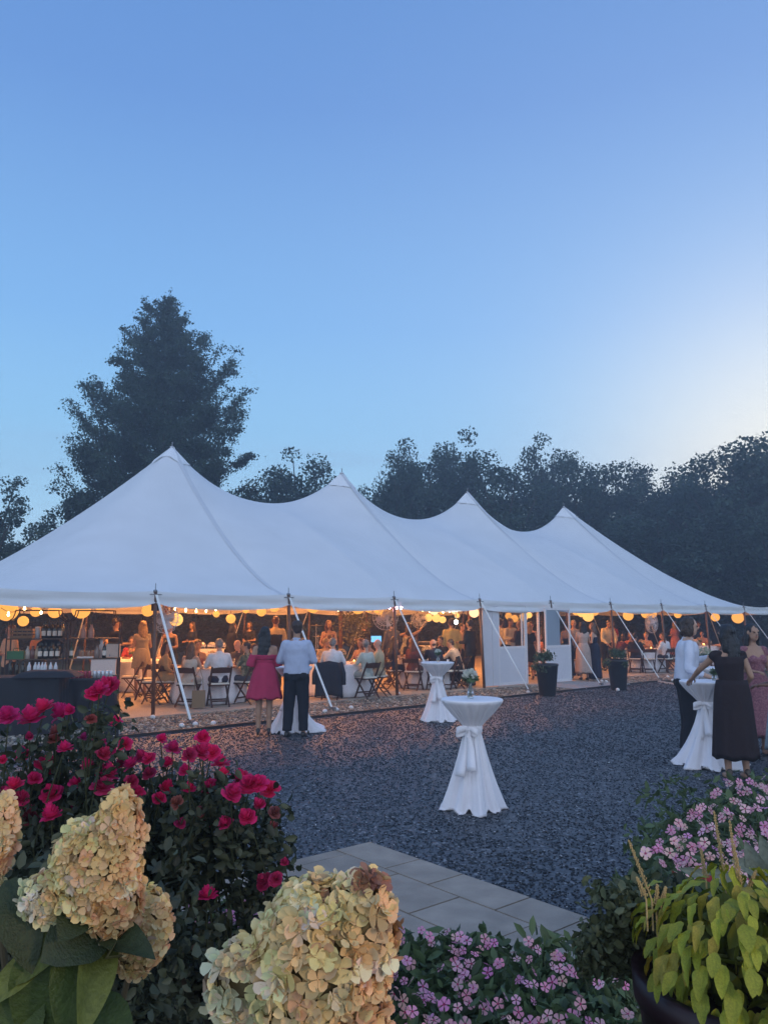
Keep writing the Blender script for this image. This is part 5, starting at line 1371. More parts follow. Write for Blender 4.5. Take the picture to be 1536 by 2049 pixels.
# right rack
for k in range(2):
    bottle(onrack(r2, -.22+.15*k, 0, 1.44), ['left', 'right'][k] + ' of the two peach topped flasks on the upper shelf of the right rack', 'flask', mat('peach_glass', (.5,.3,.25), .3), False, s=1.25)
bottle(onrack(r2, -.42, -.02, 1.05), 'dark green bottle with a white label on the right rack', 'wine', mat('green_glass', (.01,.06,.03), .15), True)
bottle(onrack(r2, .06, -.04, 1.05), 'clear stoppered flask in the middle of the right rack', 'flask', mat('smoke_glass', (.25,.2,.18), .15), True, s=1.2)
bottle(onrack(r2, .2, -.08, 1.05), 'dark wine bottle beside the white paddle', 'wine', None, True)
t = empty('serving_paddle', onrack(r2, .13, .05, 1.05), rzr, 'white wooden paddle standing upright on the right rack', 'paddle'); mb = MB(); mb.box((0,0,.13), (.09,.015,.26)); mb.build('blade', m_white, t); mb = MB(); mb.box((0,0,.31), (.05,.018,.1)); mb.ell((0,0,.36), (.027,.009,.025), 10, 6); mb.build('handle', m_white, t)
t = empty('glass_dispenser', onrack(r2, .36, 0, 1.05), rzr, 'white lidded drink dispenser with a tap at the right end of the rack', 'dispenser'); mb = MB(); mb.box((0,0,.14), (.26,.18,.26)); mb.build('tank', mat('peach_white', (.6,.48,.42), .5), t); mb = MB(); mb.box((0,0,.28), (.2,.14,.02)); mb.build('lid', m_shelf, t); mb = MB(); mb.tube([(-.05,-.09,.06),(-.05,-.13,.06),(-.05,-.13,.03)], .01, 6); mb.build('tap', m_steel, t)
t = empty('bread_basket', onrack(r2, -.15, 0, 1.05), rzr, 'tray of small glass jars and garnishes on the right rack', 'tray'); mb = MB(); mb.box((0,0,.015), (.3,.2,.03)); mb.build('tray_base', m_white, t)
for k in range(5):
    mb = MB(); mb.lathe([(.028,.03),(.032,.13),(.03,.14)], (-.11+.055*k, .03*(-1)**k, 0), 10); mb.build('jar', mat('jar_amber', (.4,.28,.2), .2), t, True)
t = empty('white_box', onrack(r2, .2, -.05, .72), rzr+.05, 'big white box on the third shelf of the right rack', 'box'); mb = MB(); mb.box((0,0,.145), (.46,.24,.29)); mb.build('box_body', mat('white_card', (.7,.62,.6), .7), t); mb = MB(); mb.box((0,0,.295), (.465,.245,.012)); mb.build('lid', mat('white_card', (.7,.62,.6), .7), t)
# black clothed bar tables
def bar_table(px0, px1, d_, h, label, dd=.7):
    a, b = gx(px0, d_, 0), gx(px1, d_+.2, 0); rz = math.atan2(b.y-a.y, b.x-a.x); W = (b-a).length; c = (a+b)/2; z0 = .01
    t = empty('bar_table', (c.x, c.y, z0), rz, label, 'table'); n = 60
    mb = MB(); mb.box((0,0,h-.02), (W,dd,.03)); mb.build('tabletop', mat('ply', (.3,.2,.12), .7), t)
    for sx in (-1,1):
        for sy in (-1,1): mb = MB(); mb.tube([(sx*(W/2-.08), sy*(dd/2-.06), 0), (sx*(W/2-.08), sy*(dd/2-.06), h-.04)], .015, 6); mb.build('leg', m_steel, t)
    V = []; Fc = []; per_ = []
    for k in range(n*4):
        e, s = divmod(k, n); s /= n
        x, y = [(-W/2+W*s, -dd/2), (W/2, -dd/2+dd*s), (W/2-W*s, dd/2), (-W/2, dd/2-dd*s)][e]; nx, ny = [(0,-1),(1,0),(0,1),(-1,0)][e]; per_.append((x, y, nx, ny, k))
    rows_ = [(h+.003, 0, 0), (h-.02, .012, 0), (h*.6, .02, .018), (.02, .03, .035)]
    for z, o_, am in rows_:
        for (x, y, nx, ny, k) in per_:
            w_ = o_ + am*math.sin(k*.42+.3*math.sin(k*.13)); V.append((x+nx*w_, y+ny*w_, z))
    m_ = len(per_)
    for j in range(3):
        for k in range(m_): k2 = (k+1) % m_; Fc.append((j*m_+k, (j+1)*m_+k, (j+1)*m_+k2, j*m_+k2))
    Fc.append(tuple(range(m_)))
    mb = MB(); mb.add(V, Fc); o = mb.build('black_tablecloth', m_black, None, False, (c.x, c.y, z0)); o.rotation_euler = (0,0,rz)
    tag(o, 'black floor length cloth over the ' + ('long' if px0 < 0 else 'short') + ' bar table', 'tablecloth'); return c, rz, W
b1 = bar_table(-70, 122, 12.9, .92, 'long bar table at the left edge of the picture')
b2 = bar_table(130, 226, 13.7, .84, 'lower bar table standing behind the rose bush, with cans on it', .6)
t = empty('covered_cooler', (b1[0].x+.55, b1[0].y-.05, .933), b1[1], 'black draped hump of equipment on the bar table', 'cover')
mb = MB(); V = []; Fc = []; n, m_ = 22, 14
for i in range(n+1):
    for j in range(m_+1):
        x = (i/n-.5)*1.0; y = (j/m_-.5)*.62; q = max(abs(x)/.5, abs(y)/.31); z = .10*(1-max(0, (q-.62)/.38)**1.4) if q < 1 else 0
        V.append((x, y, max(0, z) + .012*mnoise.noise(Vector((x*8, y*8, 0)))*(q < .95)))
for i in range(n):
    for j in range(m_): k = i*(m_+1)+j; Fc.append((k, k+m_+1, k+m_+2, k+1))
mb.add(V, Fc); mb.build('cover_cloth', m_black, t, True)
def ontab(b, x, y, z): c, rz, W = b; return Vector((c.x + x*math.cos(rz) - y*math.sin(rz), c.y + x*math.sin(rz) + y*math.cos(rz), z))
m_red = mat('can_red', (.3,.03,.06), .3, metal=.3); m_sil = mat('can_silver', (.55,.57,.62), .3, metal=.5)
for k in range(6): bottle(ontab(b2, -.36+.067*k, -.12, .853), f'{ORD[k]} red drink can from the left on the lower bar table', 'can', m_red, False, 'can', 'red cans on the bar table')
for k in range(5): bottle(ontab(b2, .06+.067*k, -.10, .853), f'{ORD[k]} silver drink can from the left on the lower bar table', 'can', m_sil, False, 'can', 'silver cans on the bar table')
m_clr = mat('pale_bottle', (.5,.52,.56), .2, spec=.6)
for k, px in enumerate((58, 70, 77, 84, 90, 101, 111)):
    q = gx(px, 13.25, .933); bottle(q, f'{ORD[k]} small clear bottle from the left behind the draped hump', 'soda', m_clr, False, group='clear bottles on the bar')
t = empty('cool_box', gx(226, 12.75, .015), .2, 'dark box with a grey lid on the stones at the end of the bar', 'box'); mb = MB(); t.scale = (.7,.7,.8); mb.box((0,0,.15), (.3,.3,.3)); mb.build('box_body', m_black, t); mb = MB(); mb.box((.16,0,.17), (.03,.3,.26)); mb.build('side_panel', mat('grey_panel', (.3,.31,.33), .6), t)
# bartenders half hidden behind the shelves
stand(12, 15.8, 2.6, 'bartender in a peach shirt behind the left rack, partly hidden', 'hold', 'pink', ('short','auburn'), [S_((.6,.34,.22)), ('trousers', BLACK, {})], h=1.7)
stand(70, 16.2, 2.9, 'bartender in a salmon shirt behind the wine bottles, partly hidden', 'hold_f', 'tan', ('bun','auburn'), [('top', (.55,.25,.15), dict(sleeve=.5, collar=False)), ('skirt', BLACK, dict(hem=.4, r1=.25))], h=1.66)

# ================================================================= things in the back of the tent
def drum_fan(loc, rz, label, s=1.0):
    t = empty('drum_fan', loc, rz, label, 'fan', 'caged fans on the side poles'); t.scale = (s,s,s)
    m_cage = mat('cage_plastic', (.62,.6,.62), .5); m_clear = m_pane
    mb = MB()
    for k in range(20):
        a = 2*math.pi*k/20; P = []
        for (r, y) in ((.03,-.1),(.17,-.1),(.24,-.06),(.25,0),(.24,.06),(.17,.1),(.03,.1)): P.append((r*math.cos(a), y, r*math.sin(a)))
        mb.tube(P, .0035, 4, False)
    for (r, y) in ((.17,-.1),(.25,0),(.17,.1),(.1,-.1),(.1,.1)):
        mb.tube([(r*math.cos(2*math.pi*k/28), y, r*math.sin(2*math.pi*k/28)) for k in range(29)], .005, 4, False)
    mb.build('cage', m_cage, t)
    for k in range(4):
        a = k*math.pi/2+.3; V = []
        V = [(.03*math.cos(a),-.02,.03*math.sin(a)), (.2*math.cos(a-.25),-.03,.2*math.sin(a-.25)), (.21*math.cos(a+.35),.03,.21*math.sin(a+.35)), (.03*math.cos(a+.8),.02,.03*math.sin(a+.8))]
        mb = MB(); mb.add(V, [(0,1,2,3)]); mb.build('blade', mat('fan_blade', (.6,.55,.58), .5), t)
    mb = MB(); mb.tube([(0,-.06,0),(0,.12,0)], [.05,.07], 12); mb.build('motor', mat('fan_blade', (.6,.55,.58), .5), t, True)
    mb = MB(); mb.tube([(0,.12,0),(-.02,.2,.12)], .015, 6); mb.build('bracket', m_black, t)
drum_fan(pt(332,1236,15.6), -.5, 'caged fan hanging by the first side pole, a lantern behind it', 1.25)
drum_fan(pt(771,1234,19.9), .3, 'caged fan hanging left of the third side pole', 1.35)
drum_fan(pt(838,1240,23), .3, 'caged fan deeper in the tent by the raised arm', 1.0)
drum_fan(pt(1303,1247,26.9), .9, 'caged fan tilted on the right hand side pole before the dark wood', 1.35)
t = empty('speaker_box', pt(311,1211,15.2), ROT_T, 'small black loudspeaker strapped to the first side pole', 'speaker'); mb = MB(); mb.box((0,0,0), (.11,.12,.22)); mb.build('cabinet', m_black, t); mb = MB(); mb.tube([(-.02,-.06,.04),(-.02,-.066,.04)], .04, 14); mb.build('cone', mat('cone', (.06,.06,.065), .6), t)
# drum kit
dk = empty('drum_kit', gx(628, 25.0, FL), 0, 'drum kit with cymbals behind the second dinner table', 'drum kit')
m_shell = mat('drum_shell', (.05,.05,.06), .3); m_brass = mat('brass', (.6,.45,.2), .3, metal=.9)
for (x, y, z, r, h, tl) in ((0,0,.3,.28,.4,1), (-.3,.25,.55,.18,.15,0), (-.15,-.1,.72,.14,.2,0), (.15,-.1,.72,.15,.2,0), (.42,.2,.35,.2,.36,0)):
    mb = MB()
    if tl: mb.tube([(x,y-h/2,z),(x,y+h/2,z)], r, 24)
    else: mb.tube([(x,y,z-h/2),(x,y,z+h/2)], r, 20)
    d0 = mb.build('drum', m_shell, dk, False); mb = MB()
    if tl: mb.tube([(x,y-h/2-.006,z),(x,y-h/2-.001,z)], r*.96, 24)
    else: mb.tube([(x,y,z+h/2+.001),(x,y,z+h/2+.006)], r*.96, 20)
    mb.build('drum_head', m_white, d0)
for (x, y, z, r) in ((-.55,.2,1.1,.2), (.05,.1,1.62,.26), (.5,-.05,1.3,.22), (.1,.3,1.25,.2)):
    mb = MB(); mb.lathe([(.02,.03),(.05,.012),(r,0)], (x,y,z), 24, cap=False); c = mb.build('cymbal', m_brass, dk, True)
    mb = MB(); mb.tube([(x,y,0),(x,y,z+.05)], .011, 6); mb.build('stand', m_sil, dk)
t = empty('microphone', gx(662, 24.0, FL), 0, 'microphone on a thin stand beside the drum kit', 'microphone'); mb = MB(); mb.tube([(0,0,0),(0,0,1.5)], .01, 6); mb.build('stand', m_sil, t); mb = MB(); mb.tube([(0,0,1.5),(.0,0,1.62)], [.014,.02], 8); mb.ell((0,0,1.64), .028, 8, 6); mb.build('capsule', m_sil, t, True)
# potted olive tree
b = gx(705, 23.0, FL); t = empty('potted_tree', b, 0, 'slim potted olive tree standing inside the tent', 'tree')
mb = MB(); mb.lathe([(.16,0),(.22,.35),(.2,.35)], seg=18); mb.build('pot', m_shell, t, True); mb = MB(); mb.tube([(0,0,.3),(.03,0,1.0),(-.02,.02,1.5)], [.025,.02,.01], 7); mb.tube([(0,0,.9),(.2,.05,1.5)], [.015,.006], 5); mb.tube([(0,0,1.0),(-.2,.05,1.5)], [.015,.006], 5); mb.build('trunk', m_bark, t)
P = np.concatenate([RNG.normal(0, .13, (60, 3)) + np.array([RNG.uniform(-.35,.38), RNG.uniform(-.2,.2), RNG.uniform(1.1,2.1)]) for _ in range(16)])
mk('foliage', leaf_cloud('foliage', P, .05, (.07,.08,.05), (.22,.22,.15), 4, 1.9), m_leaf, t)
# keyboard / DJ tables, buffet
def long_table(px0, px1, d_, h, label, m, name='buffet_table', cat='table', dd=.6, drop=True):
    a, b = gx(px0, d_, FL), gx(px1, d_+.1, FL); rz = math.atan2(b.y-a.y, b.x-a.x); W = (b-a).length; c = (a+b)/2
    t = empty(name, (c.x, c.y, FL), rz, label, cat)
    mb = MB(); mb.box((0,0,h-.015), (W,dd,.03)); mb.build('tabletop', m_shelf, t)
    for sx in (-1,1):
        for sy in (-1,1): mb = MB(); mb.tube([(sx*(W/2-.05), sy*(dd/2-.05), 0), (sx*(W/2-.05), sy*(dd/2-.05), h-.03)], .013, 6); mb.build('leg', m_steel, t)
    if drop:
        mb = MB(); n = 40; V = []; Fc = []
        for k in range(n+1):
            x = -W/2 + W*k/n
            for (z, y) in ((h+.004, dd/2), (h+.004, -dd/2-.01), (h-.05, -dd/2-.014), (.03, -dd/2-.03-.015*math.sin(k*1.1))): V.append((x*1.01, y, z))
        for k in range(n):
            for j in range(3): q = k*4+j; Fc.append((q, q+4, q+5, q+1))
        for s in (0, n): 
            pass
        mb.add(V, Fc); o = mb.build('cloth', m, t, False)
    return c, rz, W
bf = long_table(396, 448, 23.0, .92, 'white clothed buffet table with lit dishes behind the first dinner table', m_linen)
for k, (x, nm) in enumerate(((-.3,'left'), (.0,'middle'), (.3,'right'))):
    t = empty('chafing_dish', ontab(bf, x, 0, FL+.925), bf[1], f'{nm} steel chafing dish on the buffet', 'dish', 'chafing dishes'); mb = MB(); mb.box((0,0,.1), (.24,.3,.07)); mb.build('pan', m_sil, t); mb = MB(); mb.ell((0,0,.14), (.11,.14,.07), 14, 8); mb.build('lid', m_sil, t, True)
    for q in (-1,1): mb = MB(); mb.bar((q*.1,-.12,0), (q*.1,-.12,.08), .01); mb.build('leg', m_sil, t)
long_table(842, 868, 24.0, .98, 'white clothed stand of the musicians beside the piano', m_linen)
c, rz, W = long_table(832, 884, 25.2, 1.0, 'black clothed table with music equipment on it', m_black, 'music_table')
t = empty('keyboard', ontab((c, rz, W), 0, 0, FL+1.01), rz, 'electric keyboard on the black music table', 'keyboard'); mb = MB(); mb.box((0,0,.03), (W*.9,.28,.06)); mb.build('case', m_shell, t); mb = MB(); mb.box((0,-.06,.065), (W*.8,.13,.012)); mb.build('keys', m_white, t)
c, rz, W = long_table(735, 772, 26.5, 1.0, 'dark sound desk table glowing blue, left of the third pole', m_black, 'sound_table')
t = empty('laptop', ontab((c, rz, W), 0, 0, FL+1.01), rz, 'open laptop with a blue lit screen on the sound desk', 'laptop'); mb = MB(); mb.box((0,0,.01), (.36,.25,.018)); mb.build('laptop_base', m_shell, t); mb = MB(); mb.box((0,.13,.12), (.36,.012,.22), M=Matrix.Rotation(-.2,3,'X')); mb.build('screen', mat('blue_screen', (.05,.2,.4), .3, emit=(.08,.4,.9), estr=1.2), t)

# ================================================================= cocktail tables on the gravel
cocktail_table(gx(947, 7.95), 0.25, 'cocktail table standing alone in the middle of the gravel', 'white tied cloth of the cocktail table in the middle of the gravel', 3)
bouquet(gx(941, 7.95, 1.075), 'white roses in a glass vase on the foremost cocktail table', .075, (.78,.78,.68), .16, 31, .03)
cocktail_table(gx(876, 14.7), .5, 'cocktail table in front of the seated guests near the white wall', 'white tied cloth of the cocktail table near the white wall', 5, trail=.35, wide=1.12)
bouquet(gx(876, 14.7, 1.075), 'small white flowers in a glass vase on the cocktail table near the white wall', .055, (.72,.76,.68), .14, 32, .028)
cocktail_table(gx(586, 13.3), 0, 'cocktail table hidden behind the couple', 'white tied cloth spreading at the feet of the couple', 7, trail=.6, wide=1.35)
cocktail_table(gx(1418, 10.25), .1, 'cocktail table where the woman in dark brown leans', 'white tied cloth of the cocktail table beside the woman in dark brown', 9, trail=.25, wide=1.5)
t_ = bouquet(gx(1428, 10.25, 1.075), 'small clear glass vase on the right hand cocktail table', .02, (.4,.45,.4), .10, 33, .028)
cocktail_table(gx(1428, 13.1), .8, 'cocktail table behind the right hand cocktail table', 'white tied cloth of the cocktail table farthest right', 11)
bouquet(gx(1412, 13.0, 1.075), 'loose bouquet of white and green flowers on the far right cocktail table', .12, (.5,.55,.4), .13, 34, .035)

# ================================================================= people on the gravel
POSES['pink_lady'] = dict(fem=True, elb=((-.23,-.02,1.12),(.21,.03,1.13)), wr=((-.20,.20,1.06),(.10,.22,1.10)), look=(-.35,0), knees=((-.08,.015,.49),(.085,.015,.49)), ank=((-.085,-.03,.10),(.085,-.02,.10)))
POSES['blue_man'] = dict(elb=((-.27,.02,1.14),(.27,.02,1.14)), wr=((-.14,.22,1.1),(.15,.22,1.1)), look=(.25,-.05), knees=((-.11,.015,.49),(.11,.015,.49)), ank=((-.125,-.03,.085),(.125,-.03,.085)))
POSES['white_man'] = dict(lean=.1, elb=((-.22,.14,1.18),(.31,.0,1.10)), wr=((-.12,.44,1.26),(.27,.29,.99)), look=(0,0))
POSES['brown_lady'] = dict(fem=True, lean=.08, elb=((-.28,.20,1.22),(.22,-.02,1.15)), wr=((-.30,.42,1.10),(.2,.14,1.02)), look=(.4,0))
POSES['lace_lady'] = dict(fem=True, elb=((-.22,0,1.13),(.22,0,1.13)), wr=((-.12,.2,1.12),(.14,.2,1.12)), look=(0,0))
POSES['mint_lady'] = dict(fem=True, elb=((-.24,.02,1.13),(.22,.02,1.13)), wr=((-.18,.26,1.12),(.12,.24,1.1)), look=(0,0))
person(gx(527, 12.75, 0), .12, 'woman in an off shoulder pink dress with a black hair fall, back to us', 'pink_lady', 'tan', ('verylong','black'),
       [('bodice', (.42,.03,.09), dict(sleeve=0, collar=False, top=.30, pad=.03)), ('sleeves', (.42,.03,.09), dict(rad=.08)), ('skirt', (.42,.03,.09), dict(hem=.60, r1=.29, folds=7, amp=.07, waist=.24))], (.015,.012,.015), 1, 1.74, .012)
person(gx(591, 12.7, 0), -.08, 'man in a light blue shirt and black trousers, back to us', 'blue_man', 'tan', ('short','brown'),
       [('shirt', (.47,.53,.70), dict(sleeve=1.0, hem=-.06, pad=.03, blouse=.022)), ('trousers', (.012,.014,.022), dict(pad=.026, length=.98))], (.015,.012,.012), 0, 1.84, .012)
person(gx(1379, 10.9, 0), -1.8, 'man in a white shirt with shoulder length hair, leaning on the cocktail table in profile', 'white_man', 'fair', ('bob','brown'),
       [('shirt', (.66,.69,.80), dict(sleeve=.82, hem=-.06, pad=.022, blouse=.02)), ('trousers', (.012,.013,.02), dict(pad=.024))], (.02,.02,.02), 0, 1.9, .012)
person(gx(1474, 9.4, 0), -.05, 'woman in a long dark brown dress reaching to the cocktail table, back to us', 'brown_lady', 'tan', ('long','black'),
       [('bodice', (.022,.012,.014), dict(sleeve=.12, collar=False, top=.47, pad=.022)), ('skirt', (.022,.012,.014), dict(hem=.24, r1=.25, folds=7, amp=.05, r0=.17))], (.05,.03,.02), 1, 1.8, .012)
person(gx(1519, 11.0, 0), math.pi+.15, 'woman in a dusty pink lace dress facing us behind the woman in dark brown', 'lace_lady', 'tan', ('shoulder','black'),
       [('bodice', m_lace, dict(sleeve=.15, collar=False, top=.40, pad=.02)), ('skirt', m_lace, dict(hem=.25, r1=.27, folds=7, amp=.06))], (.1,.05,.04), 1, 1.8, .012)
person(gx(1578, 9.6, 0), 1.35, 'woman in a light blue top cut by the right edge of the picture', 'mint_lady', 'brown', ('bob','black'),
       [('top', (.25,.42,.5), dict(sleeve=.6, collar=False, pad=.03, blouse=.03)), ('skirt', (.4,.5,.55), dict(hem=.3, r1=.28))], (.05,.03,.02), 0, 1.68, .014)
# globe lights lying in the stones by the stakes
for i, (px, py) in enumerate(((306,1435),(391,1449),(427,1447),(650,1423),(673,1420),(702,1416),(364,1452),(1056,1385),(1203,1363),(1212,1364),(1335,1354),(1345,1361),(797,1388),(1235,1380))):
    p = at(px, py, .05); o = MB(); o.ell((0,0,0), (.05,.05,.045), 14, 9); ob = o.build('globe_light', mat('frosted_globe', (.72,.74,.75), .3), None, True, p)
    cg_ = globals().setdefault('cg_', {}); near = 'by the first pole' if px < 320 else 'by the stake of the first guy strap' if px < 440 else 'by the stake of the second guy strap' if px < 710 else 'by the foot of the third pole' if px < 800 else 'by the doorway strap stake' if px < 1100 else 'beside the right hand planter' if px < 1240 else 'by the farthest stake, near the lawn'
    cg_[near] = cg_.get(near, 0)+1; tag(ob, ORD[cg_[near]-1] + ' white globe light from the left ' + near, 'globe light', 'white globe lights'); mb = MB(); mb.tube([(0,0,-.05),(0,0,-.02)], .035, 12); mb.build('base', m_black, ob)
# ================================================================= garden beds, roses, hydrangea, periwinkle, pot
m_soil = mat('soil', (.03,.022,.016), 1)
m_bed = mat('bed_stone', (.2,.18,.16), .85, var=.4, scale=6, bump=.6, bscale=9)
def bed(name, x0, x1, y0, y1, h, label):
    t = empty(name, ((x0+x1)/2, (y0+y1)/2, 0), 0, label, 'garden bed')
    w, l = x1-x0, y1-y0; mb = MB(); mb.box((0,0,h/2-.03), (w-.3, l-.3, h-.06)); mb.build('soil', m_soil, t)
    n = 0; rows_ = max(2, int(h/.14))
    for r in range(rows_):
        z = (r+.5)*h/rows_
        for (ax, L_, o_) in ((0, w, -l/2+.075), (0, w, l/2-.075), (1, l-.3, -w/2+.075), (1, l-.3, w/2-.075)):
            k = max(2, int(L_/.42)); q = L_/k
            for i in range(k):
                c = -L_/2+(i+.5)*q
                mb = MB(); d_ = (q-.01, .15, h/rows_-.008)
                if ax == 0: mb.box((c, o_, z), d_)
                else: mb.box((o_, c, z), (d_[1], d_[0], d_[2]))
                mb.build('stone_block', m_bed, t); n += 1
    return t
bed('raised_bed', -2.7, 1.35, .4, 2.62, .55, 'raised stone flower bed holding the roses and periwinkles in the foreground')
bed('raised_bed', 1.75, 4.6, 2.95, 4.9, .38, 'lower stone flower bed under the pink periwinkles on the right')
m_leafo = mat('plant_leaf', (.05,.09,.03), .5, var=.35, scale=14, bump=.25, bscale=30, objcol=True, spec=.4, transl=.25)
m_petal = mat('petal', (.5,.5,.5), .6, var=.22, scale=90, objcol=True, spec=.2, transl=.3)
def frame_from(n, roll=0.0):
    n = Vector(n).normalized(); a = n.cross(Vector((0,0,1)))
    if a.length < .05: a = Vector((1,0,0))
    a.normalize(); b = n.cross(a); M = Matrix((a, b, n)).transposed(); return M @ Matrix.Rotation(roll, 3, 'Z')
def place(name, me, m, parent, loc, M, s, col=None):
    o = bpy.data.objects.new(name, me); COL.objects.link(o); o.parent = parent
    if not me.materials: me.materials.append(m)
    Mx = Matrix.Translation(Vector(loc) - (Vector(parent['_o']) if parent is not None and '_o' in parent else Vector((0,0,0)))) @ M.to_4x4() @ Matrix.Diagonal((s,s,s,1))
    o.matrix_basis = Mx
    if col is not None: o.color = (*col, 1)
    return o
def leafgrid(L_=1.0, W=.45, fold=.25, droop=.35, n=7, tip=1.6, wave=0.0):
    """leaf with a folded midrib, base at the origin, along +Y, upper side +Z"""
    V = []; Fc = []
    for i in range(n+1):
        s = i/n; w = W*(math.sin(math.pi*min(1, s*.93+.04))**.8)*(1-.25*s) if i < n else .002
        y = L_*s; z = -droop*s*s*L_
        for q in (-1, -.5, 0, .5, 1): V.append((q*w, y, z + abs(q)*w*fold*2 + wave*math.sin(s*14+q*2)*w*abs(q)))
    for i in range(n):
        for q in range(4): k = i*5+q; Fc.append((k, k+1, k+6, k+5))
    mb = MB(); mb.add(V, Fc); me = mb.mesh('leaf'); me.polygons.foreach_set('use_smooth', [True]*len(me.polygons)); return me
# ---- hydrangea -------------------------------------------------
def floret_mesh(seed):
    rg = random.Random(seed); mb = MB()
    for k in range(4):
        a = k*math.pi/2 + rg.uniform(-.2, .2); r = rg.uniform(.42, .56); w = rg.uniform(.24, .32); up = rg.uniform(.05, .45); cl = rg.uniform(-.1, .12)
        P = []
        for (s, t) in ((.02,0),(.45,-1),(.8,-.85),(1,-.3),(1,.3),(.8,.85),(.45,1)):
            x = s*r*1.0; y = t*w*(.62 if s == .45 else 1.0 if s == .8 else 1); z = up*s*s*.5 + abs(t)*.06 + cl*s*s*s
            P.append((x*math.cos(a)-y*math.sin(a), x*math.sin(a)+y*math.cos(a), z))
        c = (.62*r*math.cos(a), .62*r*math.sin(a), up*.17-.02); P.append(c); n = 7
        mb.add(P, [(7, i, (i+1) % 7) for i in range(7)])
    mb.ell((0,0,.04), .05, 5, 4); me = mb.mesh('floret'); me.polygons.foreach_set('use_smooth', [True]*len(me.polygons)); return me
FLM = [floret_mesh(i) for i in range(7)]
hyd = empty('hydrangea_bush', (0,0,0), 0, 'hydrangea with big cream, gold and peach flower cones close to the lens', 'shrub')
def head(ells, d_, nobj, fs, label, tint):
    """ells: (px, py, rx px, ry px, depth factor)"""
    k_ = d_/F; es = []
    for (px, py, rx, ry) in ells: es.append((np.array(pt(px, py, d_ + .0)[:]), np.array([rx*k_, (rx+ry)/2*k_*.8, ry*k_])))
    cen = np.mean([e[0] for e in es], 0)
    hd = bpy.data.objects.new('flower_head', None); COL.objects.link(hd); hd.parent = hyd; hd['label'] = label
    core = MB()
    for c, r in es: core.ell(c, tuple(r*.86), 14, 10)
    core.build('core', mat('head_core', (.12,.09,.04), .9), hd, True)
    rg = np.random.default_rng(int(d_*1000)); pts_ = []
    for c, r in es:
        area = 4*np.pi*((r[0]*r[2])**1.0); n = int(area/(fs*.66)**2*2.6)
        for q in range(n):
            v = rg.normal(size=3); v /= np.linalg.norm(v); p = c + v*r*rg.uniform(.9, 1.06)
            if any((((p-c2)/(r2*.9))**2).sum() < 1 for c2, r2 in es): continue
            nn = v/r; nn /= np.linalg.norm(nn); pts_.append((p, nn))
    # nearest to the camera first: these become florets of their own
    camp = np.array([0,0,CH]); pts_.sort(key=lambda t: float(np.dot(t[1], (t[0]-camp)/np.linalg.norm(t[0]-camp))))
    xs = [p[0] for p, n in pts_]; x0, x1 = min(xs), max(xs); zs = [p[2] for p, n in pts_]; z0, z1 = min(zs), max(zs)
    def colour(p):
        s = (p[0]-x0)/(x1-x0+1e-6); h = (p[2]-z0)/(z1-z0+1e-6)
        n1 = mnoise.noise(Vector(p)*28); n2 = mnoise.noise(Vector(p)*45 + Vector((7,0,0))); f = s + .3*n1
        cg, cy, cp = Vector((.66,.61,.40)), Vector((.84,.66,.33)), Vector((.84,.52,.28))
        c = cg.lerp(cy, min(1, max(0, f*2.4))) if f < .42 else cy.lerp(cp, min(1, max(0, (f-.42)*1.6 + (.5-h)*.6)))
        if n2 > .22 and tint: c = c.lerp(Vector((.30,.15,.10)), min(1, (n2-.22)*5)*(.35+.65*h))
        if n2 < -.35: c = c.lerp(Vector((.85,.82,.66)), .6)
        return tuple(min(.9, q*rg.uniform(.88, 1.12)) for q in c)
    rest = MB(); rc = []
    for i, (p, nn) in enumerate(pts_):
        nn = nn + rg.normal(0, .33, 3); M = frame_from(nn, rg.uniform(0, 6.28)); s = fs*rg.uniform(.8, 1.2); me = FLM[i % 7]; col = colour(p)
        if i < nobj: place('floret', me, m_petal, hd, p, M, s, col)
        else:
            base = [tuple(M@(v.co*s) + Vector(p)) for v in me.vertices]; rest.add(base, [tuple(f.vertices) for f in me.polygons]); rc += [(*col, 1)]*len(base)
    if rc:
        me = rest.mesh('florets'); a = me.color_attributes.new('stone', 'FLOAT_COLOR', 'POINT')
        if len(me.vertices) == len(rc): a.data.foreach_set('color', np.array(rc, dtype=np.float32).ravel())
        o = mk('florets', me, m_leaf, hd, True); o['kind'] = 'stuff'
    return es
h1 = head([(635,1935,112,150),(512,1965,84,74),(722,1865,60,104),(590,2065,130,95),(690,2015,74,110)], .62, 220, .0180, 'largest, gold and peach flower cone at the bottom centre', True)
h2 = head([(238,1682,42,88),(190,1738,78,88),(115,1795,62,45),(228,1800,48,70)], .76, 170, .0150, 'tall flower cone, green on its left and gold on its right', False)
h3 = head([(288,1850,46,62),(268,1905,42,36)], .84, 70, .0150, 'small flower cone tucked under the tall one', False)
h4 = head([(-8,1672,32,72),(-15,1735,22,40)], .80, 20, .0165, 'flower cone cut by the left edge', False)
def hstem(px, py, d_, px2, py2, d2, r=.0035):
    mb = MB(); a = pt(px, py, d_); b = pt(px2, py2, d2); c = Vector((b.x, b.y+.05, .56)); mb.tube([a, a.lerp(b, .5)+Vector((0,.01,-.01)), b, c], [r*.8, r, r*1.2, r*1.5], 7); mb.build('stem', mat('woody_stem', (.09,.07,.035), .8), hyd)
hstem(600,2030,.62,560,2400,.66); hstem(190,1800,.78,160,2150,.8); hstem(270,1900,.86,200,2120,.84); hstem(-10,1740,.82,20,2150,.84)
LF = [leafgrid(1, .30, .18, .25, 9, wave=.05), leafgrid(1, .36, .12, .45, 9, wave=.08), leafgrid(1, .24, .3, .15, 9)]
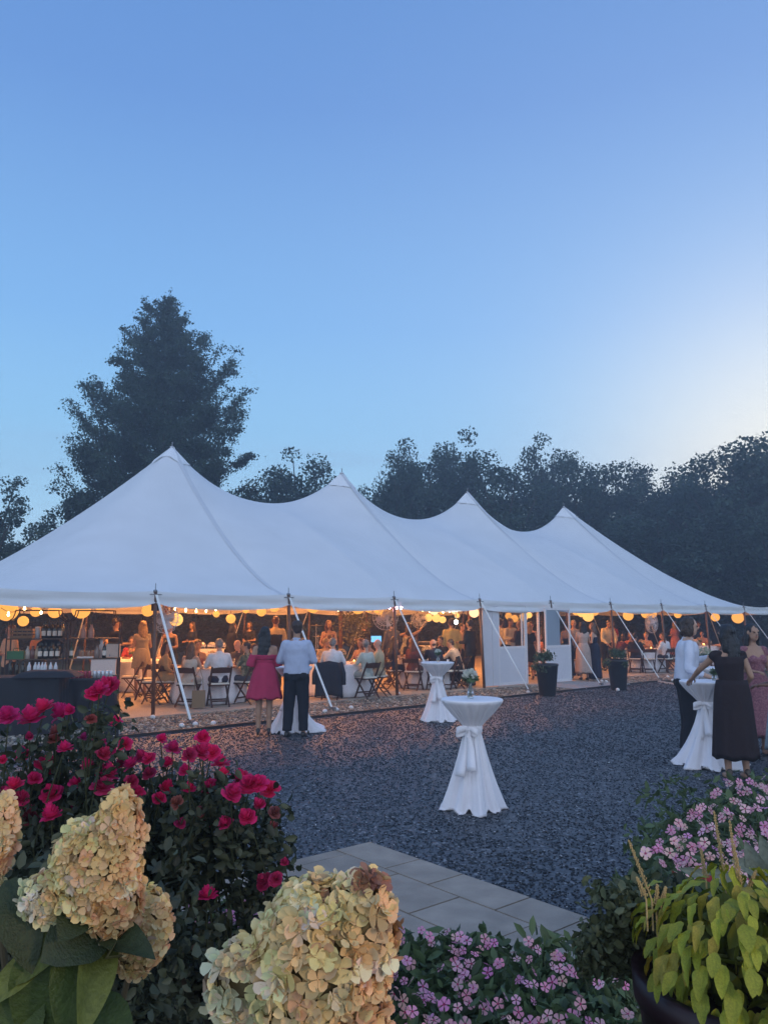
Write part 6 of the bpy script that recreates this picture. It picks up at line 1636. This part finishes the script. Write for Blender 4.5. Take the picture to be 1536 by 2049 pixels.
def px_leaf(parent, p0, p1, d0, d1, wpx, col, kind=0, name='leaf', m=None, roll=0.0):
    a = pt(*p0, d0); b = pt(*p1, d1); y = (b-a); L_ = y.length; y.normalize(); view = (a - Vector((0,0,CH))).normalized()
    z = (-view + Vector((0,0,.35)) + Vector((1,0,0))*roll); z = (z - y*z.dot(y)).normalized(); x = y.cross(z)
    M = Matrix((x*(wpx/F*d0/(.6)/L_*1.0), y, z)).transposed()
    o = bpy.data.objects.new(name, LF[kind]); COL.objects.link(o); o.parent = parent
    if not LF[kind].materials: LF[kind].materials.append(m_leafo)
    o.matrix_basis = Matrix.Translation(a) @ M.to_4x4() @ Matrix.Diagonal((L_, L_, L_, 1)); o.color = (*col, 1); return o
G1, G2, G3, G4 = (.08,.12,.025), (.12,.15,.03), (.24,.25,.05), (.045,.065,.025)
for (p0, p1, w, c, k, rl) in (((160,1830),(20,1960),80,G2,0,-.3),((150,1845),(60,2110),150,G1,1,0),((175,1840),(150,2090),125,G1,0,.2),((200,1850),(175,2060),100,G3,2,.5),((120,1900),(-60,2010),70,G3,0,-.5),
   ((210,1840),(110,1890),110,G4,1,0),((200,1870),(262,1850),60,G4,1,.2),((195,1930),(250,1850+40),40,(.22,.19,.08),2,.5),((60,1960),(-30,2120),120,G1,1,-.2),((170,1980),(230,2160),120,G1,1,.3),((90,2000),(110,2200),150,G2,1,0),((185,1800),(130,1860),90,G4,0,0),
   ((570,2080),(520,2200),120,G1,1,0),((20,1760),(60,1900),80,G4,1,0),((-10,1800),(-70,1950),80,G4,0,0)):
    px_leaf(hyd, p0, p1, .77+.02*rl, .72-.03*rl, w, c, k, roll=rl)
# ---- roses -----------------------------------------------------
def rose_mesh(seed, open_=1.0):
    rg = random.Random(seed); mb = MB()
    for ring, (n, r, up, w) in enumerate(((7,1.0,.05,.44),(8,.95,.45,.38),(7,.74,.8,.33),(6,.52,1.15,.26),(4,.3,1.5,.2))):
        for k in range(n):
            a = 2*math.pi*k/n + ring*.55 + rg.uniform(-.3, .3); rr = r*rg.uniform(.72, 1.15)*open_; P = []
            for (s, t) in ((0,-.3),(0,.3),(.5,-.9),(.5,0),(.5,.9),(.85,-1),(.85,0),(.85,1),(1,-.45),(1.04,.1),(.98,.5)):
                x = s*rr; y = t*w*(.6+.5*s); z = up*(s**1.3)*.75 - .06*s*s*(1 if ring < 1 else 0) + .08*abs(t)*s + .05*rg.uniform(-1, 1)*s
                P.append((x*math.cos(a)-y*math.sin(a), x*math.sin(a)+y*math.cos(a), z))
            mb.add(P, [(0,1,3),(0,3,2),(1,4,3),(2,3,6,5),(3,4,7,6),(5,6,9,8),(6,7,10,9)])
    me = mb.mesh('bloom'); me.polygons.foreach_set('use_smooth', [True]*len(me.polygons)); return me
ROM = [rose_mesh(i, 1.0 if i < 4 else .8) for i in range(6)]
RED, DIM, DRY = (.82,.035,.19), (.50,.035,.13), (.36,.10,.10)
BLOOMS = [(18,1436,54,RED),(62,1442,62,RED),(90,1420,52,RED),(128,1430,56,RED),(140,1424,34,RED),(186,1392,46,RED),(200,1384,46,RED),(222,1374,52,RED),(232,1446,30,RED),(196,1488,40,RED),(205,1512,42,DIM),(222,1505,34,RED),
 (90,1536,54,RED),(32,1574,44,RED),(42,1600,40,DIM),(105,1592,52,RED),(104,1636,58,RED),(160,1614,52,RED),(212,1553,56,RED),(205,1578,50,DIM),(245,1526,26,DIM),(265,1532,44,RED),(284,1518,40,RED),(262,1566,40,DIM),(300,1550,34,DIM),(275,1588,34,RED),
 (345,1500,38,RED),(338,1530,34,RED),(405,1478,42,RED),(398,1508,54,RED),(424,1508,44,RED),(378,1512,36,DIM),(441,1530,42,RED),(447,1551,32,RED),(332,1580,42,RED),(462,1590,56,RED),(484,1560,46,RED),(500,1573,52,RED),(518,1570,44,RED),(540,1582,46,RED),(497,1638,52,RED),(548,1628,36,DRY),(549,1655,26,DRY),
 (355,1607,32,DRY),(400,1626,28,DRY),(113,1467,34,DRY),(60,1476,26,DIM),(165,1478,26,(.30,.03,.12)),(108,1480,30,DRY),(182,1440,26,DRY),(60,1626,36,DIM),(60,1640,44,(.22,.03,.05)),(5,1522,26,RED),
 (569,1727,24,DIM),(532,1766,44,DIM),(552,1760,34,DIM),(415,1795,44,RED),(8,1586,30,DIM),(70,1560,40,RED),(150,1570,38,RED),(176,1534,36,RED),(130,1500,36,RED),(48,1510,40,RED),(300,1520,34,RED),(318,1600,38,RED),(370,1545,36,RED),(378,1580,34,RED),(420,1575,38,RED),(415,1640,34,RED),(452,1650,36,RED),(522,1612,38,RED),(360,1650,32,DIM),(322,1480,28,RED),(250,1490,34,RED),(245,1600,30,DIM),(140,1654,28,DIM)]
roses = []
for k, (lb, x0) in enumerate((('left rose bush with a row of red blooms in front of the bar', 0), ('middle rose bush of dark leaves and crimson blooms', 240), ('right hand rose bush whose red blooms stand against the dark gravel', 420))):
    b = pt([110, 310, 480][k], 1900, 2.1); b.z = .52; t = empty('rose_bush', b, 0, lb, 'shrub', 'rose bushes'); t['_o'] = b[:]; roses.append(t)
def bush_of(px): return roses[0] if px < 235 else roses[1] if px < 372 else roses[2]
rgr = random.Random(9); m_gstem = mat('rose_stem', (.04,.05,.022), .7); canes = {id(t): [] for t in roses}
leafpts = {0: [], 1: [], 2: []}
for i, (px, py, w, c) in enumerate(BLOOMS):
    d_ = 1.68 + .26*rgr.random() + (.15 if py < 1500 and px > 235 else 0); t = bush_of(px); p = pt(px, py, d_); s = w/2*d_/F*.84
    if py > 1700: d_ = 2.1
    n = Vector((rgr.uniform(-.7,.7), rgr.uniform(-.9,.1), 1.0)) if px < 600 else Vector((0,0,1))
    place('bloom', ROM[i % 6], m_petal, t, p, frame_from(n, rgr.uniform(0, 6)), s, tuple(q*rgr.uniform(.85, 1.15) for q in c))
    o = Vector(t['_o']); root = Vector((o.x + rgr.uniform(-.1,.1), o.y + rgr.uniform(-.1,.1), .53)); mid = p.lerp(root, .35) + Vector((rgr.uniform(-.05,.05), .02, 0))
    mb = MB(); bd_ = Vector((rgr.uniform(-.035,.035), rgr.uniform(-.01,.03), 0)); mb.tube([p-o, p.lerp(mid, .25)-o+bd_*.5, p.lerp(mid, .6)-o+bd_, mid-o, root-o], [.0014,.0017,.002,.0028,.004], 5); mb.build('stem', m_gstem, t)
    kx = roses.index(t)
    for q in range(9):
        s_ = rgr.uniform(.10, .8); c_ = p.lerp(mid, s_*1.2) if s_ < .6 else mid.lerp(root, s_-.4); leafpts[kx].append(c_)
# leaf sprays: points in a rough volume below the blooms
def rose_region(px):      # top of the leafy mass by column
    return float(np.interp(px, [-80, 60, 130, 200, 240, 300, 350, 400, 440, 500, 550, 590], [1470, 1470, 1475, 1410, 1500, 1580, 1600, 1500, 1570, 1590, 1625, 1760]))
LR = [leafgrid(1, .34, .2, .2, 4), leafgrid(1, .3, .35, .35, 4)]
nl = 0
for k, t in enumerate(roses):
    xs = [(-90, 240), (225, 380), (365, 575)][k]; P = []
    rg = np.random.default_rng(40+k)
    for q in range(int((xs[1]-xs[0])*1.05)):
        px = rg.uniform(*xs); top = rose_region(px); py = top + (2080-top)*rg.random()**1.15
        if px > 330 and py > 1690 + (590-px)*.2 and rg.random() < .6: continue
        if rg.random() > min(1, .08 + max(0, py-top)/(620 if px > 330 else 480)): continue
        if px > 395 and py > 1640: continue
        if 380 < px and 1640 < py < 1790 and rg.random() < .45: continue
        if py > 1800 and px > 420: continue
        d_ = rg.uniform(1.92, 2.55) if py < 1750 else rg.uniform(1.5, 2.2)
        c = np.array(pt(px, py, d_)[:]); 
        if c[2] < .56: continue
        P.append(c + rg.normal(0, 1, (40, 3))*np.array([.042,.05,.04]))
    for c in leafpts[k]: P.append(np.array(c[:]) + np.array([0,.03,-.008]) + rg.normal(0, 1, (13, 3))*np.array([.028,.026,.022]))
    P = np.concatenate(P) - np.array(t['_o'])
    me = leaf_cloud('foliage', P, .0155, (.018,.027,.017), (.08,.098,.055), 50+k, 1.6, .0, True); o = mk('foliage', me, m_leaf, t); o['kind'] = 'stuff'
    for q in range(85):
        c = Vector(P[rg.integers(0, len(P))]) + Vector(t['_o'])
        g = rg.uniform(.5, 1.3); M = frame_from((rg.normal()*.6, rg.normal()*.6-.3, .8), rg.uniform(0, 6.28))
        place('leaf', LR[q % 2], m_leafo, t, c, M, rg.uniform(.018, .028), (.045*g,.06*g,.03*g) if q % 7 else (.10,.06,.035))
# dark ground foliage filling the bed
P = []; rg = np.random.default_rng(77)
for q in range(620):
    x = rg.uniform(-1.5, .28); y = rg.uniform(.95, 2.5); z = .56 + .42*rg.random()*(1 if x < -.05 else .3); P.append(np.array([x, y, z]) + rg.normal(0, 1, (22, 3))*np.array([.05,.05,.04]))
o = mk('ground_cover', leaf_cloud('ground_cover', np.concatenate(P), .026, (.014,.02,.016), (.045,.055,.04), 78, 1.6, 0, True), m_leaf); o['kind'] = 'stuff'
# ---- periwinkles -----------------------------------------------
def vinca_mesh(seed):
    rg = random.Random(seed); mb = MB()
    for k in range(5):
        a = 2*math.pi*k/5; P = []
        for (s, t) in ((.06,0),(.5,-.8),(.85,-1),(1,-.3),(1.0,.45),(.8,1),(.5,.75)):
            x = s; y = t*.42*(.7 if s == .5 else 1); z = .05*s + .05*t*s + rg.uniform(-.04,.04); P.append((x*math.cos(a)-y*math.sin(a), x*math.sin(a)+y*math.cos(a), z))
        P.append((.6*math.cos(a), .6*math.sin(a), .06)); mb.add(P, [(7, i, (i+1) % 7) for i in range(7)])
    return mb.mesh('bloom')
VM = [vinca_mesh(i) for i in range(3)]
mb = MB(); mb.lathe([(.2,.075),(.02,.09)], seg=6, cap=False); VEYE = mb.mesh('flower_eye')
m_eye = mat('vinca_eye', (.35,.01,.09), .6)
PINK = (.95,.48,.60)
def vinca_bed(name_label, polygon, z, n, seed, zj, leafn, leafsz, r_=.018, colr=PINK, drape=0.0, far=1.0):
    rg = np.random.default_rng(seed); xs = [p[0] for p in polygon]; ys = [p[1] for p in polygon]
    cen = at(sum(xs)/len(xs), sum(ys)/len(ys), z); t = empty('periwinkle_plant', (cen.x, cen.y, .5), 0, name_label, 'flowers', 'pink periwinkles'); t['_o'] = (cen.x, cen.y, .5)
    k = 0
    while k < n:
        px, py = rg.uniform(min(xs), max(xs)), rg.uniform(min(ys), max(ys))
        if not inside(polygon, np.array([px]), np.array([py]))[0]: continue
        p = at(px, py, z + rg.uniform(-.02, zj)); M = frame_from((rg.normal()*.5, -.55+rg.normal()*.5, .75), rg.uniform(0, 6))
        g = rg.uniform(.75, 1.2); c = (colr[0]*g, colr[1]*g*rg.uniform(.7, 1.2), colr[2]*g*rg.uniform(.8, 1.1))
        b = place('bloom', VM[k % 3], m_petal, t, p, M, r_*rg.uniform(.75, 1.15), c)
        e = bpy.data.objects.new('flower_eye', VEYE); COL.objects.link(e); e.parent = b
        if not VEYE.materials: VEYE.materials.append(m_eye)
        k += 1
    P = []
    m_ = 0; tot = int(leafn)
    while m_ < tot:
        px, py = rg.uniform(min(xs)-15, max(xs)+15), rg.uniform(min(ys)-8, max(ys)+60)
        if not inside(polygon, np.array([px]), np.array([py]))[0] and rg.random() > .12: continue
        p = at(px, py, z - .02); c = np.array([p.x, p.y, p.z - .045*far - rg.random()**1.5*.22]); P.append(c + rg.normal(0, 1, (16, 3))*np.array([.035,.035,.03])*far); m_ += 1
    P = np.concatenate(P) - np.array(t['_o'])
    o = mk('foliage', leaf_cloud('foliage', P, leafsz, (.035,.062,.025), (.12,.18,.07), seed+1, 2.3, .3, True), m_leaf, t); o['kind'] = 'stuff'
    return t
vinca_bed('dense pink periwinkles spreading along the bottom centre beside the flagstones', [(790,1850),(860,1862),(950,1868),(1060,1880),(1150,1920),(1262,1960),(1262,2075),(740,2075),(770,1950)], .86, 150, 60, .04, 1100, .022, .0158)
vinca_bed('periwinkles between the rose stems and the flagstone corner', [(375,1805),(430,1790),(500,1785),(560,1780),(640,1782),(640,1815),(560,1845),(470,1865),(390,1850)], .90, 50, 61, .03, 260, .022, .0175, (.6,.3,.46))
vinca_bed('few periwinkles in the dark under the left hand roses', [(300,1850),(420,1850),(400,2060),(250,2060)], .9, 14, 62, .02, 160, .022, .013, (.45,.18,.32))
vinca_bed('pale pink periwinkles massed on the right, beyond the potted plants', [(1285,1705),(1330,1660),(1400,1610),(1450,1560),(1560,1545),(1620,1600),(1620,1760),(1440,1770),(1330,1760)], .82, 240, 63, .07, 900, .03, .023, (.90,.50,.60), far=1.5)
# ---- potted plants on the right --------------------------------
pot_c = pt(1492, 1930, 1.42); pz = pot_c.z
pot = empty('flower_pot', (pot_c.x, pot_c.y, .553), 0, 'large dark maroon pot in the bottom right corner', 'pot'); H_ = pz - .02 - .553
mb = MB(); mb.lathe([(.125,0),(.135,.02),(.168,H_*.75),(.18,H_-.05),(.188,H_-.045),(.19,H_),(.172,H_),(.168,H_-.05)], seg=40); mb.build('pot_body', mat('maroon_glaze', (.02,.006,.009), .5, var=.3, scale=6), pot, True)
mb = MB(); mb.lathe([(.01,H_-.03),(.17,H_-.035)], seg=20, cap=False); mb.build('soil', m_soil, pot)
mb = MB(); mb.lathe([(.17,-.0),(.17,-.02)], seg=20)
col_ = empty('coleus_plant', pot_c, 0, 'lush yellow green coleus with hanging pointed leaves and straw coloured spikes', 'plant'); col_['_o'] = pot_c[:]
CL = [leafgrid(1, .30, .16, .5, 12, wave=.16), leafgrid(1, .27, .26, .7, 12, wave=.2), leafgrid(1, .33, .10, .3, 12, wave=.14)]
rg = np.random.default_rng(91)
cc = Vector((pot_c.x-.022, pot_c.y-.02, pz+.05))
kk_ = 0
for i in range(440):
    u = i/440; el = math.asin(max(-.95, 1-1.95*u)); az = i*2.39996 + rg.uniform(-.2,.2)
    dv = Vector((math.cos(az)*math.cos(el), math.sin(az)*math.cos(el), math.sin(el))); r = Vector((.15, .18, .115))
    p = cc + Vector((dv.x*r.x, dv.y*r.y, dv.z*r.z))*rg.uniform(.75, 1.05)
    if dv.y > .35 or kk_ >= 298: continue
    kk_ += 1
    out = Vector((dv.x, dv.y, dv.z*.4 - .55 + rg.uniform(-.2,.2))).normalized(); up = (dv + Vector((0,0,.6)) + Vector((rg.normal()*.25, rg.normal()*.25, 0)))
    up = (up - out*up.dot(out)).normalized(); x = out.cross(up); M = Matrix((x, out, up)).transposed(); g = rg.uniform(.75, 1.25)
    t_ = min(1, max(0, dv.z*.5+.5)); c = (.33*g, .36*g, .03*g) if rg.random() < .8 else (.40*g, .33*g, .04*g)
    place('leaf', CL[i % 3], m_leafo, col_, p, M, rg.uniform(.028, .048), c)
mb = MB()
for i in range(14):
    a = i*.45; mb.tube([Vector((0,0,-.03)), Vector((math.cos(a)*.06, math.sin(a)*.06, .03)), Vector((math.cos(a)*.12-.03, math.sin(a)*.1, .05))], .003, 5)
o = mb.build('stem', mat('coleus_stem', (.15,.17,.05), .6), col_); o['kind'] = 'stuff'
P = np.clip(RNG.normal(0, 1, (1500, 3)), -2, 2)*np.array([.055,.05,.035]) + np.array([.01,.02,.02]); o = mk('foliage', leaf_cloud('foliage', P, .024, (.06,.08,.012), (.17,.2,.02), 5, 1.7, .2, True), m_leaf, col_); o['kind'] = 'stuff'
m_spike = mat('straw_spike', (.42,.30,.13), .8)
for (x0, y0, x1, y1, d_) in ((1303,1800,1256,1680,1.4),(1292,1800,1273,1756,1.38),(1450,1760,1427,1622,1.45),(1478,1790,1458,1640,1.42),(1484,1780,1466,1690,1.4),(1412,1765,1401,1698,1.5),(1492,1790,1512,1742,1.42),(1312,1820,1314,1770,1.4),(1322,1812,1331,1775,1.4)):
    a, b = pt(x0, y0, d_), pt(x1, y1, d_); mb = MB(); n = 22; pcv = pot_c
    mb.tube([a-pcv+Vector((0,0,-.05)), a-pcv, b-pcv], [.0018,.0016,.0008], 5)
    for k in range(n):
        s = .15+.85*k/n; p = a.lerp(b, s)-pcv
        for q in range(4):
            an = q*math.pi/2 + k*.6; r = .0036*(1.15-s*.8)*(1+.5*math.sin(k*2.3+q)); mb.ell(p + Vector((math.cos(an)*r, math.sin(an)*r, .001)), (.0010,.0010,.0019), 5, 4)
    o = mb.build('flower_spike', m_spike, col_)
# trailing small leaved plant left of the pot
def cluster_plant(name, label, stems, c1, c2, sz, seed, d_=1.5, per=34, sp=.016, asp=1.5):
    t = empty(name, pt(stems[0][0], stems[0][1], d_), 0, label, 'plant'); o_ = np.array(t.location); rg = np.random.default_rng(seed); P = []; mb = MB()
    for (x0, y0, x1, y1) in stems:
        a, b = pt(x0, y0, d_), pt(x1, y1, d_*rg.uniform(.94, 1.06)); m = a.lerp(b, .5) + Vector((0,0,.02)); mb.tube([a-Vector(o_), m-Vector(o_), b-Vector(o_)], [.003,.0025,.0015], 5)
        for k in range(9):
            s = .1+.9*k/8; c = (a.lerp(m, s*2) if s < .5 else m.lerp(b, s*2-1)); P.append(np.array(c[:]) + rg.normal(0, sp, (per, 3)))
    mb.build('stems', mat('coleus_stem', (.15,.17,.05), .6), t)['kind'] = 'stuff'
    o = mk('foliage', leaf_cloud('foliage', np.concatenate(P)-o_, sz, c1, c2, seed, asp, .2, True), m_leaf, t); o['kind'] = 'stuff'; return t
cluster_plant('trailing_plant', 'grey green trailing plant spilling left from the pot over the flagstones', [(1330,1900,1180,1870),(1330,1880,1160,1900),(1320,1850,1195,1795),(1330,1900,1175,1940),(1320,1860,1240,1800),(1330,1910,1230,1925),(1340,1840,1280,1800),(1350,1860,1270,1840),(1320,1890,1210,1860),(1330,1870,1215,1900)], (.045,.06,.028), (.13,.15,.075), .0125, 14, 1.55, 46, .0135)
cluster_plant('ivy_geranium', 'tuft of dark green leaves between the spikes and the coleus', [(1380,1840,1345,1790),(1400,1840,1370,1800),(1370,1845,1335,1815)], (.03,.045,.03), (.08,.10,.06), .014, 15, 1.6, 24, .016)
lamb = empty('lambs_ear_plant', pt(1500, 1800, 2.1), 0, 'silvery felted leaves behind the coleus near the right edge', 'plant')
for (p0, p1, w) in (((1530,1790),(1500,1700),46),((1560,1780),(1530,1690),50),((1500,1800),(1440,1745),44),((1520,1810),(1400,1770),46),((1540,1820),(1470,1790),50),((1560,1800),(1590,1700),48),((1480,1790),(1380,1735),34),((1550,1840),(1500,1830),56),((1500,1760),(1545,1735),48),((1520,1850),(1560,1900),56),((1470,1800),(1372,1788),36),((1540,1760),(1480,1720),40)):
    o = px_leaf(None, p0, p1, 2.1, 2.05, w, (.20,.245,.20), 0); o.parent = lamb; o.matrix_basis = Matrix.Translation(-lamb.location) @ o.matrix_basis
cal = empty('caladium_plant', pt(1370, 1790, 1.75), 0, 'red and dark leaves glimpsed between the spikes', 'plant')
for (p0, p1, w, c) in (((1390,1800),(1340,1770),26,(.30,.03,.03)),((1380,1790),(1420,1752),26,(.34,.03,.04)),((1370,1800),(1350,1750),26,(.12,.04,.035)),((1400,1800),(1395,1765),24,(.26,.04,.03))):
    o = px_leaf(None, p0, p1, 1.75, 1.73, w, c, 0); o.parent = cal; o.matrix_basis = Matrix.Translation(-cal.location) @ o.matrix_basis
# base of the plants: shared planting mound
mb = MB(); q = pt(1470, 1900, 2.0); mb.ell((q.x+.1, 3.2, .5), (.5,.6,.28), 18, 10); pass
# porch lantern that lights the nearest flowers (behind the camera)
lt = empty('lantern_post', (1.25, -.55, 0), 0, 'black garden post with a warm lantern, standing just behind the viewer', 'lamp post')
mb = MB(); mb.tube([(0,0,0),(0,0,2.0)], .03, 10); mb.build('post', m_black, lt)
for q in range(4): a = q*math.pi/2+.78; mb = MB(); mb.tube([(.09*math.cos(a), .09*math.sin(a), 2.0), (.1*math.cos(a), .1*math.sin(a), 2.28)], .006, 5); mb.build('cage_bar', m_black, lt)
mb = MB(); mb.lathe([(.13,2.28),(.02,2.4)], seg=16); mb.build('lid', m_black, lt)
mb = MB(); mb.ell((0,0,2.14), (.035,.035,.05), 12, 8); mb.build('bulb', mat('post_bulb', (1,.8,.5), .4, emit=(1,.62,.3), estr=20), lt, True)
ld = bpy.data.lights.new('post_light', 'POINT'); ld.energy = PORCH; ld.color = (1,.68,.38); ld.shadow_soft_size = .12; lo = bpy.data.objects.new('post_light', ld); COL.objects.link(lo); lo.parent = lt; lo.location = (0,.1,2.14)
bpy.data.scenes.remove(TS)
if not chair_used[0]: pass
